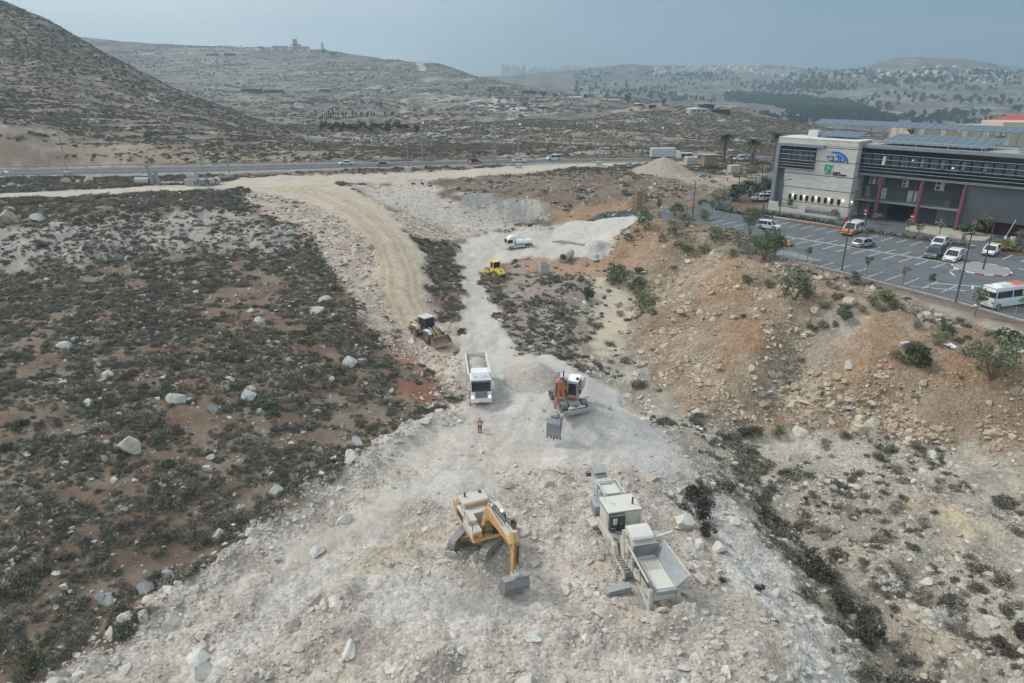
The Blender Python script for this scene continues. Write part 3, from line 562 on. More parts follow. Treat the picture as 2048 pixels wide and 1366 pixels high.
RK_LAB = {0:('pale limestone boulder lying in the rubble of the working pad','boulders on the pad'),1:('tan boulder on the rock-fill embankment below the car park','boulders on the embankment'),
 2:('weathered grey-white rock among shrubs on the left hillside','rocks on the left hillside'),3:('pinkish pale boulder beside the tan haul road','boulders beside the haul road'),
 4:('pale boulder in the rubble berm along the pad edge','boulders in the berm'),5:('pale rock on the stony bank right of the ditch','rocks on the right bank')}
def place_kind(kind, protos, bands, ntop, labs, cat, stuffname, stufflabel, sink):
    x, y, s, tint, lab = gather(kind, bands); zz = ground(x, y); n = len(x)
    an = rng.uniform(.8, 1.25, (n,3)); an[:,2] *= (rng.uniform(.7,1.2,n) if kind == 'shrub' else rng.uniform(.65,1.1,n)); scl = s[:,None]*an
    if kind == 'rock': scl[:,2] *= np.where(y > 205, .5, 1)
    tl = .12 if kind == 'shrub' else .35; rot = np.stack([rng.normal(0,tl,n), rng.normal(0,tl,n), rng.uniform(0,2*math.pi,n)], -1); idx = rng.integers(0, len(protos), n)
    P = np.stack([x, y, zz-s*sink], -1); X, Y_, D = to_px(x, y, zz); size = s/D*((X > 0) & (X < 2048) & (Y_ < 1366) & (Y_ > 0)); order = np.argsort(-size); top = order[:ntop]; rest = order[ntop:]
    # every prototype mesh is worn by at least one real individual
    src = {}
    for i in top:
        o = link(cat.replace(' ', '_'), protos[idx[i]]); o.location = P[i]; o.scale = scl[i]; o.rotation_euler = rot[i]; o['tint'] = [float(v) for v in tint[i]]
        tag(o, labs[int(lab[i])][0], cat, labs[int(lab[i])][1]); src.setdefault(int(idx[i]), o)
    points_object(stuffname, P[rest], scl[rest], rot[rest], idx[rest], tint[rest], [src[k] for k in sorted(src)], stufflabel, stuffname.replace('_', ' '))
    print(kind, n)
place_kind('shrub', SHRUBS, [(18,60,7.5),(60,205,7.0),(205,330,1.3),(330,650,.34),(650,2300,.014)], 280, SH_LAB, 'shrub', 'scrub', 'low dry scrub covering the hillsides', .04)
place_kind('rock', ROCKS, [(18,50,11.0),(50,95,9.5),(95,205,6.0),(205,420,.12)], 250, RK_LAB, 'boulder', 'rubble', 'loose limestone rubble and stones over the ground', .24)
# boulders that stand out in the photograph
def big_boulder(px, py, wpx, label, k=0, flat=1.0, tint=(.54,.51,.47), rz=None):
    p = hit(px, py); dep = to_px(*p)[2]; r_ = wpx*dep/F/2*.92
    o = link('boulder', ROCKS[k % 6]); o.location = p-np.array([0,0,r_*.12]); o.scale = (r_*1.1, r_*1.15, r_*1.15*flat); o.rotation_euler = (0,0,rng.uniform(0,6) if rz is None else rz); o['tint'] = list(tint); tag(o, label, 'boulder'); return o
GW = (.42,.42,.40)
for a in ((352,800,48,'broad pale boulder alone among shrubs in the middle of the left hillside',0,.8,GW),(262,900,56,'large cracked tan and white boulder on the left hillside',2,1.0,(.47,.42,.35)),
 (290,1182,40,'upright pale boulder on dark scrub near the pad edge, larger of the pair',4,1.2,GW),(335,1150,28,'smaller rounded boulder just above its upright neighbour by the pad edge',0,1.1,GW),
 (203,1198,24,'narrow grey boulder in the scrub left of the upright pale one',2,1.3,(.40,.40,.38)),(688,1042,44,'big pale block on the berm left of the yellow excavator',4,.9,(.58,.54,.50)),
 (632,1106,38,'low pale boulder on the track left of the yellow excavator',0,.9,(.58,.54,.50)),(398,1312,66,'long pale slab boulder at the bottom left of the pad',1,.8,(.57,.54,.50)),
 (408,1346,48,'rounded pale boulder in front of the long slab at the bottom left',4,1.1,(.60,.57,.53)),(78,438,54,'long grey slab on top of the terrace at far left',3,.9,(.42,.42,.40)),
 (18,445,40,'tan tilted block at the left edge of the terrace',2,1.2,(.38,.33,.27)),(582,470,36,'smooth grey boulder at the right end of the terrace',0,.9,(.40,.40,.38)),
 (552,990,38,'pale boulder half hidden in scrub below the berm',2,1.0,GW),(712,888,38,'pale boulder where the scrub meets the berm below the red soil',4,1.0,(.52,.50,.47)),
 (502,778,32,'flat tan boulder, upper of two stacked boulders on the left hillside',3,.8,(.46,.41,.33)),(498,796,40,'pale boulder, lower of two stacked boulders on the left hillside',0,1.0,GW),
 (212,752,44,'elongated white rock in the scrub of the left hillside',1,.8,GW),(130,692,42,'white outcrop rock near the left edge of the hillside',3,.9,GW),
 (624,622,60,'wide white outcrop slab above the loader on the left hillside',5,.6,GW),(655,600,52,'white layered outcrop nearest the haul road',3,.7,GW),(700,730,40,'grey round boulder in scrub left of the red soil',0,1.1,(.40,.40,.38)),
 (520,640,36,'small white outcrop near the middle of the left hillside',3,.8,GW),(1698,735,24,'tall pale boulder in the burnt gully of the embankment',4,1.5,(.56,.50,.42)),
 (1700,608,40,'large pinkish boulder high on the embankment below the car park',0,1.0,(.44,.38,.33)),(1600,868,40,'pale rounded boulder at the foot of the embankment',0,1.0,(.56,.51,.43)),
 (1745,850,36,'upright pale boulder among stones at the foot of the embankment',4,1.1,(.57,.52,.44)),(1366,1052,50,'massive pale boulder right of the crusher',2,1.0,(.57,.54,.49)),
 (1395,1090,44,'flat pale boulder behind the crusher hopper beside dark shrubs',3,.8,(.57,.54,.50)),(1440,1098,40,'blocky pale boulder on the right edge of the pad',0,1.0,(.57,.53,.49)),
 (1492,1146,32,'pale boulder on the right pad edge below the blocky one',4,.9,(.55,.52,.48)),(1557,1232,28,'grey-white boulder on the right edge of the pad near the bottom',0,1.0,(.52,.50,.47)),
 (924,1304,30,'pale boulder at the bottom of the rubble ridge below the excavator',0,1.0,(.59,.55,.51)),(784,1326,24,'pale boulder in the ridge at the bottom left of centre',4,1.1,(.58,.54,.50)),
 (1111,964,26,'single low boulder on the bare floor left of the crusher conveyor',3,.9,(.55,.51,.47)),(1340,1352,34,'pale boulder at the bottom edge below the crusher',0,1.0,(.58,.54,.50)),
 (1050,1328,26,'tilted pale slab in the ridge at bottom centre',3,1.2,(.57,.53,.49)),(1890,1245,54,'grey layered boulder on the right bank near the corner',5,.9,(.42,.41,.38)),(1860,1225,40,'flat grey slab beside the layered boulder on the right bank',3,.7,(.44,.43,.40)),
 (22,351,20,'',0,1.0,(.46,.40,.33)),):
    if a[3]: big_boulder(*a)
for a in ((8,375,16,'small pale boulder at far left by the highway guard rail',0,.8,(.45,.40,.35)),(24,376,22,'whitish boulder of the pair at far left by the guard rail',2,1.0,(.50,.47,.42)),(40,376,20,'reddish boulder of the pair at far left by the guard rail',4,1.0,(.45,.33,.27)),(55,374,20,'pointed brown boulder right of the pair by the guard rail',1,1.1,(.36,.30,.25)),
 (130,367,24,'large tan boulder in front of the lamp post by the highway',0,1.2,(.45,.34,.25)),(156,367,18,'small tan boulder between two larger ones by the highway',4,1.0,(.47,.39,.30)),(180,366,26,'broad tan boulder on the shoulder carrying a smaller stone',2,1.0,(.43,.35,.28))): big_boulder(*a)
# ================================================================== MODELLING HELPERS
class MB:
    def __init__(s): s.v = []; s.f = []; s.M = Matrix.Identity(4)
    def add(s, V, Fc):
        k = len(s.v); s.v += [s.M@Vector(v) for v in V]; s.f += [[k+i for i in f] for f in Fc]; return s
    def box(s, x0, x1, y0, y1, z0, z1, rot=None, piv=None):
        V = [(x, y, z) for x in (x0, x1) for y in (y0, y1) for z in (z0, z1)]
        if rot:
            c = Vector(piv) if piv else Vector(((x0+x1)/2, (y0+y1)/2, (z0+z1)/2)); m = Euler(rot).to_matrix(); V = [tuple(m@(Vector(v)-c)+c) for v in V]
        return s.add(V, [(0,1,3,2),(4,6,7,5),(0,4,5,1),(2,3,7,6),(0,2,6,4),(1,5,7,3)])
    def prism(s, prof, y0, y1, hw=None):
        """profile in x,z swept across y; hw(x,z) may narrow it"""
        n = len(prof)
        a = [(x, y0*(hw(x, z) if hw else 1), z) for x, z in prof]; b = [(x, y1*(hw(x, z) if hw else 1), z) for x, z in prof]
        return s.add(a+b, [list(range(n-1,-1,-1)), [n+i for i in range(n)]]+[(i, (i+1) % n, n+(i+1) % n, n+i) for i in range(n)])
    def plan(s, prof, z0, z1):
        n = len(prof); a = [(x, y, z0) for x, y in prof]; b = [(x, y, z1) for x, y in prof]
        return s.add(a+b, [list(range(n-1,-1,-1)), [n+i for i in range(n)]]+[(i, (i+1) % n, n+(i+1) % n, n+i) for i in range(n)])
    def tube(s, p0, p1, r0, r1=None, n=8, cap=True):
        r1 = r0 if r1 is None else r1; p0 = Vector(p0); p1 = Vector(p1); d = (p1-p0).normalized()
        a = d.orthogonal().normalized(); b = d.cross(a); V = []
        for p, r_ in ((p0, r0), (p1, r1)): V += [tuple(p+(a*math.cos(2*math.pi*i/n)+b*math.sin(2*math.pi*i/n))*r_) for i in range(n)]
        Fc = [(i, (i+1) % n, n+(i+1) % n, n+i) for i in range(n)]
        if cap: Fc += [list(range(n-1,-1,-1)), [n+i for i in range(n)]]
        return s.add(V, Fc)
    def path(s, pts, r_, n=6):
        for a, b in zip(pts[:-1], pts[1:]): s.tube(a, b, r_, n=n)
        return s
    def bar(s, p0, p1, w, h):
        """rectangular bar between two points"""
        p0 = Vector(p0); p1 = Vector(p1); d = (p1-p0).normalized(); up = Vector((0,0,1)) if abs(d.z) < .95 else Vector((1,0,0))
        a = d.cross(up).normalized()*w/2; b = a.cross(d).normalized()*h/2
        V = [tuple(p+i*a+j*b) for p in (p0, p1) for i, j in ((-1,-1),(1,-1),(1,1),(-1,1))]
        return s.add(V, [(3,2,1,0),(4,5,6,7),(0,1,5,4),(1,2,6,5),(2,3,7,6),(3,0,4,7)])
    def ring(s, c, r_in, r_out, w, n=20, axis='y'):
        """hollow cylinder about an axis through c"""
        V = []; 
        for i in range(n):
            a = 2*math.pi*i/n
            for r_, o in ((r_out,-w/2),(r_out,w/2),(r_in,w/2),(r_in,-w/2)):
                p = (r_*math.cos(a), o, r_*math.sin(a)) if axis == 'y' else ((o, r_*math.cos(a), r_*math.sin(a)) if axis == 'x' else (r_*math.cos(a), r_*math.sin(a), o)); V.append((c[0]+p[0], c[1]+p[1], c[2]+p[2]))
        Fc = []
        for i in range(n):
            j = (i+1) % n
            for k in range(4): Fc.append((4*i+k, 4*i+(k+1) % 4, 4*j+(k+1) % 4, 4*j+k))
        return s.add(V, Fc)
    def build(s, name, mat, parent=None, bevel=0, smooth=False):
        me = bpy.data.meshes.new(name); me.from_pydata([tuple(v) for v in s.v], [], s.f); me.materials.append(mat); me.update()
        bm = bmesh.new(); bm.from_mesh(me); bmesh.ops.recalc_face_normals(bm, faces=bm.faces); bm.to_mesh(me); bm.free()
        if smooth: me.polygons.foreach_set('use_smooth', [True]*len(me.polygons))
        o = link(name, me, parent)
        if bevel:
            m = o.modifiers.new('bevel', 'BEVEL'); m.width = bevel; m.segments = 2; m.limit_method = 'ANGLE'; m.angle_limit = R(40)
        return o
def empty(name, p, rz=0, label=None, cat=None, group=None, tilt=None):
    o = bpy.data.objects.new(name, None); COL.objects.link(o); o.location = tuple(map(float, p)); o.rotation_euler = (tilt[0] if tilt else 0, tilt[1] if tilt else 0, rz); o.empty_display_size = .3
    return tag(o, label, cat, group)
def kids(o): return [c for c in list(bpy.data.objects) if c.parent == o]
def copy_tree(o, parent=None):
    c = o.copy(); COL.objects.link(c)
    if parent is not None: c.parent = parent
    for ch in list(o.children): copy_tree(ch, c)
    return c
def head(a, b): return math.atan2(b[1]-a[1], b[0]-a[0])
DUST = (.50,.455,.41)
def paint(name, c, rough=.5, dust=.3, metal=0, var=.12, scale=2.0, dcol=DUST, bumpd=0, coat=0):
    """paint or metal with blotches and dust lying on what faces up"""
    g = NB(name); b = g.b; tcn = g.n('TexCoord'); nz = g.noise(tcn.outputs['Object'], scale, 5, .6); nz2 = g.noise(tcn.outputs['Object'], scale*6, 3, .6)
    k = g.rng(nz, .3, .7, 1-var, 1+var); sc = g.n('VectorMath', operation='SCALE'); rgb = g.n('RGB'); rgb.outputs[0].default_value = tuple(c)+(1,)
    g.l(rgb.outputs[0], sc.inputs[0]); g.l(k, sc.inputs['Scale']); out = sc.outputs[0]
    if dust:
        se = g.n('SeparateXYZ'); g.l(g.n('NewGeometry').outputs['Normal'], se.inputs[0])
        up = g.math('MULTIPLY', g.rng(se.outputs[2], -.2, .9, .25, 1), g.rng(g.math('ADD', nz, g.math('MULTIPLY', nz2, .5)), .45, .95, .25, 1.25)); t = g.math('MULTIPLY', up, dust, True)
        out = g.mix(t, out, dcol); g.l(g.math('ADD', rough, g.math('MULTIPLY', t, .4), True), b.inputs['Roughness'])
    else: b.inputs['Roughness'].default_value = rough
    g.l(out, b.inputs['Base Color']); b.inputs['Metallic'].default_value = metal
    if coat: b.inputs['Coat Weight'].default_value = coat; b.inputs['Coat Roughness'].default_value = .1
    if bumpd: g.bump(nz2, bumpd, .7)
    return g.m
def glow(name, c, st):
    g = NB(name); g.b.inputs['Base Color'].default_value = tuple(c)+(1,); g.b.inputs['Emission Color'].default_value = tuple(c)+(1,); g.b.inputs['Emission Strength'].default_value = st; return g.m
MT = dict(
 yellow=paint('excavator_yellow', (.56,.28,.045), .5, .6, var=.3), whitedust=paint('dusty_white_cover', (.60,.57,.52), .6, .75), ryellow=paint('roller_yellow', (.72,.50,.03), .4, .15), lyellow=paint('loader_yellow', (.33,.215,.065), .5, .55),
 steel=paint('worn_steel', (.23,.24,.255), .55, .45, .35), dark=paint('dark_rubber', (.03,.03,.032), .8, .35), tyre=paint('tyre_rubber', (.035,.035,.037), .85, .45), track=paint('track_steel', (.21,.22,.23), .6, .5, .3), black=paint('black_steel', (.022,.023,.025), .5, .25),
 glass=paint('window_glass', (.018,.024,.028), .06, .04), white=paint('white_truck_paint', (.74,.75,.75), .3, .10, coat=.3), dwhite=paint('dusty_white_paint', (.66,.66,.63), .5, .4), cream=paint('crusher_cream', (.56,.53,.445), .6, .7, var=.22), creamlid=paint('crusher_lid', (.66,.65,.58), .55, .5),
 hopper=paint('hopper_steel', (.27,.30,.34), .45, .42, .3), belt=paint('conveyor_belt', (.10,.10,.10), .8, .75), orange=paint('excavator_orange', (.60,.13,.05), .5, .35), grey=paint('grey_paint', (.30,.31,.32), .55, .35), lgrey=paint('light_grey_steel', (.48,.50,.51), .5, .25),
 chrome=paint('cylinder_chrome', (.6,.6,.6), .2, .15, .9), rust=paint('rusty_steel', (.22,.13,.07), .7, .4), silver=paint('silver_paint', (.50,.53,.55), .3, .05, .5, coat=.4), bodywhite=paint('car_white', (.78,.79,.80), .28, .04, var=.03, coat=.5), bodyblack=paint('car_black', (.012,.013,.016), .25, .06, coat=.5), bodygrey=paint('car_grey', (.10,.125,.155), .28, .05, .3, coat=.5), bodyblue=paint('car_blue', (.06,.17,.33), .3, .05, coat=.5), bodyred=paint('car_red', (.35,.03,.03), .3, .05, coat=.5),
 rim=paint('wheel_rim', (.42,.43,.44), .35, .15, .7), plate=paint('yellow_plate', (.55,.42,.03), .5, 0), red=paint('red_lamp', (.35,.02,.02), .3, 0), orangevan=paint('van_orange', (.62,.14,.035), .35, .03, coat=.4), green=paint('stripe_green', (.10,.42,.06), .4, .03), concrete=paint('concrete', (.42,.41,.39), .9, .2, bumpd=.02), lampon=glow('lamp_on', (1.0,.84,.55), 2.5),
 lampglass=paint('lamp_glass', (.55,.56,.55), .15, 0), signred=paint('sign_red', (.5,.03,.03), .5, 0), signwhite=paint('sign_white', (.75,.75,.75), .5, 0), galv=paint('galvanised_steel', (.36,.38,.39), .5, .1, .5), pole=paint('dark_lamp_pole', (.05,.055,.065), .5, .05), wood=paint('weathered_wood', (.28,.21,.14), .85, .1), skin=paint('skin', (.40,.24,.17), .6, 0), hivis=paint('orange_vest', (.85,.13,.02), .7, 0), trousers=paint('dark_trousers', (.025,.028,.035), .85, .1), reflect=paint('reflective_tape', (.72,.70,.62), .4, 0), hair=paint('black_hair', (.015,.013,.012), .7, 0), gravelload=paint('crushed_stone', (.47,.40,.345), .95, 0, var=.3, scale=6, bumpd=.08),
 headlamp=glow('headlamp_on', (1.0,.93,.75), 1.2))
# ---- crawler tracks
def track_mesh(L_, H_, y0, y1, n=44):
    m = MB(); r_ = H_/2; st = L_-H_; per = 2*st+2*math.pi*r_
    for i in range(n):
        s = per*i/n
        if s < st: p = (-st/2+s, H_, 0.)
        elif s < st+math.pi*r_: a = (s-st)/r_; p = (st/2+r_*math.sin(a), r_+r_*math.cos(a), a)
        elif s < 2*st+math.pi*r_: p = (st/2-(s-st-math.pi*r_), 0., math.pi)
        else: a = math.pi+(s-2*st-math.pi*r_)/r_; p = (-st/2+r_*math.sin(a), r_+r_*math.cos(a), a)
        w_ = per/n*.44; m.M = Matrix.Translation((p[0], 0, p[1]))@Euler((0, p[2], 0)).to_matrix().to_4x4()
        m.box(-w_, w_, y0, y1, -.07, 0); m.box(-w_*.9, -w_*.5, y0, y1, 0, .05)
    m.M = Matrix.Identity(4); return m
def track_frame(L_, H_, y0, y1):
    m = MB(); q = (y1-y0)*.18
    m.prism([(-L_/2+H_*.5, H_*.28), (L_/2-H_*.5, H_*.28), (L_/2-H_*.35, H_*.6), (L_/2-H_*.8, H_*.8), (-L_/2+H_*.8, H_*.8), (-L_/2+H_*.35, H_*.6)], y0+q, y1-q)
    for i in range(9):
        x = -L_/2+H_*.6+(L_-H_*1.2)*i/8; m.tube((x, y0+q*.5, H_*.22), (x, y1-q*.5, H_*.22), H_*.13, n=10)
    for x in (-L_/2+H_*.5, L_/2-H_*.5): m.tube((x, y0+q*.4, H_/2), (x, y1-q*.4, H_/2), H_*.37, n=16)
    return m
def cyl(parent, p0, p1, r_, name='hydraulic_cylinder', split=.55):
    p0 = Vector(p0); p1 = Vector(p1); q = p0.lerp(p1, split); c = MB().tube(p0, q, r_, n=10).tube(p0-(p1-p0).normalized()*.05, p0+(p1-p0).normalized()*.12, r_*1.25, n=10).build(name, MT['black'], parent, smooth=False)
    MB().tube(q, p1, r_*.55, n=10).build('piston_rod', MT['chrome'], c); return c
def crawler_excavator():
    base = hit(966, 1082); base[2] += .05
    hd = R(-66); tr = R(-118)
    e = empty('crawler_excavator', base, hd, 'dusty yellow crawler excavator digging in the rubble with its bucket down', 'excavator')
    tm = Matrix.Rotation(tr-hd, 4, 'Z')
    L_, H_ = 5.3, 1.12
    for s in (-1, 1):
        y0, y1 = (1.12, 1.78) if s > 0 else (-1.78, -1.12)
        t = track_mesh(L_, H_, y0, y1).build('track', MT['track'], e); t.matrix_local = tm
        track_frame(L_, H_-.14, y0, y1).build('track_frame', MT['rust'], t).location = (0,0,.07)
    cb = MB().prism([(-1.3,.55),(1.3,.55),(1.0,1.05),(-1.0,1.05)], -1.2, 1.2).tube((0,0,.9),(0,0,1.32), .85, n=24)
    for sx in (-1,1):
        for sy in (-1,1): cb.bar((sx*.7, sy*.4, .85), (sx*1.45, sy*1.35, .6), .5, .4)
    o = cb.build('undercarriage', MT['rust'], e, .03); o.matrix_local = tm
    # upper structure: x forward, y left; cab left
    MB().box(-2.6, 1.75, -1.5, 1.5, 1.32, 1.55).build('turntable_deck', MT['yellow'], e, .03)
    MB().prism([(-3.25,1.55),(-2.1,1.45),(-2.1,2.75),(-3.0,2.75),(-3.3,2.35)], -1.5, 1.5, lambda x, z: .93 if x < -3 else 1).build('counterweight', MT['yellow'], e, .1)
    h = MB().prism([(-2.1,1.55),(-.45,1.55),(-.45,2.55),(-2.1,2.62)], -1.5, 1.5).build('engine_housing', MT['whitedust'], e, .06)
    hd_ = MB().prism([(-2.75,2.76),(-1.25,2.64),(-1.35,3.05),(-2.65,3.12)], -1.15, 1.15).build('engine_hood', MT['whitedust'], e, .08)
    MB().box(-1.24, -1.20, -1.0, 1.0, 2.68, 2.98).build('hood_stripe', MT['yellow'], hd_)
    for k in range(5): MB().box(-1.9+k*.28, -1.75+k*.28, -1.54, -1.5, 1.8, 2.4).build('vent', MT['black'], h)
    MB().box(-.45, 1.6, -1.5, -.62, 1.55, 2.25).build('tool_box', MT['whitedust'], e, .05); tb = MB().box(1.6, 1.66, -1.46, -.66, 1.6, 2.2).build('tool_box_front', MT['yellow'], e)
    MB().box(1.661, 1.672, -1.35, -1.05, 1.78, 1.88).build('lettering_plate', MT['black'], tb)
    MB().box(-.45, .55, -1.46, -.66, 2.25, 2.62).build('fuel_tank', MT['whitedust'], e, .05)
    MB().tube((-2.25,-.7,3.0),(-2.25,-.7,3.5), .085, n=10).build('exhaust_pipe', MT['black'], e)
    MB().tube((-2.4,.7,3.05),(-2.4,.7,3.3), .13, n=10).build('air_intake', MT['black'], e)
    hr = MB()
    for x in (-.4, 1.5): hr.tube((x,-1.45,2.2),(x,-1.45,3.0), .025)
    hr.path([(-.4,-1.45,3.0),(1.5,-1.45,3.0)], .025).path([(-.4,-1.45,2.7),(1.5,-1.45,2.7)], .02); hr.path([(-2.2,-1.45,2.6),(-2.2,-1.45,3.1),(-.9,-1.45,3.1),(-.9,-1.45,2.6)], .022); hr.build('handrail', MT['black'], e)
    cab = MB().prism([(-.25,1.55),(1.55,1.55),(1.7,2.1),(1.5,3.1),(1.2,3.24),(-.25,3.24)], .52, 1.48).build('cab', MT['black'], e, .05)
    MB().prism([(-.3,3.2),(1.35,3.2),(1.3,3.32),(-.25,3.36)], .48, 1.52).build('cab_roof', MT['whitedust'], cab, .04)
    MB().prism([(.1,2.1),(1.45,2.1),(1.35,3.0),(.1,3.0)], 1.481, 1.50).build('side_window', MT['glass'], cab)
    MB().prism([(1.60,1.75),(1.715,2.12),(1.53,3.0),(1.50,3.0),(1.66,2.12),(1.56,1.75)], .6, 1.4).build('windscreen', MT['glass'], cab)
    MB().bar((1.55,1.6,2.4),(1.9,1.85,2.5), .04,.04).box(1.86,1.92,1.7,2.0,2.3,2.75).build('mirror', MT['black'], cab)
    wl = MB().box(1.25,1.37,1.05,1.2,3.36,3.5).build('work_light', MT['lampon'], cab)
    # boom: gooseneck, two side plates box section
    bp = [(.55,1.75),(.95,3.0),(1.55,4.35),(2.3,4.75),(3.6,4.75),(5.9,4.55),(6.55,4.35),(6.5,4.05),(5.7,4.0),(3.6,3.85),(2.5,3.75),(1.75,3.2),(1.2,1.75)]
    b = MB().prism(bp, -.42, .30); b.M = Matrix.Identity(4); bo = b.build('boom', MT['yellow'], e, .05)
    MB().prism([(2.2,4.76),(3.6,4.76),(5.9,4.56),(5.9,4.58),(3.6,4.785),(2.2,4.785)], -.36,.24).build('dust_cover', MT['whitedust'], bo)
    for y in (-.62, .42): cyl(bo, (1.35,y,1.5), (2.45,y,4.1), .12)
    cyl(bo, (2.6,-.06,4.95), (6.35,-.06,5.15), .13, split=.62)
    MB().path([(1.3,.05,4.2),(1.6,.1,4.75),(2.6,.15,5.0),(4.8,.2,4.85),(6.1,.2,4.75)], .035).path([(1.2,-.2,4.1),(1.6,-.25,4.7),(2.6,-.3,4.95),(4.8,-.3,4.8)], .03).build('hydraulic_hose', MT['black'], bo)
    st = MB().prism([(6.25,5.25),(6.6,5.3),(6.95,4.6),(6.95,4.1),(6.72,1.75),(6.40,1.7),(6.25,3.6),(6.1,4.4)], -.30, .18).build('stick', MT['yellow'], e, .04)
    cyl(st, (7.15,-.06,4.55), (6.95,-.06,2.1), .11, split=.7)
    MB().bar((6.6,-.06,2.2),(7.0,-.06,1.75), .34,.12).bar((7.0,-.06,1.85),(6.75,-.06,1.15), .4,.14).box(6.3,6.8,-.3,.2,1.2,1.75).build('bucket_linkage', MT['creamlid'], st, .02)
    # bucket: flat back, rounded heel, open towards the machine
    prof = [(6.42,1.42),(7.0,1.38),(7.16,.78),(7.05,.34),(6.72,.04),(6.25,-.06),(5.62,-.05)]
    inn = [(5.62,.0),(6.24,.0),(6.68,.11),(6.97,.38),(7.07,.78),(6.93,1.30),(6.42,1.34)]
    bk = MB().prism(prof+inn, -1.05, .93)
    for y in (-1.05, .88): bk.prism(prof+[(5.75,.25),(6.15,.95)], y, y+.05)
    bk.box(6.4,7.04,-1.08,.96,1.36,1.46); bko = bk.build('bucket', MT['steel'], e)
    for y in (-.75,-.25,.25,.65): MB().prism([(7.02,1.38),(7.2,.78),(7.1,.32),(6.74,.0),(6.70,.05),(7.05,.34),(7.16,.78),(7.0,1.36)], y-.05, y+.05).build('wear_strip', MT['track'], bko)
    for k in range(5): MB().prism([(5.9,.0),(5.5,-.12),(5.9,.12)], -1.0+k*.44, -.84+k*.44).build('tooth', MT['steel'], bko)
    MB().box(6.75,7.0,-.3,-.15,1.0,1.5).box(6.75,7.0,.05,.2,1.0,1.5).build('bucket_ear', MT['steel'], bko)
    return e
crawler_excavator()
def wheel(name, x, y, r_, w_, parent, rim=.55, n=24, tyre='tyre', rimm='rim', lugs=0):
    t = MB().ring((x, y, r_), r_*rim, r_, w_, n)
    if lugs:
        for i in range(lugs):
            a = 2*math.pi*i/lugs; t.M = Matrix.Translation((x, y, r_))@Matrix.Rotation(a, 4, 'Y'); t.box(r_*.97, r_*1.03, -w_*.5, w_*.5, -r_*.05, r_*.05, rot=(.35,0,0))
        t.M = Matrix.Identity(4)
    o = t.build(name, MT[tyre], parent, r_*.06)
    h = MB().tube((x, y-w_*.36, r_), (x, y+w_*.36, r_), r_*rim*1.01, n=n); h.tube((x, y-w_*.46, r_), (x, y+w_*.46, r_), r_*rim*.35, n=10); h.build('rim', MT[rimm], o); return o
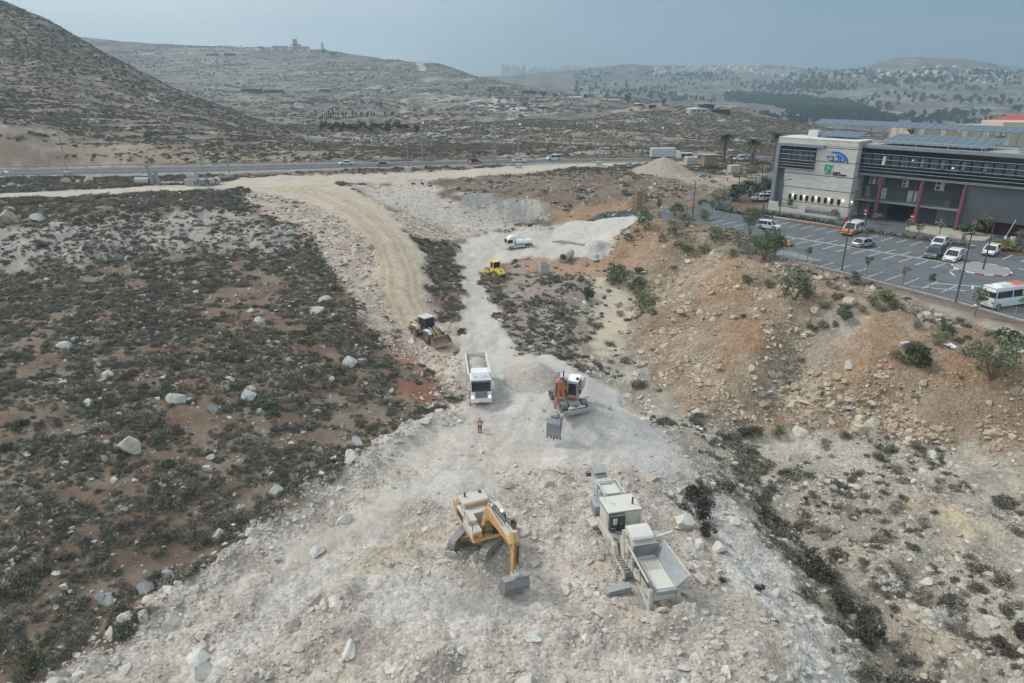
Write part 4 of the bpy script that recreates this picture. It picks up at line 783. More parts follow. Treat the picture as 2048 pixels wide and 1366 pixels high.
def dump_truck():
    a = hit(949, 735); b = hit(963, 812); h = head(a, b); ctr = (np.array(b)+np.array([-math.cos(h)*4.6, -math.sin(h)*4.6, 0])); ctr[2] = ground(ctr[0], ctr[1])+.02
    e = empty('dump_truck', ctr, h, 'white four-axle dump truck loaded with crushed stone facing the camera', 'truck')
    MB().box(-4.3, 4.0, -.45, .45, .75, 1.05).build('chassis', MT['black'], e)
    for x in (3.3, 1.5, -2.2, -3.55):
        for s in (-1,1): wheel('wheel', x, s*1.03, .52, .34 if x > 0 else .52, e, .52)
    cab = MB().prism([(2.55,.95),(4.62,.55),(4.66,1.5),(4.62,2.0),(4.40,3.05),(4.2,3.2),(2.55,3.3)], -1.22, 1.22).build('cab', MT['white'], e, .09)
    MB().prism([(2.45,3.3),(4.1,3.22),(3.6,3.75),(2.6,3.95)], -1.05, 1.05).build('roof_fairing', MT['white'], cab, .08)
    MB().prism([(4.645,2.02),(4.66,2.02),(4.445,3.0),(4.42,3.0)], -1.10, 1.10).build('windscreen', MT['glass'], cab)
    MB().prism([(4.44,3.0),(4.66,2.93),(4.66,3.02),(4.42,3.12)], -1.12, 1.12).build('sun_visor', MT['black'], cab)
    MB().box(4.645,4.69,-1.15,1.15,1.82,2.0).build('wiper_panel', MT['black'], cab)
    for s in (-1,1):
        MB().prism([(3.2,2.05),(4.4,2.0),(4.22,2.9),(3.2,2.9)], s*1.221, s*1.235).build('side_window', MT['glass'], cab)
        MB().box(4.35,4.5,s*1.30 if s > 0 else -1.52,1.52 if s > 0 else -1.30,2.0,2.9).bar((4.3,s*1.2,2.85),(4.42,s*1.4,2.85),.05,.05).build('mirror', MT['white'], cab, .03)
        MB().prism([(4.67,.98),(4.70,.98),(4.70,1.1),(4.67,1.28)], s*.86, s*1.12).build('headlight', MT['headlamp'], cab)
        MB().tube((3.9,s*.6,3.3),(3.9,s*.6,3.48),.09,n=8).build('beacon', MT['orange'], cab)
        MB().box(2.6,2.95,s*1.23 if s>0 else -1.3,1.3 if s>0 else -1.23,.6,1.0).build('step', MT['black'], cab)
    gr = MB().box(4.655,4.70,-.72,.72,1.0,1.78).build('grille', MT['grey'], cab, .02)
    for z in (1.08,1.22,1.36,1.5,1.64): MB().box(4.70,4.715,-.66,.66,z,z+.05).build('grille_slat', MT['black'], gr)
    gr2 = MB().bar((4.72,-.62,1.05),(4.72,.62,1.7),.05,.03).build('grille_badge', MT['chrome'], gr)
    MB().box(4.55,4.74,-1.23,1.23,.38,.90).build('bumper', MT['white'], cab, .06); MB().box(4.742,4.755,-.3,.3,.45,.56).build('number_plate', MT['plate'], cab)
    bx = MB(); y = 1.25
    bx.box(-4.5,2.2,-y,y,1.2,1.3); 
    for s in (-1,1):
        bx.box(-4.5,2.2,s*y-.05,s*y+.05,1.3,2.95)
        for k in range(8): bx.box(-4.4+k*.92,-4.3+k*.92,s*(y+.09)-.05,s*(y+.09)+.05,1.25,2.95)
        bx.box(-4.5,2.2,s*(y+.04)-.1,s*(y+.04)+.1,2.90,3.0)
    bx.box(2.14,2.24,-y,y,1.3,3.1); bx.box(-4.55,-4.45,-y,y,1.3,3.05)
    bx.build('dump_body', MT['dwhite'], e, .015)
    # heaped load
    xs = np.linspace(-4.4,2.1,40); yy = np.linspace(-1.2,1.2,18); V = []; Fc = []
    for i, x in enumerate(xs):
        for j, q in enumerate(yy):
            zz = 2.35+.55*(1-(q/1.25)**2)*(1-((x+1.2)/3.6)**4)+.18*math.sin(x*2.2)+.12*(float(vn(np.array(x*3),np.array(q*3),5))-.5); V.append((x,q,zz))
    for i in range(39):
        for j in range(17): Fc.append((i*18+j,(i+1)*18+j,(i+1)*18+j+1,i*18+j+1))
    me = np_mesh('load', V, Fc, MT['gravelload'], True); o = link('gravel_load', me, e)
    return e
dump_truck()
def wheel_loader():
    a = hit(834, 655); b = hit(884, 693); h = head(a, b); c = hit(856, 676)
    e = empty('wheel_loader', c+np.array([0,0,.02]), h, 'dusty tan wheel loader with white cab roof coming off the haul road', 'wheel loader')
    for x in (1.55,-1.55):
        for s in (-1,1): wheel('wheel', x, s*1.08, .80, .60, e, .48, rimm='lyellow', lugs=18)
    MB().prism([(-3.4,1.2),(-2.9,.75),(-.5,.75),(-.5,1.9),(-2.6,2.15),(-3.3,1.95)], -.95, .95).build('engine_housing', MT['lyellow'], e, .08)
    MB().box(-3.5,-3.1,-1.2,1.2,.75,1.25).build('counterweight', MT['lyellow'], e, .08)
    MB().prism([(-.4,.7),(2.1,.7),(2.1,1.25),(1.2,1.85),(.7,1.85),(-.4,1.2)], -.5, .5).build('front_frame', MT['lyellow'], e, .04)
    for x in (-1.55,1.55):
        for s in (-1,1): MB().prism([(x-.95,1.35),(x-.6,1.75),(x+.5,1.75),(x+.85,1.4),(x+.85,1.46),(x+.5,1.83),(x-.62,1.83),(x-.98,1.4)], s*.78, s*1.38).build('mudguard', MT['dwhite'], e)
    cab = MB().prism([(-1.05,1.5),(.55,1.5),(.75,2.1),(.45,3.15),(-.95,3.15)], -.78, .78).build('cab', MT['glass'], e, .03)
    for x, z0, x2 in ((-1.0,1.6,-.92),(.70,2.05,.46),(-.25,1.6,-.25)):
        for s in (-1,1): MB().bar((x,s*.78,z0),(x2,s*.78,3.15),.09,.09).build('cab_pillar', MT['black'], cab)
    MB().box(-1.05,.6,-.8,.8,1.5,1.95).build('cab_base', MT['black'], cab, .03)
    MB().box(-1.15,.62,-.88,.88,3.15,3.32).build('cab_roof', MT['whitedust'], cab, .07)
    MB().tube((-1.5,.45,2.0),(-1.5,.45,2.9),.07).build('exhaust_pipe', MT['black'], e)
    MB().box(-2.5,-1.3,-.6,.6,2.05,2.3).build('air_cleaner', MT['black'], e, .04)
    arm = MB()
    for s in (-1,1): arm.prism([(.75,1.75),(1.0,2.05),(2.0,1.75),(3.1,.75),(3.0,.45),(2.7,.5),(1.8,1.35)], s*.48-.07, s*.48+.07)
    arm.tube((2.1,-.48,1.3),(2.1,.48,1.3),.12); arm.build('lift_arm', MT['lyellow'], e, .02)
    MB().bar((1.5,0,2.0),(2.4,0,1.35),.25,.3).bar((2.4,0,1.5),(3.0,0,.9),.2,.2).build('bucket_lever', MT['lyellow'], e)
    cyl(e, (.9,0,1.9), (2.0,0,1.95), .09)
    prof = [(3.0,1.05),(2.92,.55),(3.05,.15),(3.35,.04),(4.1,.06),(4.1,.10),(3.4,.10),(3.12,.22),(3.0,.56),(3.07,1.05)]
    bk = MB().prism(prof, -1.45, 1.45)
    for s in (-1,1): bk.prism([(3.0,1.05),(2.92,.55),(3.05,.15),(3.35,.04),(4.05,.06),(3.55,.75)], s*1.45-.03, s*1.45+.03)
    bk.box(2.98,3.10,-1.47,1.47,1.02,1.16); bo = bk.build('bucket', MT['rust'], e)
    for k in range(8): MB().box(4.05,4.28,-1.4+k*.38,-1.25+k*.38,.03,.11).build('tooth', MT['steel'], bo)
    MB().bar((-.2,.8,2.9),(.5,1.15,2.7),.03,.03).box(.45,.5,1.05,1.25,2.4,2.75).build('mirror', MT['black'], cab)
wheel_loader()
def road_roller():
    a = hit(1004, 556); b = hit(975, 547); h = head(a, b); c = hit(990, 552)
    e = empty('road_roller', c, h, 'bright yellow single-drum road roller parked beside the valley road', 'road roller')
    MB().tube((1.65,-1.05,.76),(1.65,1.05,.76),.75,n=32).build('drum', MT['steel'], e)
    fr = MB()
    for s in (-1,1): fr.box(.55,2.65,s*1.12-.07,s*1.12+.07,.55,1.05)
    fr.box(2.5,2.7,-1.19,1.19,.55,1.0); fr.box(.45,.65,-1.19,1.19,.55,1.0); fr.build('drum_frame', MT['ryellow'], e, .03)
    for s in (-1,1): wheel('wheel', -1.4, s*.85, .74, .55, e, .5, rimm='ryellow', lugs=16)
    MB().prism([(-.6,.75),(-.6,1.75),(-1.9,1.7),(-2.75,1.2),(-2.8,.75)], -.72, .72).build('engine_hood', MT['ryellow'], e, .08)
    MB().box(-2.9,-2.7,-.75,.75,.6,.95).build('rear_bumper', MT['black'], e, .03)
    for k in range(4): MB().box(-2.45+k*.2,-2.35+k*.2,-.3,.3,1.42+k*.085,1.47+k*.085).build('hood_vent', MT['black'], e)
    MB().box(-.75,.5,-.85,.85,.8,1.45).build('platform', MT['ryellow'], e, .04)
    cab = MB().prism([(-.7,1.45),(.42,1.45),(.3,2.85),(-.62,2.85)], -.74, .74).build('cab', MT['glass'], e)
    for x, x2 in ((-.68,-.6),(.40,.29)):
        for s in (-1,1): MB().bar((x,s*.73,1.45),(x2,s*.73,2.85),.14,.14).build('cab_pillar', MT['ryellow'], cab)
    MB().box(-.72,.45,-.78,.78,1.4,1.75).build('cab_base', MT['ryellow'], cab, .03); MB().box(-.8,.48,-.85,.85,2.82,2.98).build('cab_roof', MT['ryellow'], cab, .06)
road_roller()
def water_truck():
    a = hit(1052, 493); b = hit(1024, 499); h = head(a, b)-R(8); c = hit(1037, 496)
    e = empty('tanker_truck', c, h, 'small white tanker truck driving round the bend of the valley road', 'truck')
    MB().box(-2.9,2.6,-.4,.4,.55,.8).build('chassis', MT['black'], e)
    for x in (1.75,-1.75):
        for s in (-1,1): wheel('wheel', x, s*.85, .42, .28 if x > 0 else .45, e, .5)
    cab = MB().prism([(1.15,.7),(2.95,.55),(3.0,1.35),(2.72,2.3),(1.2,2.35)], -1.05, 1.05).build('cab', MT['white'], e, .1)
    MB().prism([(1.0,2.34),(2.5,2.34),(2.0,2.8),(1.05,2.85)], -.9, .9).build('roof_fairing', MT['white'], cab, .08)
    MB().prism([(3.005,1.38),(3.02,1.38),(2.75,2.22),(2.735,2.22)], -.92, .92).build('windscreen', MT['glass'], cab)
    for s in (-1,1):
        MB().prism([(1.6,1.4),(2.75,1.38),(2.55,2.15),(1.6,2.15)], s*1.051, s*1.065).build('side_window', MT['glass'], cab); MB().box(2.75,2.85,s*1.15 if s>0 else -1.35,1.35 if s>0 else -1.15,1.4,1.95).bar((2.7,s*1,1.9),(2.8,s*1.2,1.9),.04,.04).build('mirror', MT['black'], cab); MB().box(2.985,3.02,s*.62 if s>0 else -.92,.92 if s>0 else -.62,.8,1.0).build('headlight', MT['lampglass'], cab)
    MB().box(2.9,3.08,-1.05,1.05,.45,.75).build('bumper', MT['white'], cab, .04); MB().box(3.0,3.02,-.5,.5,.82,1.0).build('grille', MT['black'], cab)
    tk = MB(); V = []; n = 20
    for x, sc in ((-2.85,.9),(-2.75,1),(.75,1),(.85,.9)): V += [(x, 1.02*sc*math.cos(2*math.pi*i/n), 1.42+.62*sc*math.sin(2*math.pi*i/n)) for i in range(n)]
    tk.add(V, [(k*n+i, k*n+(i+1)%n, (k+1)*n+(i+1)%n, (k+1)*n+i) for k in range(3) for i in range(n)]+[list(range(n)), [3*n+i for i in range(n)]]); t = tk.build('tank', MT['white'], e)
    MB().tube((-1.0,0,2.0),(-1.0,0,2.16),.28,n=14).build('tank_lid', MT['lgrey'], t); MB().path([(-2.6,.5,1.98),(-2.6,.5,2.25),(.6,.5,2.25),(.6,.5,1.98)],.03).path([(-2.6,-.5,1.98),(-2.6,-.5,2.25),(.6,-.5,2.25),(.6,-.5,1.98)],.03).build('handrail', MT['lgrey'], t)
    MB().box(-1.3,.9,-1.0,1.0,.45,.8).build('side_locker', MT['dwhite'], e, .03); MB().box(-3.2,-2.85,-.9,.9,.5,.62).build('rear_bumper', MT['black'], e)
water_truck()
def wheeled_excavator():
    c = PZ(1136, 806, 0); c = hit(1136, 808); hd = R(-109); tr = R(-72)
    e = empty('wheeled_excavator', c, hd, 'orange and white wheeled excavator on the stockpile with its bucket hanging over the slope', 'excavator', tilt=(0, R(3)))
    e.scale = (1.12,)*3
    tm = Matrix.Rotation(tr-hd, 4, 'Z')
    u = MB().box(-1.9, 1.9, -.55, .55, .65, 1.05).tube((0,0,1.0),(0,0,1.3), .62, n=20)
    for x in (1.35,-1.35): u.tube((x,-.95,.55),(x,.95,.55), .16)
    uo = u.build('undercarriage', MT['grey'], e, .03); uo.matrix_local = tm
    for x in (1.35,-1.35):
        for s in (-1,1): wheel('wheel', x, s*1.02, .54, .58, uo, .5, n=22)
    bl = MB().prism([(2.15,.10),(2.30,.05),(2.42,.25),(2.34,.58),(2.22,.60),(2.28,.28)], -1.4, 1.4).build('dozer_blade', MT['grey'], uo, .02)
    MB().plan([(1.75,-.5),(2.25,-.95),(2.25,.95),(1.75,.5)], .68, .78).build('blade_support', MT['whitedust'], uo, .02)
    MB().tube((2.0,0,.785),(2.0,0,.79), .22, n=18).build('support_hole', MT['black'], uo)
    MB().box(-2.35,-2.2,-1.25,1.25,.45,.6).bar((-1.9,-.8,.8),(-2.3,-1.1,.3),.2,.2).bar((-1.9,.8,.8),(-2.3,1.1,.3),.2,.2).build('outrigger', MT['grey'], uo)
    MB().box(-1.9, 1.15, -1.22, 1.22, 1.3, 1.5).build('turntable_deck', MT['orange'], e, .03)
    MB().prism([(-2.15,1.45),(-1.0,1.45),(-1.0,2.3),(-1.9,2.35),(-2.2,2.0)], -1.22, 1.22).build('counterweight', MT['whitedust'], e, .09)
    h = MB().box(-1.0,.9,-1.22,-.42,1.5,2.2).build('engine_housing', MT['grey'], e, .06)
    MB().box(-.7,-.2,-1.0,-.6,2.2,2.5).tube((-1.2,-.8,2.3),(-1.2,-.8,2.95),.07).tube((-.1,-.7,2.2),(-.1,-.7,2.6),.15).build('exhaust_pipe', MT['black'], e)
    MB().path([(.8,-1.2,1.5),(.8,-1.2,2.9),(-.9,-1.2,2.9),(-.9,-1.2,2.2)],.03).build('handrail', MT['black'], e)
    cab = MB().prism([(-.4,1.5),(1.2,1.5),(1.3,2.0),(1.15,2.95),(.9,3.08),(-.4,3.08)], .22, 1.20).build('cab', MT['grey'], e, .05)
    MB().prism([(-.45,3.05),(1.1,3.05),(1.05,3.18),(-.4,3.22)], .16, 1.26).build('cab_roof', MT['bodywhite'], cab, .05)
    MB().prism([(1.26,1.75),(1.32,2.0),(1.17,2.92),(1.15,2.92),(1.30,2.0),(1.24,1.75)], .32, 1.1).build('windscreen', MT['glass'], cab)
    MB().prism([(-.2,2.0),(1.1,2.0),(1.0,2.9),(-.2,2.9)], 1.201, 1.215).build('side_window', MT['glass'], cab)
    MB().box(1.05,1.2,.3,.42,3.18,3.3).build('work_light', MT['lampglass'], cab); MB().box(.6,.8,.95,1.2,3.2,3.4).build('beacon', MT['black'], cab)
    MB().bar((1.2,1.2,2.6),(1.4,1.5,2.5),.04,.04).box(1.38,1.42,1.4,1.62,2.1,2.55).build('mirror', MT['black'], cab)
    bo = MB().prism([(.5,1.5),(.8,1.5),(1.45,2.6),(2.15,3.55),(3.4,4.0),(3.5,3.75),(2.5,3.2),(1.9,2.5),(1.15,1.4)], -.32, .08).build('boom', MT['orange'], e, .03)
    cyl(bo, (.95,-.12,2.9),(2.3,-.12,3.7), .09); cyl(bo, (2.2,-.12,3.85),(3.9,-.12,4.25), .09); 
    for y in (-.42,.16): cyl(bo, (1.1,y,1.5),(1.9,y,2.9), .08)
    MB().path([(.8,0,2.4),(1.3,.1,3.3),(2.4,.1,3.95),(3.4,.1,4.25)],.03).build('hydraulic_hose', MT['black'], bo)
    st = MB().prism([(3.25,4.35),(3.55,4.4),(3.85,3.9),(4.4,1.75),(4.18,1.65),(3.4,3.4)], -.26, .06).build('stick', MT['orange'], e, .03)
    cyl(st, (3.95,-.1,4.2),(4.5,-.1,2.2), .08)
    MB().box(4.1,4.5,-.32,.12,1.15,1.75).build('tilt_rotator', MT['creamlid'], st, .04); MB().box(4.0,4.6,-.45,.25,.85,1.15).build('coupler', MT['steel'], st, .04)
    prof = [(3.85,.85),(4.75,.88),(4.95,.5),(4.95,-.55),(4.85,-.9),(4.78,-.9),(4.80,-.5),(4.7,.45),(4.55,.7),(3.85,.75)]
    bk = MB().prism(prof, -.75, .55)
    for y in (-.75,.52): bk.prism([(3.85,.85),(4.75,.88),(4.95,.5),(4.95,-.55),(4.85,-.9),(4.1,.1)], y, y+.03)
    b = bk.build('bucket', MT['hopper'], e)
    for z in (.45,.2,-.05,-.3): MB().box(4.95,4.975,-.74,.54,z,z+.07).build('wear_strip', MT['steel'], b)
    for k in range(5): MB().box(4.80,4.88,-.72+k*.30,-.6+k*.30,-1.12,-.88).build('tooth', MT['black'], b)
wheeled_excavator()
def crusher_details(e):
    ld = MB()
    for y in (1.68, 1.95): ld.bar((.5,y,.3),(.5,y,2.0),.05,.05)
    for k in range(6): ld.bar((.5,1.68,.4+k*.28),(.5,1.95,.4+k*.28),.04,.04)
    ld.build('ladder', MT['lgrey'], e)
    MB().tube((2.4,-.9,3.47),(2.4,-.9,4.1),.08,n=10).build('exhaust_pipe', MT['black'], e)
    for p in (((1.0,1.2,1.2),(.4,1.35,1.9),(-.4,1.25,2.3)),((1.2,1.0,1.9),(.7,1.1,2.3),(-.2,1.0,2.6)),((-2.6,1.15,1.3),(-3.3,1.2,1.1),(-4.6,1.1,1.5)),((3.6,1.0,1.6),(4.2,.8,1.3),(5.2,.72,1.7))): MB().path(list(p), .045).build('hydraulic_hose', MT['black'], e)
    for x in (2.0,2.7,3.3): MB().box(x-.3,x+.3,-1.37,-1.35,1.95,3.15).build('side_panel', MT['creamlid'], e)
    MB().tube((-4.9,-1.25,1.75),(-4.9,-1.45,3.1),.07,n=8).tube((-3.4,-1.25,1.75),(-3.4,-1.4,3.1),.07,n=8).tube((-4.9,1.25,1.75),(-4.9,1.45,3.1),.07,n=8).tube((-3.4,1.25,1.75),(-3.4,1.4,3.1),.07,n=8).build('hopper_strut', MT['lgrey'], e)
    MB().tube((3.2,1.2,3.47),(3.2,1.2,4.2),.03,n=6).box(3.1,3.3,1.1,1.3,4.2,4.35).build('work_light', MT['lampglass'], e)
    MB().box(-1.6,-.9,.955,.965,2.0,2.3).build('warning_plate', MT['ryellow'], e)
def crusher():
    cM = MT['cream']; a = np.array([10.4,41.3]); b = np.array([7.66,53.75]); h = head(a, b)
    x0, y0 = a[0]+math.cos(h)*4.3, a[1]+math.sin(h)*4.3
    e = empty('jaw_crusher', (x0, y0, ground(x0, y0)+.02), h, 'cream coloured tracked jaw crusher with steel feed hopper and discharge conveyor', 'crusher')
    for s in (-1,1):
        y0_, y1_ = (1.0,1.5) if s > 0 else (-1.5,-1.0); t = track_mesh(4.7, .95, y0_, y1_, 38).build('track', MT['track'], e); t.location.x = -.3
        f = track_frame(4.7,.82,y0_,y1_).build('track_frame', cM, t); f.location = (0,0,.06)
    ch = MB()
    for s in (-1,1): ch.prism([(-6.3,1.35),(-6.3,1.75),(4.2,1.75),(4.2,1.45),(2.9,.95),(-1,.95),(-3.5,1.2)], s*.95-.12, s*.95+.12)
    ch.box(-2,2,-1.0,1.0,.7,.95).box(-6.3,-6.1,-1.05,1.05,1.35,1.75); ch.build('chassis', cM, e, .02)
    # hopper supports at the open end
    lg = MB()
    for s in (-1,1):
        lg.box(-6.35,-6.05,s*1.05-.14,s*1.05+.14,.25,2.35).bar((-6.2,s*1.0,.5),(-3.2,s*1.0,1.3),.2,.25).box(-3.0,-2.8,s*1.05-.1,s*1.05+.1,1.3,2.3)
    lg.box(-6.45,-5.7,-1.25,1.25,.12,.32); lg.build('support_leg', cM, e, .02)
    MB().bar((-6.6,1.1,.15),(-4.4,1.15,.5),.5,.14).build('ramp_plate', MT['hopper'], e)
    for y in (-.55,0,.55): MB().box(-6.25,-6.0,y-.12,y+.12,1.75,2.25).build('spring_mount', cM, e, .03)
    # feed hopper: sloping walls
    def plate(P, name, mat, par):
        P = [Vector(p) for p in P]; n = (P[1]-P[0]).cross(P[2]-P[0]).normalized()*.05; V = [p-n for p in P]+[p+n for p in P]; k = len(P)
        return MB().add([tuple(v) for v in V], [list(range(k-1,-1,-1)), [k+i for i in range(k)]]+[(i,(i+1)%k,k+(i+1)%k,k+i) for i in range(k)]).build(name, mat, par)
    zb, zt = 2.35, 3.45
    hp = empty('feed_hopper', (0,0,0)); hp.parent = e
    fl = MB().box(-6.3,-2.5,-.72,.72,2.2,2.36).build('feeder_pan', MT['creamlid'], hp)
    for k in range(7): MB().box(-4.3,-3.0,-.55+k*.17,-.50+k*.17,2.36,2.40).build('grizzly_bar', MT['steel'], fl)
    plate([(-6.45,-.75,zb),(-2.7,-.75,zb),(-2.5,-1.45,zt),(-6.7,-1.55,zt)], 'hopper_wall', MT['hopper'], hp); plate([(-6.45,.75,zb),(-6.7,1.55,zt),(-2.5,1.35,zt),(-2.7,.75,zb)], 'hopper_wall', MT['hopper'], hp)
    MB().box(-6.62,-6.4,-.85,.85,2.15,2.38).build('hopper_lip', MT['hopper'], hp)
    rb = MB()
    for s in (-1,1):
        rb.bar((-6.72,s*1.57,zt+.02),(-2.5,s*1.42,zt+.02),.1,.1)
        for k in range(5): rb.bar((-6.3+k*.85,s*.85,2.3),(-6.35+k*.88,s*1.5,3.3),.07,.12)
    rb.build('hopper_rib', cM, hp)
    # jaw
    MB().box(-2.7,-2.55,-.95,.95,2.3,3.4).build('deflector_plate', MT['steel'], e)
    MB().prism([(-2.5,1.75),(-.3,1.75),(-.3,3.1),(-.7,3.5),(-1.9,3.55),(-2.5,3.1)], -.95, .95).build('jaw_box', cM, e, .08)
    MB().prism([(-2.3,3.5),(-.5,3.45),(-.6,3.75),(-1.2,3.9),(-2.15,3.72)], -.85,.9).build('dust_hood', MT['creamlid'], e, .08)
    for s in (-1,1): MB().tube((-1.3,s*1.0,2.55),(-1.3,s*1.25,2.55),.72,n=26).build('flywheel', cM, e, .03)
    MB().bar((-2.2,-1.1,3.5),(-2.9,-2.0,4.35),.22,.22).build('wall_prop', cM, e); MB().bar((-1.8,1.25,1.6),(-1.2,1.25,3.8),.2,.2).bar((-2.4,1.3,1.6),(-2.4,1.3,3.3),.14,.14).build('lifting_post', cM, e)
    # engine
    en = MB().box(1.7,3.75,-1.35,1.4,1.75,3.35).build('engine_housing', cM, e, .08)
    MB().box(1.6,3.85,-1.42,1.47,3.35,3.47).build('engine_lid', MT['creamlid'], en, .05)
    gl = MB().box(1.95,3.55,1.405,1.42,2.1,3.2).build('radiator_grille', MT['black'], en)
    for k in range(8): MB().box(1.95,3.55,1.42,1.45,2.12+k*.135,2.19+k*.135).build('louvre', MT['creamlid'], gl)
    MB().box(1.3,1.72,.1,1.35,1.75,3.25).build('engine_bay', MT['black'], e, .02); MB().tube((1.45,.95,2.5),(1.45,.95,3.05),.25,n=14).build('air_filter', MT['lgrey'], e); MB().box(1.2,1.5,.3,.6,1.9,2.6).box(1.15,1.4,.9,1.3,1.9,2.2).build('hydraulic_pump', MT['dark'], e)
    MB().box(1.62,1.70,-1.3,.05,1.8,3.3).build('access_door', cM, en)
    MB().box(-.2,1.7,-1.3,1.3,1.75,1.85).build('walkway', MT['steel'], e)
    ra = MB()
    for y in (-1.3,-.4,.5): ra.path([(.0,y,1.85),(.0,y,3.0)],.035)
    for z in (2.45,3.0): ra.path([(.0,.5,z),(.0,-1.3,z),(1.5,-1.3,z)],.035)
    ra.path([(.8,-1.3,1.85),(.8,-1.3,3.0)],.03).path([(1.5,-1.3,1.85),(1.5,-1.3,3.0)],.03); ra.build('guard_rail', MT['lgrey'], e)
    MB().prism([(-.6,.9),(1.9,1.0),(3.6,1.0),(3.8,1.7),(-.2,1.7)], 1.2, 1.62).build('side_locker', cM, e, .05)
    # main conveyor
    cv = MB()
    for s in (-1,1): cv.bar((2.0,s*.62,1.0),(8.6,s*.62,3.05),.10,.40)
    for k in range(7): cv.bar((2.4+k*.95,-.62,1.05+k*.295),(2.4+k*.95,.62,1.05+k*.295),.08,.08)
    co = cv.build('conveyor_frame', MT['lgrey'], e, .01)
    MB().bar((2.0,0,1.22),(8.65,0,3.27),1.08,.05).build('conveyor_belt', MT['belt'], co); MB().tube((8.65,-.6,3.1),(8.65,.6,3.1),.22,n=16).build('head_drum', MT['steel'], co)
    MB().prism([(6.4,2.62),(7.0,2.8),(7.0,3.15),(6.75,3.28),(6.4,3.0)], -.68,.68).build('belt_hood', MT['creamlid'], co, .05); MB().bar((7.6,0,3.35),(8.5,0,3.62),1.3,.05).build('head_cover', MT['hopper'], co)
    MB().box(8.2,8.6,.68,1.05,2.7,3.1).build('drive_motor', MT['dark'], co, .04)
    fr = MB()
    for x in (4.1,6.0):
        for s in (-1,1): fr.bar((x,s*.85,1.4),(x,s*.85,3.5),.1,.1)
        fr.bar((x,-.85,3.5),(x,.85,3.5),.12,.1)
    for s in (-1,1): fr.bar((3.9,s*.85,3.5),(6.1,s*.85,3.5),.1,.12).bar((4.1,s*.85,3.4),(6.0,s*.85,1.9),.06,.06)
    fr.build('magnet_frame', MT['lgrey'], e); MB().box(4.4,5.8,-.72,.72,2.95,3.3).build('magnet_belt', MT['creamlid'], e, .06)
    MB().prism([(3.9,1.5),(5.2,1.9),(5.2,2.5),(3.9,2.5)], 1.05,1.75,None).build('side_chute', MT['hopper'], e)
    MB().bar((4.0,1.0,1.3),(3.9,2.2,1.0),1.1,.1).build('side_chute_flap', cM, e)
    crusher_details(e)
    MB().bar((-3.9,1.6,.75),(-3.9,3.5,.55),.55,.22).bar((-3.9,1.6,.95),(-3.9,3.4,.78),.62,.06).build('side_conveyor', MT['hopper'], e)
crusher()
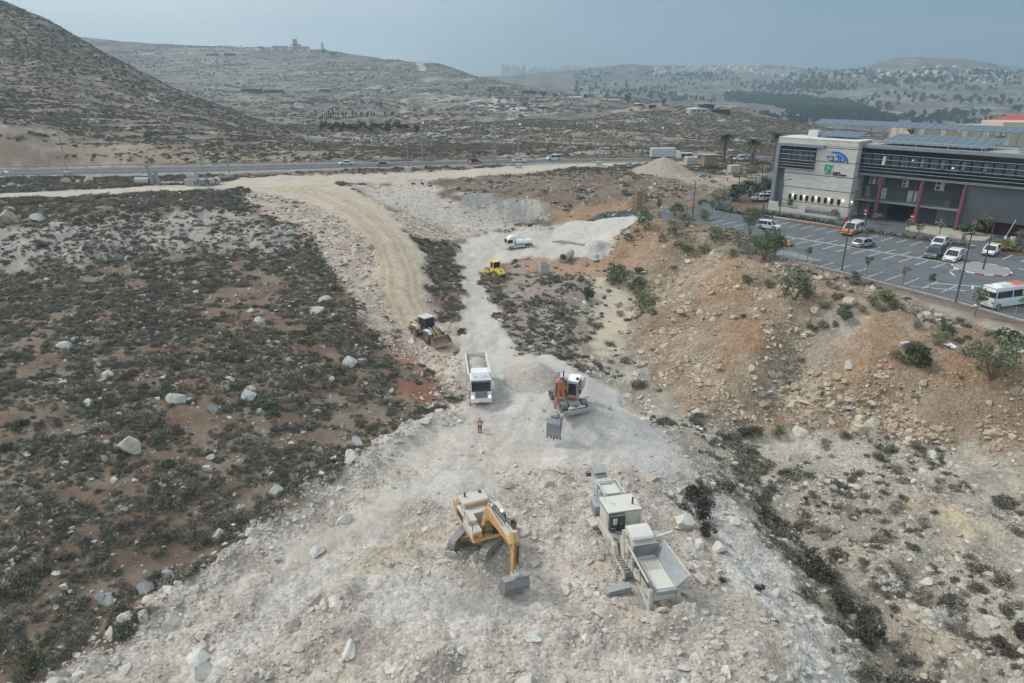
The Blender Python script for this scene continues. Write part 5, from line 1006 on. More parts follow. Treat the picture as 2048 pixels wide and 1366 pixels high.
# ---- the worker
def skin_obj(name, verts, edges, radii, mat, parent, root=0, lev=2):
    me = bpy.data.meshes.new(name); me.from_pydata(verts, edges, []); me.materials.append(mat); o = link(name, me, parent)
    m = o.modifiers.new('skin', 'SKIN'); lay_ = me.skin_vertices[0] if me.skin_vertices else None
    if lay_ is None:
        bm = bmesh.new(); bm.from_mesh(me); bm.verts.layers.skin.verify(); bm.to_mesh(me); bm.free(); lay_ = me.skin_vertices[0]
    for i, r_ in enumerate(radii): lay_.data[i].radius = r_ if isinstance(r_, tuple) else (r_, r_); lay_.data[i].use_root = (i == root)
    m.use_smooth_shade = True; s = o.modifiers.new('smooth', 'SUBSURF'); s.levels = s.render_levels = lev; return o
def person():
    p = hit(960, 865); e = empty('person', p, R(95), 'person in orange reflective vest and dark trousers standing on the gravel before the truck', 'person')
    # x forward, y left
    V = [(0,0,.95),(0,0,1.15),(0,0,1.36),(.01,0,1.50),(.02,0,1.58),(.03,0,1.70), (0,.20,1.42),(.0,.27,1.14),(.10,.24,.92),(0,-.20,1.42),(.0,-.27,1.14),(.10,-.24,.92),
         (.0,.10,.88),(.04,.12,.50),(-.03,.13,.09),(.12,.14,.04),(0,-.10,.88),(-.01,-.12,.50),(-.07,-.12,.09),(.08,-.13,.04)]
    E = [(0,1),(1,2),(2,3),(3,4),(4,5),(2,6),(6,7),(7,8),(2,9),(9,10),(10,11),(0,12),(12,13),(13,14),(14,15),(0,16),(16,17),(17,18),(18,19)]
    r_ = [(.14,.10),(.13,.10),(.15,.11),(.055,.055),(.085,.085),(.085,.09),(.065,.065),(.047,.047),(.034,.034),(.065,.065),(.047,.047),(.034,.034),(.085,.085),(.062,.062),(.045,.045),(.04,.035),(.085,.085),(.062,.062),(.045,.045),(.04,.035)]
    b = skin_obj('body', V, E, r_, MT['skin'], e)
    for s in (-1,1):
        hv = MB().box(.07,.13,s*.24-.02,s*.24+.02,.82,.92)
        for k in range(4): hv.tube((.075+k*.017,s*.24,.83),(.085+k*.017,s*.235,.745-(.012 if k in (1,2) else 0)),.0085,.007,6)
        hv.tube((.075,s*.225,.89),(.11,s*.20,.835),.010,.008,6); hv.build('hand', MT['skin'], e, .008)
    skin_obj('vest', [(0,0,.92),(0,0,1.15),(0,0,1.36),(0,0,1.46),(0,.17,1.43),(0,-.17,1.43)], [(0,1),(1,2),(2,3),(2,4),(2,5)], [(.19,.14),(.18,.135),(.20,.145),(.10,.09),(.095,.10),(.095,.10)], MT['hivis'], e)
    for s in (-1,1): skin_obj('sleeve', [(0,s*.19,1.43),(0,s*.27,1.14),(.07,s*.25,.98)], [(0,1),(1,2)], [.075,.058,.05], MT['dark'] if s < 0 else MT['hivis'], e)
    skin_obj('trousers', [(0,0,.93),(.0,.10,.86),(.04,.12,.50),(-.03,.13,.13),(0,-.10,.86),(-.01,-.12,.50),(-.07,-.12,.13)], [(0,1),(1,2),(2,3),(0,4),(4,5),(5,6)], [(.16,.13),.105,.085,.07,.105,.085,.07], MT['trousers'], e)
    MB().ring((0,0,1.02),.165,.195,.06,20,'z').ring((0,0,1.16),.16,.19,.05,20,'z').build('reflective_strip', MT['reflect'], e)
    skin_obj('hair', [(.0,0,1.66),(.0,0,1.74)], [(0,1)], [.098,.085], MT['hair'], e)
    for s in (-1,1):
        sh = MB().prism([(-.12,.0),(.2,.0),(.2,.05),(.05,.1),(-.12,.12)], -.05,.05).build('shoe', MT['black'], e, .02); sh.location = (-.0 if s > 0 else -.04, s*.13, 0)
        MB().tube((.115,s*.03,1.685),(.12,s*.03,1.685),.012,n=8).build('eye', MT['black'], b)
        MB().ring((.03,s*.088,1.66),.01,.03,.015,8).build('ear', MT['skin'], b)
    MB().tube((.10,0,1.67),(.135,0,1.63),.012,.016,6).build('nose', MT['skin'], b)
person()
# ---- piles and pieces of the site
def pile(name, px, py, r_, h_, label, seed, mat='gravelload', ell=1.0, rz=0):
    c = hit(px, py); n, k = 26, 48; V = [(0,0,h_)]; Fc = []
    for i in range(1, n):
        t = i/(n-1)
        for j in range(k):
            a = 2*math.pi*j/k; w_ = 1+.22*(float(vn(np.array(math.cos(a)*1.6+seed), np.array(math.sin(a)*1.6), seed))-.5)*2
            x, y = math.cos(a)*r_*t*w_, math.sin(a)*r_*t*w_*ell; z = h_*(math.sqrt(1+ .012)-math.sqrt((t*.995)**2+.012))/.9
            z += .10*h_*(float(fbm(np.array(x*1.1+seed), np.array(y*1.1), seed, 3))-.5)*min(1, 3*t*(1-t)+.2)
            xr, yr = x*math.cos(rz)-y*math.sin(rz), x*math.sin(rz)+y*math.cos(rz)
            V.append((xr, yr, max(z, 0)+float(ground(c[0]+xr, c[1]+yr))-c[2]-(.12 if i == n-1 else .03)))
    Fc += [(0, 1+j, 1+(j+1) % k) for j in range(k)]
    for i in range(n-2):
        for j in range(k): Fc.append((1+i*k+j, 1+(i+1)*k+j, 1+(i+1)*k+(j+1) % k, 1+i*k+(j+1) % k))
    o = link(name, np_mesh(name, V, Fc, MT[mat], True)); o.location = c; tag(o, label, 'gravel pile'); return o
MT['palegravel'] = paint('pale_crushed_stone', (.50,.465,.43), .95, 0, var=.25, scale=3, bumpd=.14); MT['sandstone'] = paint('sandy_crushed_stone', (.44,.385,.335), .95, 0, var=.28, scale=3, bumpd=.14)
MT['roadheap'] = paint('brown_stone_heap', (.36,.295,.24), .95, 0, var=.3, scale=2, bumpd=.15)
pile('gravel_pile', 1078, 764, 5.0, 2.5, 'large cone of pinkish crushed stone right of the dump truck', 3, 'sandstone')
pile('gravel_pile', 928, 978, 3.0, 1.0, 'small low cone of crushed stone behind the yellow excavator', 5, 'palegravel', 1.2)
pile('gravel_pile', 1324, 345, 10.0, 4.6, 'tall heap of pinkish stone beside the highway', 9, 'roadheap')
pile('gravel_pile', 1172, 462, 9.0, 1.0, 'low pale heap of road stone beside the bend', 13, 'palegravel', .7, R(20))
pile('gravel_pile', 1228, 452, 9.0, 1.7, 'pale heap of road stone against the new asphalt', 15, 'palegravel', .8, R(25))
pile('gravel_pile', 1190, 497, 4.5, 1.8, 'small pale cone of stone at the foot of the embankment', 17, 'palegravel')
def sheet(name, pts, mat, label=None, cat=None, kind=None, dz=.05, thick=.05, n=14):
    """a thin sheet draped on the ground between two edge lines"""
    A, B = [polyw(p) for p in pts]; A = resample(A, n); B = resample(B, n); V = []; m = 7
    for a, b in zip(A, B):
        for t in np.linspace(0, 1, m): q = a*(1-t)+b*t; V.append((q[0], q[1], float(ground(*q))+dz))
    k = len(V); V += [(x, y, z-thick-.3) for x, y, z in V]; Fc = []
    for i in range(n-1):
        for j in range(m-1): Fc.append((i*m+j, (i+1)*m+j, (i+1)*m+j+1, i*m+j+1))
    rim_ = [j for j in range(m)]+[i*m+m-1 for i in range(1,n)]+[(n-1)*m+j for j in range(m-2,-1,-1)]+[i*m for i in range(n-2,0,-1)]
    for a, b in zip(rim_, rim_[1:]+rim_[:1]): Fc.append((a, b, k+b, k+a))
    o = link(name, np_mesh(name, V, Fc, mat)); tag(o, label, cat, kind=kind); return o
def asphalt_mat(name, c, seed=0):
    g = NB(name); pos = g.n('NewGeometry').outputs['Position']; a = g.noise(pos, .25+seed, 5, .6); b_ = g.noise(pos, 14, 3, .6); cr = g.n('TexVoronoi', feature='DISTANCE_TO_EDGE'); cr.inputs['Scale'].default_value = .09; g.l(pos, cr.inputs['Vector'])
    k = g.math('ADD', g.rng(a, .3, .7, .82, 1.2), g.rng(b_, .3, .7, -.12, .12)); sc = g.n('VectorMath', operation='SCALE'); rgb = g.n('RGB'); rgb.outputs[0].default_value = tuple(c)+(1,); g.l(rgb.outputs[0], sc.inputs[0]); g.l(k, sc.inputs['Scale'])
    out = g.mix(g.rng(cr.outputs['Distance'], 0, .012, .5, 0), sc.outputs[0], (.03,.03,.032)); g.l(out, g.b.inputs['Base Color']); g.b.inputs['Roughness'].default_value = .8; g.bump(b_, .01, .6); return g.m
MT['asph'] = asphalt_mat('asphalt', (.06,.065,.073)); MT['asphnew'] = asphalt_mat('new_asphalt', (.045,.047,.052)); MT['asphlot'] = asphalt_mat('car_park_asphalt', (.105,.115,.125), .1); MT['line'] = paint('road_paint', (.62,.62,.60), .7, 0, var=.25, scale=3)
MT['mat'] = paint('black_sheeting', (.07,.075,.08), .6, .25)
sheet('road_new_asphalt', ([(1166,446),(1205,425),(1250,420),(1275,423)],[(1176,449),(1215,446),(1245,441),(1274,431)]), MT['asphnew'], kind='structure')
sheet('plastic_sheeting', ([(1104,483),(1120,481),(1140,483),(1150,487)],[(1106,485),(1130,489),(1145,489),(1150,488)]), MT['mat'], 'black plastic sheeting lying on the pale gravel beside the bend', 'sheeting')
sheet('geotextile_roll', ([(1150,486),(1165,488),(1180,490),(1193,491)],[(1150,489),(1165,492),(1178,494),(1189,495)]), MT['mat'], 'grey sheeting strip continuing from the black sheet to the embankment', 'sheeting')
def pipe(px, py, L_, ro, ri, rz, label, mat='concrete', z=0, group=None, tilt=0, name='concrete_pipe'):
    c = hit(px, py); o = MB().ring((0,0,ro), ri, ro, L_, 26, 'x').build(name, MT[mat], None, .03); o.location = c+np.array([0,0,z]); o.rotation_euler = (0,tilt,rz); tag(o, label, 'pipe', group); return o
pipe(1134, 519, 3.6, .92, .70, R(62), 'large concrete pipe at the end of the red soil under the embankment', tilt=R(-6))
o = MB(); o.box(-.9,.9,-.9,-.78,0,2.0).box(-.9,.9,.78,.9,0,2.0).box(-.9,-.78,-.78,.78,0,2.0).box(.78,.9,-.78,.78,0,2.0).box(-.78,.78,-.78,.78,0,.12)
o = o.build('concrete_box', MT['concrete'], None, .02); o.location = hit(1088, 546); o.rotation_euler = (0,0,R(8)); tag(o, 'open grey concrete manhole box beside the red soil', 'manhole box')
fn = empty('safety_netting', hit(1072, 545), R(5), 'crumpled orange safety netting left of the concrete box', 'netting')
m_ = MB(); r_ = random.Random(4)
for i in range(26): x = r_.uniform(-1.8,1.2); y = r_.uniform(-.4,.4); m_.bar((x,y,r_.uniform(.0,.3)),(x+r_.uniform(-.8,.8),y+r_.uniform(-.3,.3),r_.uniform(.2,.7)),.16,.03)
m_.build('net', MT['orange'], fn)
pipe(286, 369, 3.4, .92, .75, R(6), 'big pale concrete pipe lying left of the steel formwork by the highway')
pipe(404, 371, 2.2, .95, .78, R(75), 'concrete pipe section left of the lattice tower foot', group=None); pipe(420, 371, 2.2, .95, .78, R(80), 'concrete pipe section right behind the lattice tower foot'); pipe(433, 369, 2.4, .95, .76, R(95), 'white concrete pipe end with dark rim right of the lattice tower', 'concrete')
for k, px in enumerate((322,332,341,350,359,366)): pipe(px, 368, 3.0, .28, .2, R(85), 'thin pale pipe in the row between the formwork and the concrete chamber', group='row of thin pipes', name='thin_pipe')
c = hit(386, 371); ch = empty('concrete_chamber', c, R(12), 'grey concrete chamber with a higher rear block beside the lattice tower', 'concrete chamber')
ch.scale = (.74,)*3; MB().box(-2.3,2.3,-1.4,1.4,0,2.1).build('chamber_base', MT['concrete'], ch, .04); MB().box(-1.7,2.2,.0,1.3,2.1,3.6).build('chamber_top', MT['concrete'], ch, .04); MB().tube((1.4,-1.41,1.0),(1.4,-1.43,1.0),.7,n=20).build('pipe_opening', MT['dark'], ch); MB().box(-2.4,.9,-1.5,-.1,2.1,2.22).build('chamber_slab', MT['concrete'], ch)
for k, (px, hh, tl, lb) in enumerate(((306,6.0,-.12,'tall steel formwork panel leaning by the pipes, taller of the two'),(318,4.6,-.12,'shorter steel formwork panel leaning right of the taller one'))):
    f = empty('formwork_panel', hit(px, 369), R(10), lb, 'formwork', tilt=(R(4), tl)); f.scale = (.85,)*3; m_ = MB()
    for x in (-.55,-.2,.2,.55): m_.box(x-.06,x+.06,-.08,.08,0,hh)
    for i in range(int(hh/.6)): m_.box(-.6,.6,-.11,-.05,.2+i*.6,.3+i*.6)
    m_.build('panel_frame', MT['galv'], f); MB().box(-.58,.58,.08,.12,0,hh).build('panel_sheet', MT['lgrey'], f)
# ================================================================== CAR PARK AND BUILDING (own axes: U along the bays, V towards the building)
LP1 = PZ(1617,482,6.0); _q = PZ(1937,534,6.0)-LP1; LU = _q/np.linalg.norm(_q); LVv = np.array([-LU[1], LU[0], 0]); LANG = math.atan2(LU[1], LU[0])
def W(u, v, z=6.0): p = LP1+LU*u+LVv*v; return np.array([p[0], p[1], z])
LM = Matrix.Translation((LP1[0], LP1[1], 0))@Matrix.Rotation(LANG, 4, 'Z')
class LB(MB):
    """builder working in car-park axes (absolute z)"""
    def __init__(s): super().__init__(); s.M = LM.copy()
LZ = 6.05
MT['islandgrey'] = paint('grey_island', (.24,.245,.25), .9, .05)
def flat(name, pts, z, mat, kind=None, label=None, cat=None, parent=None, th=.3):
    o = LB().plan(pts, z-th, z).build(name, mat, parent); tag(o, label, cat, kind=kind); return o
def uvp(px, py): d_ = PZ(px, py, LZ)-LP1; return (float(d_@LU), float(d_@LVv))
EDGEL = [uvp(*q) for q in ((1325,441),(1400,449),(1478,464),(1528,489),(1560,508))]
flat('car_park', EDGEL+[(6,-17.2),(13.5,-18.4),(19.7,-20),(31,-22.7),(40,-25.8),(60,-33),(75,-20),(75,34),(-22,34),(-30,31),(-52,24)], LZ, MT['asphlot'], kind='structure')
# access road up to the highway
ar = sheet('access_road', ([(1365,433),(1395,412),(1425,395),(1455,380),(1490,366),(1525,352),(1560,338)],[(1440,438),(1450,420),(1462,405),(1485,390),(1512,376),(1545,362),(1590,346)]), MT['asphlot'], kind='structure', dz=.12, n=20)
mk = LB(); wl_ = .075
def bay(u, v0, v1, du=0): mk.add([(u-wl_+du*0, v0, LZ+.004), (u+wl_, v0, LZ+.004), (u+wl_+du, v1, LZ+.004), (u-wl_+du, v1, LZ+.004)], [(0,1,2,3)])
for k in range(13): bay(-2.0+k*2.65, .45, 4.6, .45)
for k in range(13): bay(-5.2+k*2.65, -.4, -5.2, -.6)
for k in range(11): bay(2.3+k*2.7, -12.8-.12*k, -17.4-.24*k, -.5)
for k in range(15): bay(-14.0+k*2.65, 10.0, 14.9, .5)
for k in range(4): bay(30+k*2.65, 10.0, 14.9, .5)
for k in range(7): bay(-28+k*2.7, 2.0, 6.8, .4)
def stripe(u0, v0, u1, v1, w_=.12):
    d = np.array([u1-u0, v1-v0]); n_ = np.array([-d[1], d[0]])/np.linalg.norm(d)*w_/2; mk.add([(u0-n_[0],v0-n_[1],LZ+.004),(u1-n_[0],v1-n_[1],LZ+.004),(u1+n_[0],v1+n_[1],LZ+.004),(u0+n_[0],v0+n_[1],LZ+.004)], [(0,1,2,3)])
for a in ((26.2,-5.9,27.4,-8.0),(26.0,-15.5,32,-12),(24.5,-19.5,31,-16.2),(31,-12,31.5,-14.5),(33.5,4.5,41,4.0),(34,9,40,4)): stripe(*a, .25)
o = mk.build('bay_markings', MT['line']); tag(o, kind='structure')
o = flat('kerb_strip', [(-6,-.18),(27,-.18),(27,.18),(-6,.18)], LZ+.13, MT['concrete'], kind='structure')
o = flat('pavement', [EDGEL[-1],(6,-17.35),(13.5,-18.55),(19.7,-20.15),(31,-22.85),(40,-25.95),(60,-33.2),(60,-33.7),(40,-26.4),(31,-23.25),(19.7,-20.5),(13.5,-18.9),(6,-17.7),(EDGEL[-1][0],EDGEL[-1][1]-.4)], LZ+.12, MT['concrete'], kind='structure')
flat('pavement_bay_end', [(-6,-17.0),(4.5,-17.1),(9,-14.2),(3,-11.5),(-3,-12.2)], LZ+.10, MT['islandgrey'], kind='structure')
# planters
MT['soil'] = paint('planter_soil', (.17,.095,.06), .95, 0, var=.3, scale=3, bumpd=.05); MT['paving'] = paint('beige_paving', (.40,.36,.29), .9, .1)
flat('planting_bed', [(-12,15.3),(4,15.3),(24,15.0),(24,17.2),(4,17.4),(-12,17.6)], LZ+.14, MT['soil'], kind='structure'); flat('planting_bed_far', [(27.5,15.5),(50,15.5),(50,19),(29,19)], LZ+.14, MT['soil'], kind='structure')
flat('pavement_planter', [(-30,17.7),(4,17.5),(24,17.3),(24,17.9),(4,18.1),(-30,18.4)], LZ+.13, MT['concrete'], kind='structure')
flat('plaza', [(9,27)]+[(11-2*math.sin(t), 25.3+1.8*math.cos(t)) for t in np.linspace(2.6,.4,6)][:0]+[(9.5,24.5),(12,23.4),(22,22.5),(24,24),(24,31),(10,34)], LZ+.14, MT['paving'], kind='structure')
# traffic island with red and white kerb
cI, n = (29.3,-.6), 40; pts = [(cI[0]+4.1*math.cos(2*math.pi*i/n), cI[1]+3.7*math.sin(2*math.pi*i/n)*(1.25 if math.sin(2*math.pi*i/n) > 0 else 1)) for i in range(n)]
isl = tag(LB().plan(pts, 5.9, LZ+.14).build('traffic_island', MT['islandgrey']), 'rounded grey traffic island with red and white painted kerb in the car park', 'traffic island')
for k in range(n):
    a, b = pts[k], pts[(k+1) % n]; q = [(cI[0]+(p[0]-cI[0])*s, cI[1]+(p[1]-cI[1])*s) for s, p in ((1.0,a),(1.045,a),(1.045,b),(1.0,b))]
    LB().plan(q, 5.9, LZ+.155).build('kerb_stone', MT['signred'] if (k//2) % 2 else MT['signwhite'], isl)
# ---- the building
def stone_mat():
    g = NB('stone_cladding'); tcn = g.n('TexCoord'); br = g.n('TexBrick'); mp = g.n('Mapping'); g.l(g.n('NewGeometry').outputs['Position'], mp.inputs[0]); mp.inputs['Rotation'].default_value = (0,0,-LANG)
    sx = g.n('SeparateXYZ'); g.l(mp.outputs[0], sx.inputs[0]); cb = g.n('CombineXYZ'); g.l(g.math('ADD', sx.outputs[0], sx.outputs[1]), cb.inputs[0]); g.l(sx.outputs[2], cb.inputs[1]); g.l(cb.outputs[0], br.inputs[0])
    br.inputs['Scale'].default_value = 1; br.inputs['Brick Width'].default_value = 1.3; br.inputs['Row Height'].default_value = .42; br.inputs['Mortar Size'].default_value = .012; br.inputs['Color1'].default_value = (.56,.53,.48,1); br.inputs['Color2'].default_value = (.66,.63,.58,1); br.inputs['Mortar'].default_value = (.36,.34,.31,1)
    nz = g.noise(g.n('NewGeometry').outputs['Position'], .8, 4); g.l(g.mix(g.rng(nz,.35,.7,0,.35), br.outputs[0], (.50,.46,.40)), g.b.inputs['Base Color']); g.b.inputs['Roughness'].default_value = .85; return g.m
MT['stone'] = stone_mat(); MT['bgrey'] = paint('grey_render', (.085,.095,.105), .85, .03, var=.08, scale=.5); MT['fgrey'] = paint('grey_frame', (.22,.24,.255), .6, .05, scale=.5); MT['dglass'] = paint('dark_window', (.010,.014,.019), .07, 0); MT['pane'] = paint('window_pane', (.055,.085,.11), .08, 0, var=.4, scale=.4)
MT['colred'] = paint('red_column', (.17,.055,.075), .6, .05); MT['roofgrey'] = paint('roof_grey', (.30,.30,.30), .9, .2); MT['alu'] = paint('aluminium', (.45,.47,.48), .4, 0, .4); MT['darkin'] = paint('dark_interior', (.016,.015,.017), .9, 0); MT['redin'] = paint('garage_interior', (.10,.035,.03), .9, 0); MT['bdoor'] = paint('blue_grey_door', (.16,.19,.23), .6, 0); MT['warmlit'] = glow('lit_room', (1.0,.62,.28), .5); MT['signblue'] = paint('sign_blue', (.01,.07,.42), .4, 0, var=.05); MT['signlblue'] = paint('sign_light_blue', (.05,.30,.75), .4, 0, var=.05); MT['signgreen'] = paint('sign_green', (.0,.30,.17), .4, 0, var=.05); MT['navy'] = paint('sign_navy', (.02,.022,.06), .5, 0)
bl = empty('office_building', W(0,30), LANG, 'stone and dark glass office building with solar panels on the roof beside the car park', 'building')
IL = bl.matrix_basis.copy(); bl_inv = (Matrix.Translation(W(0,30))@Matrix.Rotation(LANG,4,'Z')).inverted()
def B(): m = MB(); m.M = bl_inv@LM; return m
st = B().box(-19.8,-4.1,28.5,36,5.5,22.5).build('stone_block', MT['stone'], bl)
for z in (8.35,11.6,14.75,17.9,20.9): B().box(-19.82 if z < 15.5 else -13.0,-4.08,28.47,33,z,z+.14).build('groove', MT['bgrey'], st)
B().box(-22.2,-4.0,28.35,36.2,22.5,22.75).box(-22.2,-4.1,28.4,36,21.45,22.5).build('parapet', MT['stone'], bl)
B().box(-22.2,-21.3,27.6,36,5.5,21.45).box(-21.3,-11.2,27.6,28.45,20.85,21.45).box(-21.3,-19.8,29.6,36,5.5,15.9).build('grey_frame', MT['fgrey'], bl)
wb = B().box(-21.25,-13.0,28.0,36,15.85,20.85).build('window_band', MT['dglass'], bl)
for k in range(6): B().box(-21.0+k*1.33,-19.9+k*1.33,27.97,28.0,17.9,19.9).build('pane', MT['pane'], wb)
rl = B()
for z in (15.9,16.6,17.2,17.85,19.0,20.0): rl.box(-21.3,-12.9,27.75,27.85,z,z+.10)
rl.build('sun_louvre', MT['alu'], wb)
for k, x in enumerate((275,350,430,510,590,675,760,845,935)):
    u_ = -17.7+(x-275)/660*11.4; B().box(u_-.33,u_+.33,28.44,28.52,8.75,10.0).build('small_window', MT['dglass'], bl)
for x in (315,475,635,805,985):
    u_ = -17.7+(x-275)/660*11.4; B().box(u_-.09,u_+.09,28.3,28.48,9.75,10.0).build('wall_lamp', MT['lampon'], bl)
    lp = bpy.data.lights.new('wall_light', 'POINT'); lo = link('wall_light', lp); lo.parent = bl; lo.location = (bl_inv@LM)@Vector((u_,28.15,9.75)); lp.energy = 6; lp.color = (1,.75,.45); lp.shadow_soft_size = .1
B().box(-4.05,-3.9,29.8,30.0,9.4,9.7).build('wall_lamp', MT['lampon'], bl)
lp = bpy.data.lights.new('wall_light', 'POINT'); lo = link('wall_light', lp); lo.parent = bl; lo.location = (bl_inv@LM)@Vector((-3.7,29.9,9.4)); lp.energy = 5; lp.color = (1,.75,.45); lp.shadow_soft_size = .1
# ramp parapet and rails
B().box(-21.5,-13.4,26.0,26.3,5.5,7.1).box(-21.5,-19.2,25.95,26.35,5.5,8.2).box(-14.2,-12.6,25.95,26.35,5.5,7.9).box(-12.6,-5.0,25.6,25.9,5.5,6.5).build('ramp_wall', MT['stone'], bl)
B().prism([(-19.2,7.1),(-14.2,7.1),(-14.2,6.9)], 26.3,27.5).box(-19,-5,26.9,27.2,5.5,7.2).build('ramp_slab', MT['fgrey'], bl)
rr = B()
for k in range(14): u_ = -19+k*1.05; rr.tube((u_,26.15,6.9),(u_,26.15,8.0),.03)
rr.path([(-19.2,26.15,8.1),(-13,26.15,7.8),(-5,25.8,7.4)],.035).path([(-19.2,26.15,7.5),(-5,25.8,6.9)],.025); rr.build('handrail', MT['black'], bl)
# wing: upper dark glass band
wn = B().box(-4.05,46,31,46,15.75,21.3).build('window_band', MT['dglass'], bl)
B().box(-4.0,46,30.5,46.1,21.3,21.95).box(-4.0,46,30.75,31,15.5,15.75).build('roof_fascia', MT['fgrey'], bl)
for k in range(26):
    u_ = -3.4+k*1.9; q = B().box(u_,u_+1.5,30.96,31.0,17.75,19.9).build('pane', MT['pane'], wn)
    if k in (2,6,8,10,12,17,20): B().add([(u_+.1,30.93,19.8),(u_+.75,30.93,19.8),(u_+.75,30.55,18.0),(u_+.1,30.55,18.0)],[(0,1,2,3)]).build('open_sash', MT['lgrey'] if k == 2 else MT['signlblue'] if False else MT['pane'], q)
for k, z, s_ in ((5,19.3,.22),(17,18.6,.5),(9,18.3,.3),(12,18.4,.25),(20,18.3,.3)): B().box(-3.2+k*1.9,-3.2+k*1.9+s_*1.6,30.93,30.955,z,z+s_).build('lit_room', MT['warmlit'], wn)
rl = B()
for z in (15.85,16.6,17.3,18.0,19.05,20.15): rl.box(-4.0,46,30.68,30.76,z,z+.09)
rl.build('sun_louvre', MT['alu'], wn)
B().box(-4.1,46,35,46,5.5,15.75).build('recessed_wall', MT['bgrey'], bl)
B().box(17.3,46,31.3,35.0,8.75,15.5).box(17.3,19.6,31.3,35,5.5,8.75).box(41,46,31.3,35,5.5,8.75).build('grey_volume', MT['bgrey'], bl)
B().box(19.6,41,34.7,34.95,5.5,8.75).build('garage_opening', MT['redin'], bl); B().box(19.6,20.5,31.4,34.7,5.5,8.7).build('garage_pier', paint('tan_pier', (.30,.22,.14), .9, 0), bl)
B().box(-4.1,17.3,31.1,35,9.95,10.25).build('balcony_slab', MT['fgrey'], bl)
br_ = B()
for k in range(19): u_ = -3.8+k*1.15; br_.tube((u_,31.2,10.25),(u_,31.2,11.3),.025)
br_.path([(-4,31.2,11.3),(17.2,31.2,11.3)],.035).path([(-4,31.2,10.8),(17.2,31.2,10.8)],.02); br_.build('balcony_rail', MT['black'], bl)
for u_ in (.9,9.1,17.1): B().tube((u_,30.95,5.6),(u_,31.35,15.7),.42,n=14).build('column', MT['colred'], bl)
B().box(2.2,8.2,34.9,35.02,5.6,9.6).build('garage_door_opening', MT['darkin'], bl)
for u_ in (12.0,14.3): B().box(u_,u_+2.2,34.9,35.03,6.1,9.3).build('service_door', MT['bdoor'], bl)
for u_, w_ in ((5.6,1.0),(.2,1.0),(6.9,.6)): B().box(u_,u_+w_,34.92,35.02,10.3,12.6).build('balcony_door', MT['lgrey'], bl)
B().box(-3.2,-2.2,34.9,35.02,10.3,12.8).build('balcony_door', MT['fgrey'], bl); B().box(-3.8,-1.8,34.9,35.02,5.7,8.8).build('entrance_door', MT['rust'], bl)
for u_, s_ in ((-2.6,1.1),(-.9,1.1),(4.2,1.1),(10.7,1.5)):
    ac = B().box(u_,u_+s_*1.15,34.5,35.0,13.3,13.3+s_*1.4).build('air_conditioner', MT['creamlid'], bl)
    for z in (13.3+s_*.35,13.3+s_*1.02): B().tube((u_+s_*.4,34.49,z),(u_+s_*.4,34.47,z),s_*.27,n=14).build('fan', MT['black'], ac)
B().box(13.8,14.8,32.3,32.9,10.25,11.8).build('bin', MT['dark'], bl)
B().box(-4.0,46,31,46,21.95,22.05).box(-19.8,-4.1,29,36,22.5,22.55).build('roof_deck', MT['roofgrey'], bl)
# solar arrays
def pv_mat():
    g = NB('solar_panel'); br = g.n('TexBrick'); mp = g.n('Mapping'); g.l(g.n('TexCoord').outputs['Object'], mp.inputs[0]); g.l(mp.outputs[0], br.inputs[0]); br.offset = 0
    br.inputs['Scale'].default_value = 1; br.inputs['Brick Width'].default_value = 1.7; br.inputs['Row Height'].default_value = 1.05; br.inputs['Mortar Size'].default_value = .03; br.inputs['Color1'].default_value = (.03,.045,.065,1); br.inputs['Color2'].default_value = (.045,.065,.09,1); br.inputs['Mortar'].default_value = (.32,.34,.36,1)
    g.l(br.outputs[0], g.b.inputs['Base Color']); g.b.inputs['Roughness'].default_value = .22; return g.m
MT['pv'] = pv_mat()
def array(u0, u1, v0, v1, z0, z1, lab, cut=0):
    a = empty('solar_array', W((u0+u1)/2, (v0+v1)/2, z0), LANG, lab, 'solar panels'); inv = (Matrix.Translation(W((u0+u1)/2,(v0+v1)/2,z0))@Matrix.Rotation(LANG,4,'Z')).inverted()
    def A(): m = MB(); m.M = inv@LM; return m
    A().add([(u0,v0,z0),(u1-cut,v0,z0),(u1,v1,z1),(u0+cut,v1,z1),(u0,v0,z0-.06),(u1-cut,v0,z0-.06),(u1,v1,z1-.06),(u0+cut,v1,z1-.06)],[(0,1,2,3),(7,6,5,4),(0,4,5,1),(1,5,6,2),(2,6,7,3),(3,7,4,0)]).build('panel_field', MT['pv'], a)
    f = A()
    for k in range(int((u1-u0)/3)+1):
        u_ = min(u0+cut+k*3+.2, u1-cut-.2)
        f.bar((u_,v0+.2,22.0),(u_,v0+.2,z0),.1,.1).bar((u_,v1-.2,22.0),(u_,v1-.2,z1-.08),.1,.1).bar((u_,v0,z0-.12),(u_,v1,z1-.12),.08,.1)
    f.build('panel_frame', MT['alu'], a)
array(-1.5,20.5,31.6,40.5,22.5,24.0,'front slanted solar panel field on the right wing roof', 1.5); array(-15,-6,32.5,38,23.2,24.0,'small solar panel field on the stone block roof'); array(-22,46,44.5,50.5,25.0,25.9,'long raised rear row of solar panels along the whole roof'); array(24,46,32.5,41,22.6,24.0,'right-hand solar panel field at the edge of the photo')
B().box(-22,46,36.0,52,5.5,21.9).build('rear_block', MT['fgrey'], bl); B().box(-17.5,-15.3,33,35,22.55,24.2).build('roof_hut', MT['dwhite'], bl)
pr = B(); pr.path([(-3.5,31.2,22.0),(-3.5,31.2,23.0),(46,31.2,23.0)],.04); 
for k in range(25): pr.tube((-3.5+k*2,31.2,22),(-3.5+k*2,31.2,23),.03)
pr.build('roof_rail', MT['alu'], bl)
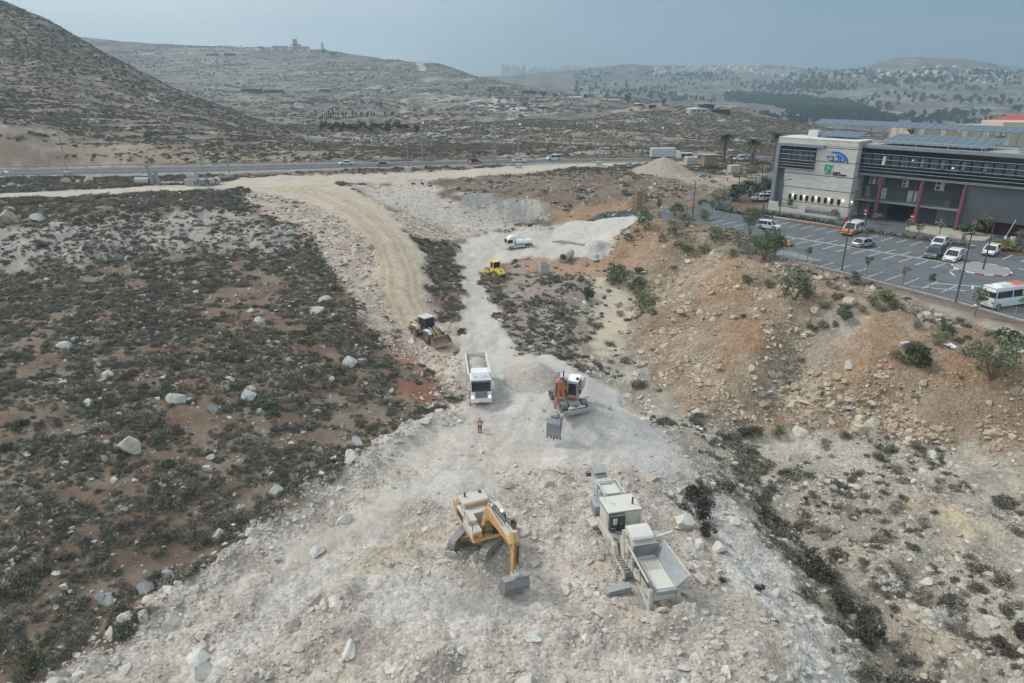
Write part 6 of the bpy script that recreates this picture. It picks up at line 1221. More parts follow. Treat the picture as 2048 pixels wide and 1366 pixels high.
# signs on the stone face (lettering built in relief)
def on_wall(pts, u0, z0, sc): return [(u0+x*sc, z0+y*sc) for x, y in pts]
def relief(polys, mat, name, u0, z0, sc, parent, v1=28.36, v0=28.47):
    m = B()
    for P in polys:
        Q = on_wall(P, u0, z0, sc); k = len(Q); m.add([(u_, v1, z) for u_, z in Q]+[(u_, v0, z) for u_, z in Q], [list(range(k)), [k+i for i in range(k-1,-1,-1)]]+[(i, k+i, k+(i+1) % k, (i+1) % k) for i in range(k)])
    return m.build(name, mat, parent)
def rect(x0, y0, x1, y1): return [(x0,y0),(x1,y0),(x1,y1),(x0,y1)]
sg = empty('wall_sign', (0,0,0)); sg.parent = bl
# Hebrew letters, read right to left: mem, kaf, bet, yod
mem = [rect(0,0,.42,.2),rect(.0,.0,.2,.75),rect(.0,.8,.95,1.0),rect(.75,.3,.95,1.0),rect(.55,0,.95,.2),rect(.75,0,.95,.5)]; kaf = [rect(0,0,.75,.2),rect(.55,0,.75,1),rect(0,.8,.75,1)]; bet = [rect(0,0,.95,.2),rect(.6,0,.8,1),rect(.05,.8,.8,1)]; yod = [rect(.1,.45,.3,1),rect(0,.8,.3,1)]
lt = []
for L_, x in ((yod,0),(bet,.5),(kaf,1.6),(mem,2.55)): lt += [[(px+x, py) for px, py in P] for P in L_]
relief(lt, MT['signblue'], 'lettering', -10.4, 18.15, 1.12, sg)
def swoosh(r0, r1, a0, a1, cx, cy, w_): 
    A = np.linspace(a0, a1, 18); o_ = [(cx+r0*math.cos(a), cy+r1*math.sin(a)) for a in A]; i_ = [(cx+(r0-w_*math.sin(math.pi*k/17)-.02)*math.cos(a), cy+(r1-w_*math.sin(math.pi*k/17)-.02)*math.sin(a)) for k, a in enumerate(A)]
    return [[o_[k], i_[k], i_[k+1], o_[k+1]] for k in range(17)]
relief(swoosh(3.0,2.1,R(112),R(-8),-8.8,18.2,.85), MT['signblue'], 'swoosh', 0, 0, 1, sg, 28.34); relief(swoosh(2.7,1.8,R(100),R(10),-8.8,18.2,.42), MT['signlblue'], 'swoosh_inner', 0, 0, 1, sg, 28.31, 28.36)  # second, lighter blue curve inside the swoosh
# green monogram: I, curved b, T under a top bar
gp = [rect(0,.95,.32,2.1),rect(.45,1.62,1.75,1.95),rect(1.05,0,1.4,1.62)]+swoosh(.62,.60,R(140),R(-150),.42,.62,.30)+[rect(0,.55,.30,1.1)]
relief(gp, MT['signgreen'], 'monogram', -10.6, 15.25, 1.05, sg)
tx = []
rnd = random.Random(3)
for row, (y, x1, h_) in enumerate(((.42,1.75,.34),(0,3.1,.32))):
    x = 0
    while x < x1-.2:
        w_ = rnd.uniform(.12,.2); tx += [rect(x,y,x+w_*.35,y+h_),rect(x,y+h_*.75,x+w_,y+h_)]+([rect(x,y,x+w_,y+h_*.25)] if rnd.random() < .5 else [rect(x+w_*.7,y,x+w_,y+h_)]); x += w_+.06+(.12 if rnd.random() < .15 else 0)
relief(tx, MT['navy'], 'small_lettering', -8.6, 15.15, 1, sg)
# beige blocks beyond
MT['beige'] = paint('beige_render', (.46,.40,.31), .9, .05, var=.08, scale=.3); MT['tile'] = paint('red_roof', (.36,.05,.05), .8, .02, var=.15)
b2 = empty('beige_building', PY(1935,262,215)-np.array([0,0,16]), LANG+R(40), 'long low beige building with white pilasters behind the solar roof', 'building')
MB().box(-17,26,-3,12,6,17.3).build('wall', MT['beige'], b2); MB().box(9,26,-1,11,17.3,18.6).build('upper_wall', MT['beige'], b2); MB().box(-17.2,26,-3.3,-3.0,17.2,17.6).build('parapet', MT['dwhite'], b2)
for k in range(7): MB().box(-15+k*6,-13.6+k*6,-3.4,-3.0,6,17.2).build('pilaster', MT['dwhite'], b2)
for k in range(3): MB().box(6+k*1.5,7.1+k*1.5,-4.2,-3.05,15,16.2).build('air_conditioner', MT['lgrey'], b2)
MB().tube((-4,-3.3,16.5),(-4,-3.5,16.5),.22,n=10).build('wall_lamp', MT['lampon'], b2)
b3 = empty('red_roofed_building', PY(2050,262,225)-np.array([0,0,16]), LANG+R(40), 'beige building with a bright red pitched roof at the right edge', 'building')
MB().box(-5,20,0,14,6,18.0).build('wall', MT['beige'], b3); MB().prism([(-6,18.0),(21,18.0),(8,20.4),(2,19.8)], -.8,15).build('roof', MT['tile'], b3)
# ================================================================== CARS
def loft_car(kind, bodym, label, cat='car', at=None, hd=0, lights=False, two=None, group=None):
    S = dict(sedan=(4.55,1.80,1.45),hatch=(4.15,1.76,1.52),suv=(4.65,1.88,1.70),mpv=(5.1,1.92,1.90),van=(5.6,2.0,2.10),minibus=(7.0,2.05,2.75))[kind]; L_, w_, h_ = S; hl = L_/2; hw = w_/2
    e = empty('parked_car' if cat == 'car' and not two == 'moving' else ('car' if cat == 'car' else {'mpv':'people_carrier'}.get(kind, kind)), at, hd, label, cat, group)
    if two != 'moving' and at[0] > 45 and at[1] < 160: e.scale = (1.15,)*3
    if kind in ('sedan','hatch','suv'):
        b_ = .98 if kind == 'suv' else .88; hz = .92 if kind == 'suv' else .80
        prof = [(-hl+.02,.45),(-hl,.75),(-hl+.06,b_),(-hl*.35,b_+.02),(hl*.32,b_),(hl-.35,hz-.02),(hl-.03,hz-.18),(hl,.5),(hl-.08,.28),(-hl+.08,.28)]
        if kind == 'sedan': gp = [(-hl+.62,b_),(-hl+1.25,h_-.06),(-.1,h_-.0),(.45,h_-.06),(hl*.52,b_)]; rp = [(-hl+1.22,h_-.07),(-.1,h_-.01),(.47,h_-.07),(.3,h_+.03),(-.3,h_+.05),(-hl+1.35,h_)]
        else: gp = [(-hl+.10,b_),(-hl+.42,h_-.06),(-.2,h_),(.45,h_-.06),(hl*.54,b_)]; rp = [(-hl+.34,h_-.08),(-.2,h_-.01),(.47,h_-.07),(.3,h_+.03),(-.3,h_+.05),(-hl+.5,h_+.02)]
    elif kind in ('mpv',): b_ = 1.02; prof = [(-hl,.45),(-hl,b_),(hl*.45,b_),(hl-.4,.92),(hl-.03,.7),(hl,.45),(hl-.08,.28),(-hl+.08,.28)]; gp = [(-hl+.03,b_),(-hl+.2,h_-.05),(.8,h_-.05),(hl*.66,b_)]; rp = [(-hl+.1,h_-.08),(.8,h_-.06),(.7,h_+.03),(-hl+.2,h_+.04)]
    elif kind == 'van': b_ = 1.15; prof = [(-hl,.5),(-hl,b_),(hl*.45,b_),(hl-.75,1.05),(hl-.05,.92),(hl,.5),(hl-.08,.35),(-hl+.08,.35)]; gp = [(-hl+.02,b_),(-hl+.12,h_-.08),(hl-1.95,h_-.08),(hl-1.05,b_-.05)]; rp = [(-hl+.06,h_-.12),(hl-1.95,h_-.10),(hl-2.1,h_+.02),(-hl+.15,h_+.04)]
    else: b_ = 1.45; prof = [(-hl,.45),(-hl,b_),(hl*.62,b_-.1),(hl-.5,1.1),(hl-.03,.95),(hl,.45),(hl-.08,.3),(-hl+.08,.3)]; gp = [(-hl+.02,b_),(-hl+.1,h_-.12),(hl-1.5,h_-.15),(hl-.75,b_-.15)]; rp = [(-hl+.04,h_-.62),(hl-1.45,h_-.5),(hl-1.7,h_-.02),(-hl+.12,h_)]
    taper = lambda x, z: (1-.10*max(0,(abs(x)-hl*.72)/(hl*.28))**2)*(.97 if z > .85 else 1)
    bo = MB().prism(prof, -hw, hw, taper).build('body', bodym, e, .06)
    top = lambda x, z: .93-.14*max(0,(z-b_)/(h_-b_))
    MB().prism(gp, -hw, hw, top).build('windows', MT['glass'], e, .03)
    ro = MB().prism(rp, -hw, hw, lambda x, z: .81).build('roof', bodym, e, .05)
    for s in (-1,1):
        y1 = s*hw*.945; y2 = s*hw*.805
        for xa, xb in ((gp[-1][0]-.02,gp[-2][0]+.05),(.05,0.0),(gp[0][0]+.05,gp[1][0]-.05)) if kind not in ('van','minibus','mpv') else ((gp[-1][0]-.02,gp[-2][0]+.05),(gp[-2][0]-.9,gp[-2][0]-.9),(-.6,-.6),(-hl+.15,-hl+.2)): MB().bar((xa,y1,b_-.02),(xb,y2,h_-.02),.10,.08).build('pillar', bodym, e)
    if kind in ('van','minibus'):
        for s in (-1,1): MB().prism([(-hl+.1,h_-.5),(hl-1.6,h_-.5),(hl-1.7,h_-.1),(-hl+.15,h_-.1)] if kind == 'minibus' else [(-hl+.1,h_-.22),(hl-2,h_-.22),(hl-2.05,h_-.05),(-hl+.15,h_-.05)], s*hw*.86, s*hw*.9).build('roof_side', bodym, e)
    r_ = .33 if kind in ('sedan','hatch') else .37
    for x in (hl-.88, -hl+.85):
        for s in (-1,1):
            t = MB().ring((x,s*(hw-.12),r_),r_*.6,r_,.22,18).build('wheel', MT['tyre'], e); MB().tube((x,s*(hw-.10),r_),(x,s*(hw-.0),r_),r_*.62,n=14).build('rim', MT['rim'], t)
            MB().ring((x,s*(hw-.02),r_+.02),r_*.98,r_*1.16,.05,18).build('wheel_arch', MT['black'], e)
    zl = .68 if kind in ('sedan','hatch') else .80
    for s in (-1,1):
        MB().box(hl-.17,hl-.015,s*hw*.55 if s>0 else -hw*.88,hw*.88 if s>0 else -hw*.55,zl-.07,zl+.08).build('headlight', MT['headlamp'] if lights else MT['lampglass'], e, .02)
        MB().box(-hl-.012,-hl+.12,s*hw*.6 if s>0 else -hw*.93,hw*.93 if s>0 else -hw*.6,zl-.02,zl+.18).build('tail_light', MT['red'], e, .02)
        MB().box(gp[-1][0]-.35,gp[-1][0]-.2,s*(hw-.02) if s>0 else -hw-.16,hw+.16 if s>0 else -hw+.02,b_-.02,b_+.14).build('mirror', bodym, e, .03)
    MB().box(hl-.03,hl+.015,-hw*.45,hw*.45,.40,.58).build('grille', MT['black'], e); MB().box(hl-.0,hl+.03,-.26,.26,.42,.53).build('number_plate', MT['plate'], e); MB().box(-hl-.02,-hl+.02,-.26,.26,.55,.67).build('number_plate', MT['plate'], e)
    if two == 'orange':
        for s in (-1,1):
            MB().prism([(-.1,.42),(hl-.1,.42),(hl-.12,.88),(hl-.75,1.06),(hl*.45,1.16),(.25,1.16)], s*hw*1.0, s*(hw+.012)).build('orange_panel', MT['orangevan'], e); MB().prism([(-.95,.42),(-.1,.42),(.02,.95)], s*hw, s*(hw+.014)).build('green_stripe', MT['green'], e)
        MB().prism([(hl*.45,1.165),(hl-.75,1.065),(hl-.06,.935),(hl-.06,.95),(hl-.75,1.08),(hl*.45,1.18)], -hw*.92, hw*.92).build('orange_bonnet', MT['orangevan'], e)
        MB().box(hl-.02,hl+.012,-hw*.9,hw*.9,.6,.9).build('orange_nose', MT['orangevan'], e)
    if two == 'bus':
        for s in (-1,1):
            MB().prism([(.6,.9),(2.0,1.45),(3.2,.6),(1.2,.6)], s*hw*1.0, s*(hw+.015)).build('green_stripe', MT['green'], e)
        MB().box(-.2,2.0,-hw*.7,hw*.7,h_+.0,h_+.03).build('orange_panel', MT['orangevan'], e); MB().box(-2.4,-.4,-.55,.55,h_-.02,h_+.16).build('roof_unit', MT['bodywhite'], e, .05)
    return e
def cpos(px, py): p = hit(px, py); return p+np.array([0,0,.03])
def lot_at(u, v): return W(u, v, LZ+.01)
TO = LANG-R(90); AW = LANG+R(90)       # noses towards / away from the camera
loft_car('sedan', MT['silver'], 'silver coupe parked tail first beside the concrete strip in the car park', at=lot_at(9.3,2.4), hd=AW-R(14))
loft_car('hatch', MT['bodywhite'], 'white hatchback parked alone by the planting bed in front of the grey wing', at=lot_at(19.2,12.8), hd=TO)
loft_car('suv', MT['bodygrey'], 'dark grey parked car between the white hatchback and the white off-roader', at=lot_at(21.2,2.9), hd=TO)
loft_car('suv', MT['bodywhite'], 'white off-roader parked next to the dark grey car near the traffic island', at=lot_at(24.2,2.7), hd=TO)
loft_car('hatch', MT['bodywhite'], 'white people carrier parked behind the traffic island lamp post', at=lot_at(27.6,12.6), hd=TO)
loft_car('van', MT['bodywhite'], 'white van with orange front and green triangle at the end of the bay row', 'van', lot_at(3.3,12.6), TO, two='orange')
bA, bB = PZ(1992,620,LZ+.01), PZ(2048,611.5,LZ+.01); bh = head(bA, bB); loft_car('minibus', MT['bodywhite'], 'white minibus with green triangle and orange roof patch at the right edge', 'minibus', bA+np.array([math.cos(bh)*2.75*1.15-math.sin(bh)*1.0, math.sin(bh)*2.75*1.15+math.cos(bh)*1.0, 0]), bh, two='bus')
loft_car('hatch', MT['bodywhite'], 'white car half hidden behind the green trees on the embankment crest', at=cpos(1536,459)+np.array([0,0,.1]), hd=LANG+R(8))
loft_car('suv', MT['bodywhite'], 'white car parked left of the building corner, nearer one of two', at=cpos(1521,402)+np.array([0,0,.1]), hd=R(185)); loft_car('mpv', MT['bodywhite'], 'white boxy van parked against the building corner', 'van', cpos(1547,398)+np.array([0,0,.1]), R(10))
# ================================================================== HIGHWAY
def edge_offset(t): return HWF*(1-t)+HWN*t
def strip(name, t0, t1, z, mat, dash=None):
    a, b = edge_offset(t0), edge_offset(t1); V = []; Fc = []
    for p, q in zip(a, b): V += [(p[0],p[1],z),(q[0],q[1],z)]
    for i in range(len(a)-1):
        if dash and (i % dash): continue
        Fc.append((2*i,2*i+1,2*i+3,2*i+2))
    o = link(name, np_mesh(name, V, Fc, mat)); tag(o, kind='structure'); return o
strip('highway', .10, .84, HWZ+.02, MT['asph']); strip('road_shoulder', .84, 1.03, HWZ-.02, paint('gravel_shoulder', (.30,.26,.21), .95, 0, var=.25, scale=.6)); strip('road_verge', -.06, .10, HWZ-.02, paint('dry_verge', (.24,.20,.15), .95, 0, var=.3, scale=.6))
strip('lane_line', .14, .149, HWZ+.028, MT['line']); strip('lane_line_centre', .46, .468, HWZ+.028, MT['line']); strip('lane_line_near', .79, .80, HWZ+.028, MT['line']); strip('lane_dashes', .30, .307, HWZ+.028, MT['line'], 3); strip('lane_dashes_near', .62, .628, HWZ+.028, MT['line'], 3)
strip('hard_strip', .80, .86, HWZ+.026, paint('pale_hard_strip', (.27,.26,.25), .9, 0, var=.2, scale=.4))
def guard_rail(t, label, i0=14, i1=150):
    c = edge_offset(t); m = resample(c[i0:i1], 80); o = empty('guard_rail', m[40], 0, label, 'guard rail'); q = Matrix.Translation(-Vector(m[40]))
    r_ = MB(); r_.M = q
    for a, b in zip(m[:-1], m[1:]): r_.bar((a[0],a[1],HWZ+.72),(b[0],b[1],HWZ+.72),.06,.32)
    r_.build('rail', MT['galv'], o); pm = None
    for p in m[::1]:
        if pm is None: pm = MB().box(-.06,.06,-.08,.08,-.2,.82).build('post', MT['galv'], o); pp = pm
        else: pp = pm.copy(); COL.objects.link(pp)
        pp.parent = o; pp.location = Vector(p)-Vector(m[40])
guard_rail(.03, 'steel guard rail along the far side of the highway below the dark hill'); guard_rail(.90, 'steel guard rail along the near side of the highway above the work site')
def hpos(px, t):
    """on the highway at a picture column"""
    c = edge_offset(t); X, Y, D = to_px(c[:,0], c[:,1], np.full(len(c), HWZ)); i = int(np.argmin(abs(X-px))); i = min(max(i,1),len(c)-2); d = c[i+1]-c[i-1]; return np.array([c[i][0], c[i][1], HWZ+.035]), math.atan2(d[1], d[0])
for kind, m_, px, t, rev, lab in (('sedan','bodywhite',691,.36,1,'white saloon car driving left on the highway'),('sedan','bodygrey',772,.70,0,'dark saloon car driving right on the highway, left of the black one'),('suv','bodyblack',949,.66,0,'black car driving right on the highway behind the orange barrel'),
  ('sedan','bodywhite',1033,.66,0,'white saloon behind the tall lamp post on the highway'),('mpv','bodywhite',1102,.30,1,'white people carrier driving left on the highway'),('suv','bodywhite',4,.66,0,'white car cut by the left edge on the highway'),
  ('sedan','bodygrey',1406,.25,1,'dark car on the highway behind the palms'),('hatch','bodywhite',1424,.52,1,'white car in the queue left of the first palm'),('hatch','bodywhite',1431,.75,0,'white estate car right behind the concrete block'),('hatch','bodyred',1462,.75,0,'small red car between the first two palms'),('suv','bodywhite',1483,.86,1,'white jeep below the second palm'),('sedan','bodygrey',1502,.80,0,'grey car right of the second palm'),('van','bodywhite',1366,.38,1,'white and orange van with headlights on at the junction'),('hatch','bodyblue',1446,.72,0,'blue car beside the first palm trunk')):
    p, h = hpos(px, t); loft_car(kind, MT[m_], lab, 'van' if kind == 'van' else 'car', p, h+(math.pi if rev else 0), lights=rev or kind == 'van', two='orange' if kind == 'van' else 'moving')
p, h = hpos(1330,.52); bt = empty('box_truck', p, h, 'grey box lorry with white cab behind the stone heap on the highway', 'truck')
MB().box(-5.6,2.6,-1.25,1.25,1.1,3.9).build('cargo_box', MT['lgrey'], bt, .04); MB().box(-5.65,2.65,-1.28,1.28,3.84,3.96).build('roof_edge', MT['dwhite'], bt); MB().prism([(2.8,.6),(4.8,.6),(4.85,1.6),(4.5,2.9),(2.8,3.0)], -1.2,1.2).build('cab', MT['white'], bt, .08); MB().prism([(4.86,1.65),(4.88,1.65),(4.55,2.75),(4.53,2.75)], -1.05,1.05).build('windscreen', MT['glass'], bt); MB().box(-5.6,4.5,-.5,.5,.7,1.1).build('chassis', MT['black'], bt)
for x in (3.7,-3.2,-4.4):
    for s in (-1,1): wheel('wheel', x, s*1.0, .5, .35, bt)
p, h = hpos(1300,.55); MB_ = MB()
# ================================================================== LAMPS, POLES, SIGNS, TOWERS
def lamp_post(px, py, ty, label, matn='pole', lit=False, base=False, arm=1.2, name='street_lamp', p=None, ang=None, group=None):
    p = hit(px, py) if p is None else p
    q = PY(px, ty, p[1]); h_ = q[2]-p[2]; e = empty(name, p, R(rng.uniform(0,360)) if ang is None else ang, label, 'street lamp', group); r_ = .11 if matn == 'pole' else .18
    MB().tube((0,0,-.2),(0,0,h_), r_*1.25, r_*.7, 10).build('pole', MT[matn], e); MB().bar((0,0,h_-.05),(arm,0,h_+.1),.08,.08).build('arm', MT[matn], e); hd_ = MB().box(arm-.1,arm+.65,-.17,.17,h_+.04,h_+.2).build('lamp_head', MT[matn], e, .03)
    MB().box(arm,arm+.58,-.13,.13,h_-.0,h_+.04).build('lamp_glass', MT['lampon' if lit else 'lampglass'], hd_)
    if lit: MB().tube((arm+.3,0,h_-.12),(arm+.3,0,h_+.02),.22,.1,10).build('bulb', MT['lampon'], hd_)
    if base: MB().box(-.9,.9,-.9,.9,-.3,1.3).build('concrete_base', MT['concrete'], e, .05)
for a in ((1683,542,425,'dark lamp post on the car park kerb left of the silver coupe'),(1911,605,468,'dark lamp post on the kerb left of the minibus'),(1729,454,393,'dark lamp post behind the orange and white van'),(1385,435,361,'dark lamp post at the foot of the access road'),(1521,456,374,'dark lamp post behind the trees on the embankment crest'),(1476,386,329,'dark lamp post beside the access road, upper left one'),(1506,407,334,'dark lamp post beside the access road, nearest the white cars'),(1523,364,330,'short dark lamp post beside the access road farthest up'),(1558,434,360,'dark lamp post at the left end of the ramp wall')): lamp_post(*a)
lamp_post(1966,540,430,'dark lamp post standing on the traffic island', p=W(29.6,-.7,LZ+.14))
for a in ((136,352,257,'pale lamp post behind the tan boulders at far left',0,1),(460,357,262,'pale lamp post on a concrete block right of the lattice tower',0,1),(622,316,256,'white lamp post on the far side of the highway below the hill',0,0),(817,344,272,'brown lamp post on a concrete block left of the black car',0,1),(845,324,246,'lit lamp post on the far side of the highway left of the tower',1,0),(1037,336,249,'lit tall lamp post on a concrete block in front of the white saloon',1,1),(1198,331,272,'lamp post on a concrete block at the right part of the highway',0,1),(1190,318,254,'lit lamp post on the far side right of the people carrier',1,0),(1322,316,256,'lit lamp post far side behind the box lorry',1,0)):
    lamp_post(*a[:4], matn='wood' if 'brown' in a[3] else 'galv', lit=bool(a[4]), base=bool(a[5]), arm=2.0, ang=R(80 if a[4] else 260))
def lattice(px, py, ty, w0, w1, label, arms=(), two=False):
    p = hit(px, py); h_ = PY(px, ty, p[1])[2]-p[2]; e = empty('lattice_tower', p, R(20), label, 'pylon')
    for k, dx in enumerate((-.9,.9) if two else (0,)):
        m = MB()
        for sx in (-1,1):
            for sy in (-1,1): m.bar((dx+sx*w0,sy*w0,0),(dx+sx*w1,sy*w1,h_),.09,.09)
        n = int(h_/1.3)
        for i in range(n):
            z0, z1 = h_*i/n, h_*(i+1)/n; a, b = w0+(w1-w0)*i/n, w0+(w1-w0)*(i+1)/n; f = 1 if i % 2 else -1
            for s in (-1,1): m.bar((dx-f*a,s*a,z0),(dx+f*b,s*b,z1),.05,.05); m.bar((dx+s*a,-f*a,z0),(dx+s*b,f*b,z1),.05,.05)
        m.build('mast', MT['galv'], e)
    for z, ln in arms: MB().bar((-ln,0,h_*z),(ln,0,h_*z),.14,.14).bar((-ln,0,h_*z),(0,0,h_*z+.9),.07,.07).bar((ln,0,h_*z),(0,0,h_*z+.9),.07,.07).build('cross_arm', MT['galv'], e)
lattice(404, 374, 246, .45, .3, 'twin lattice pylon standing by the concrete pipes at the highway', ((.93,2.2),(.72,2.6)), True); lattice(192, 272, 156, 1.7, .4, 'steel lattice pylon on the slope of the dark hill', ((.97,4),(.8,3))); lattice(988, 322, 249, .7, .4, 'grey lattice pylon behind the highway right of the black car', ((.97,1.2),))
for px, lab in ((863,'round no-entry sign on a post left of the black car'),(958,'round no-entry sign on a post right of the black car')):
    p, h = hpos(px, .93); s_ = empty('road_sign', p, R(-92), lab, 'sign'); MB().tube((0,0,0),(0,0,3.2),.05).build('pole', MT['galv'], s_); d_ = MB().tube((.06,0,3.0),(.10,0,3.0),.45,n=24).build('sign_disc', MT['signred'], s_); MB().box(.101,.115,-.3,.3,2.93,3.07).build('white_bar', MT['signwhite'], d_); MB().box(.05,.09,-.2,.2,3.5,3.8).build('upper_plate', MT['signred'], s_)
p, h = hpos(943,.86); tr_ = empty('traffic_barrel', p, 0, 'orange and white traffic drum on the near shoulder of the highway', 'traffic drum'); MB().tube((0,0,0),(0,0,1.5),.42,.34,14).build('drum', MT['hivis'], tr_)
for z in (.5,.95): MB().ring((0,0,z),.30,.43,.16,16,'z').build('white_band', MT['signwhite'], tr_)
for uu, vv, lab in ((.2,27.6,'no-entry sign by the dark garage entrance of the building'),(9.6,27.4,'no-entry sign beside the right garage lane of the building')):
    s_ = empty('road_sign', W(uu,vv,LZ), TO, lab, 'sign'); MB().tube((0,0,0),(0,0,2.5),.04).build('pole', MT['galv'], s_); d_ = MB().tube((.05,0,2.4),(.08,0,2.4),.45,n=20).build('sign_disc', MT['signred'], s_); MB().box(.081,.09,-.32,.32,2.32,2.48).build('white_bar', MT['signwhite'], d_); MB().box(.05,.08,-.25,.25,1.5,1.85).build('lower_plate', MT['signwhite'], s_)
for uu, vv, up, lab in ((26.8,26.2,1,'raised white car park barrier beside its cabinet at the right'),(-2.5,24.3,1,'small red and white car park barrier before the stone ramp')):
    s_ = empty('barrier_gate', W(uu,vv,LZ), LANG, lab, 'barrier'); MB().box(-.2,.2,-.2,.2,0,1.1).build('barrier_post', MT['signwhite' if uu > 0 else 'signred'], s_, .03); MB().bar((0,0,1.0),(.9,0,4.4) if uu > 0 else (.2,0,3.0),.1,.1).build('barrier_arm', MT['signwhite'], s_)
    if uu > 0: MB().tube((1.3,-.2,0),(1.3,-.2,1.2),.5,n=16).box(.8,1.8,-.5,.1,0,1.0).build('cabinet', MT['lgrey'], s_, .05)
# chain-link fence along the crest of the embankment
fp = [W(*q, 5.9) for q in ((-13,-15.6),(-6,-17.3),(0,-18.2),(6,-18.9),(12,-19.9),(18,-21.1),(24,-22.6),(30,-24.4),(36,-26.4),(42,-28.4),(50,-31.2),(58,-34.5))]; fp = resample(fp, 27)
def mesh_fence_mat():
    g = NB('chain_link'); tr = g.n('BsdfTransparent'); ms = g.n('MixShader'); ms.inputs[0].default_value = .22; g.b.inputs['Base Color'].default_value = (.25,.26,.26,1); g.b.inputs['Metallic'].default_value = .3
    g.l(tr.outputs[0], ms.inputs[1]); g.l(g.b.outputs[0], ms.inputs[2]); g.l(ms.outputs[0], g.t.nodes['Material Output'].inputs[0]); return g.m
MT['link'] = mesh_fence_mat(); fz = [float(ground(p[0],p[1])) for p in fp]
fe = empty('chain_link_fence', (fp[0][0],fp[0][1],fz[0]), 0, 'grey chain-link fence on angled posts along the top of the embankment', 'fence'); off = Vector((fp[0][0],fp[0][1],fz[0]))
pm = MB().tube((0,0,-.3),(0,0,2.1),.045).bar((0,0,2.1),(-.25,-.25,2.5),.05,.05).build('post', MT['galv'], fe)
for i, p in enumerate(fp):
    pp = pm if i == 0 else pm.copy()
    if i: COL.objects.link(pp)
    pp.parent = fe; pp.location = Vector((p[0],p[1],fz[i]))-off
V = []; Fc = []
for i, p in enumerate(fp): V += [tuple(Vector((p[0],p[1],fz[i]+.05))-off), tuple(Vector((p[0],p[1],fz[i]+2.05))-off)]
for i in range(len(fp)-1): Fc.append((2*i,2*i+2,2*i+3,2*i+1))
link('wire_mesh', np_mesh('wire_mesh', V, Fc, MT['link']), fe)
wr = MB()
for z in (2.05,1.1,2.5):
    for i in range(len(fp)-1): a = Vector((fp[i][0],fp[i][1],fz[i]+z))-off; b = Vector((fp[i+1][0],fp[i+1][1],fz[i+1]+z))-off; wr.tube(a, b, .012, n=4, cap=False)
wr.build('wire', MT['galv'], fe)
# wooden frame, container shed and slabs by the stone yard
sh = empty('dark_shed', hit(1416,337), R(12), 'dark rusty shed on legs in the stone yard by the junction', 'shed'); MB().box(-2.2,2.2,-1.5,1.5,1.2,4.2).build('wall', MT['rust'], sh); MB().box(-2.5,2.5,-1.8,1.8,4.2,4.4).build('roof', MT['grey'], sh)
for x in (-2,2):
    for y in (-1.3,1.3): MB().box(x-.1,x+.1,y-.1,y+.1,0,1.2).build('leg', MT['black'], sh)
MB().bar((-7,-2,.8),(6,-2.5,.3),.3,.3).bar((-3,-3,.2),(4,-2,1.4),.3,.3).build('beam', MT['black'], sh)
for px, py, s_, lab in ((1468,345,1.6,'pale concrete block standing in the stone yard'),(1381,329,1.7,'low pale concrete barrier block below the orange van')):
    o = empty('concrete_block', hit(px,py), R(20), lab, 'concrete block'); MB().box(-2*s_*.6,2*s_*.6,-1,1,0,s_*1.4).build('block', MT['concrete'], o, .06); MB().box(-1.9*s_*.6,1.9*s_*.6,-1.03,-1.0,s_*.65,s_*.72).build('groove', MT['grey'], o)
gr_ = [hit(1333,344), hit(1376,349), hit(1420,355), hit(1455,362)]; g_ = empty('steel_barrier', gr_[0], 0, 'dark steel barrier rail running below the stone yard', 'guard rail'); m_ = MB()
for a, b in zip(gr_[:-1], gr_[1:]): m_.bar(Vector(a)-Vector(gr_[0])+Vector((0,0,.8)), Vector(b)-Vector(gr_[0])+Vector((0,0,.8)), .1, .5)
m_.build('rail', MT['grey'], g_)
for k, p in enumerate(gr_): q = Vector(p)-Vector(gr_[0]); MB().box(q.x-.1,q.x+.1,q.y-.1,q.y+.1,q.z-.3,q.z+1.0).build('post', MT['black'], g_)
wf = empty('timber_formwork', hit(1277,419), R(15), 'timber formwork tower at the end of the new asphalt strip', 'formwork'); m_ = MB()
for x in (-1.2,0,1.2):
    for y in (-.8,.8): m_.bar((x,y,-.5),(x,y,5.0),.16,.16)
for z in (.8,1.8,2.8,3.8,4.6): m_.bar((-1.4,-.8,z),(1.4,-.8,z),.12,.25).bar((-1.4,.8,z),(1.4,.8,z),.12,.25)
m_.build('frame', MT['wood'], wf); MB().box(-.9,.9,-.6,.6,0,4.6).build('formwork_board', paint('yellow_board', (.40,.29,.12), .8, .1), wf)
pl_ = empty('timber_planks', hit(1253,424), R(30), 'two crossed timber planks left of the timber tower', 'planks'); MB().bar((-3,0,.2),(1,2,3.2),.3,.12).build('plank', MT['wood'], pl_); MB().bar((0,-1,.2),(3.5,1,1.6),.3,.12).build('plank', MT['wood'], pl_)
wp = empty('white_pipe', hit(1812,690)+np.array([0,0,.25]), R(20), 'short white plastic pipe lying on the embankment between bushes', 'pipe'); MB().ring((0,0,0),.17,.22,2.2,16,'x').build('tube', MT['signwhite'], wp)
hg = empty('debris_heap', hit(1571,492), R(10), 'small heap of red, yellow and blue discarded goods by the car park corner', 'rubbish'); rr_ = random.Random(5)
for k in range(16): x, y = rr_.uniform(-1.3,1.3), rr_.uniform(-.7,.7); m_ = MB(); m_.box(x-.3,x+.3,y-.25,y+.25,rr_.uniform(0,.35),rr_.uniform(.4,1.0),rot=(rr_.uniform(-.4,.4),rr_.uniform(-.4,.4),rr_.uniform(0,3))); m_.build('item', MT[rr_.choice(['hivis','black','bodyblue','ryellow','bodyred','dark'])], hg, .04)
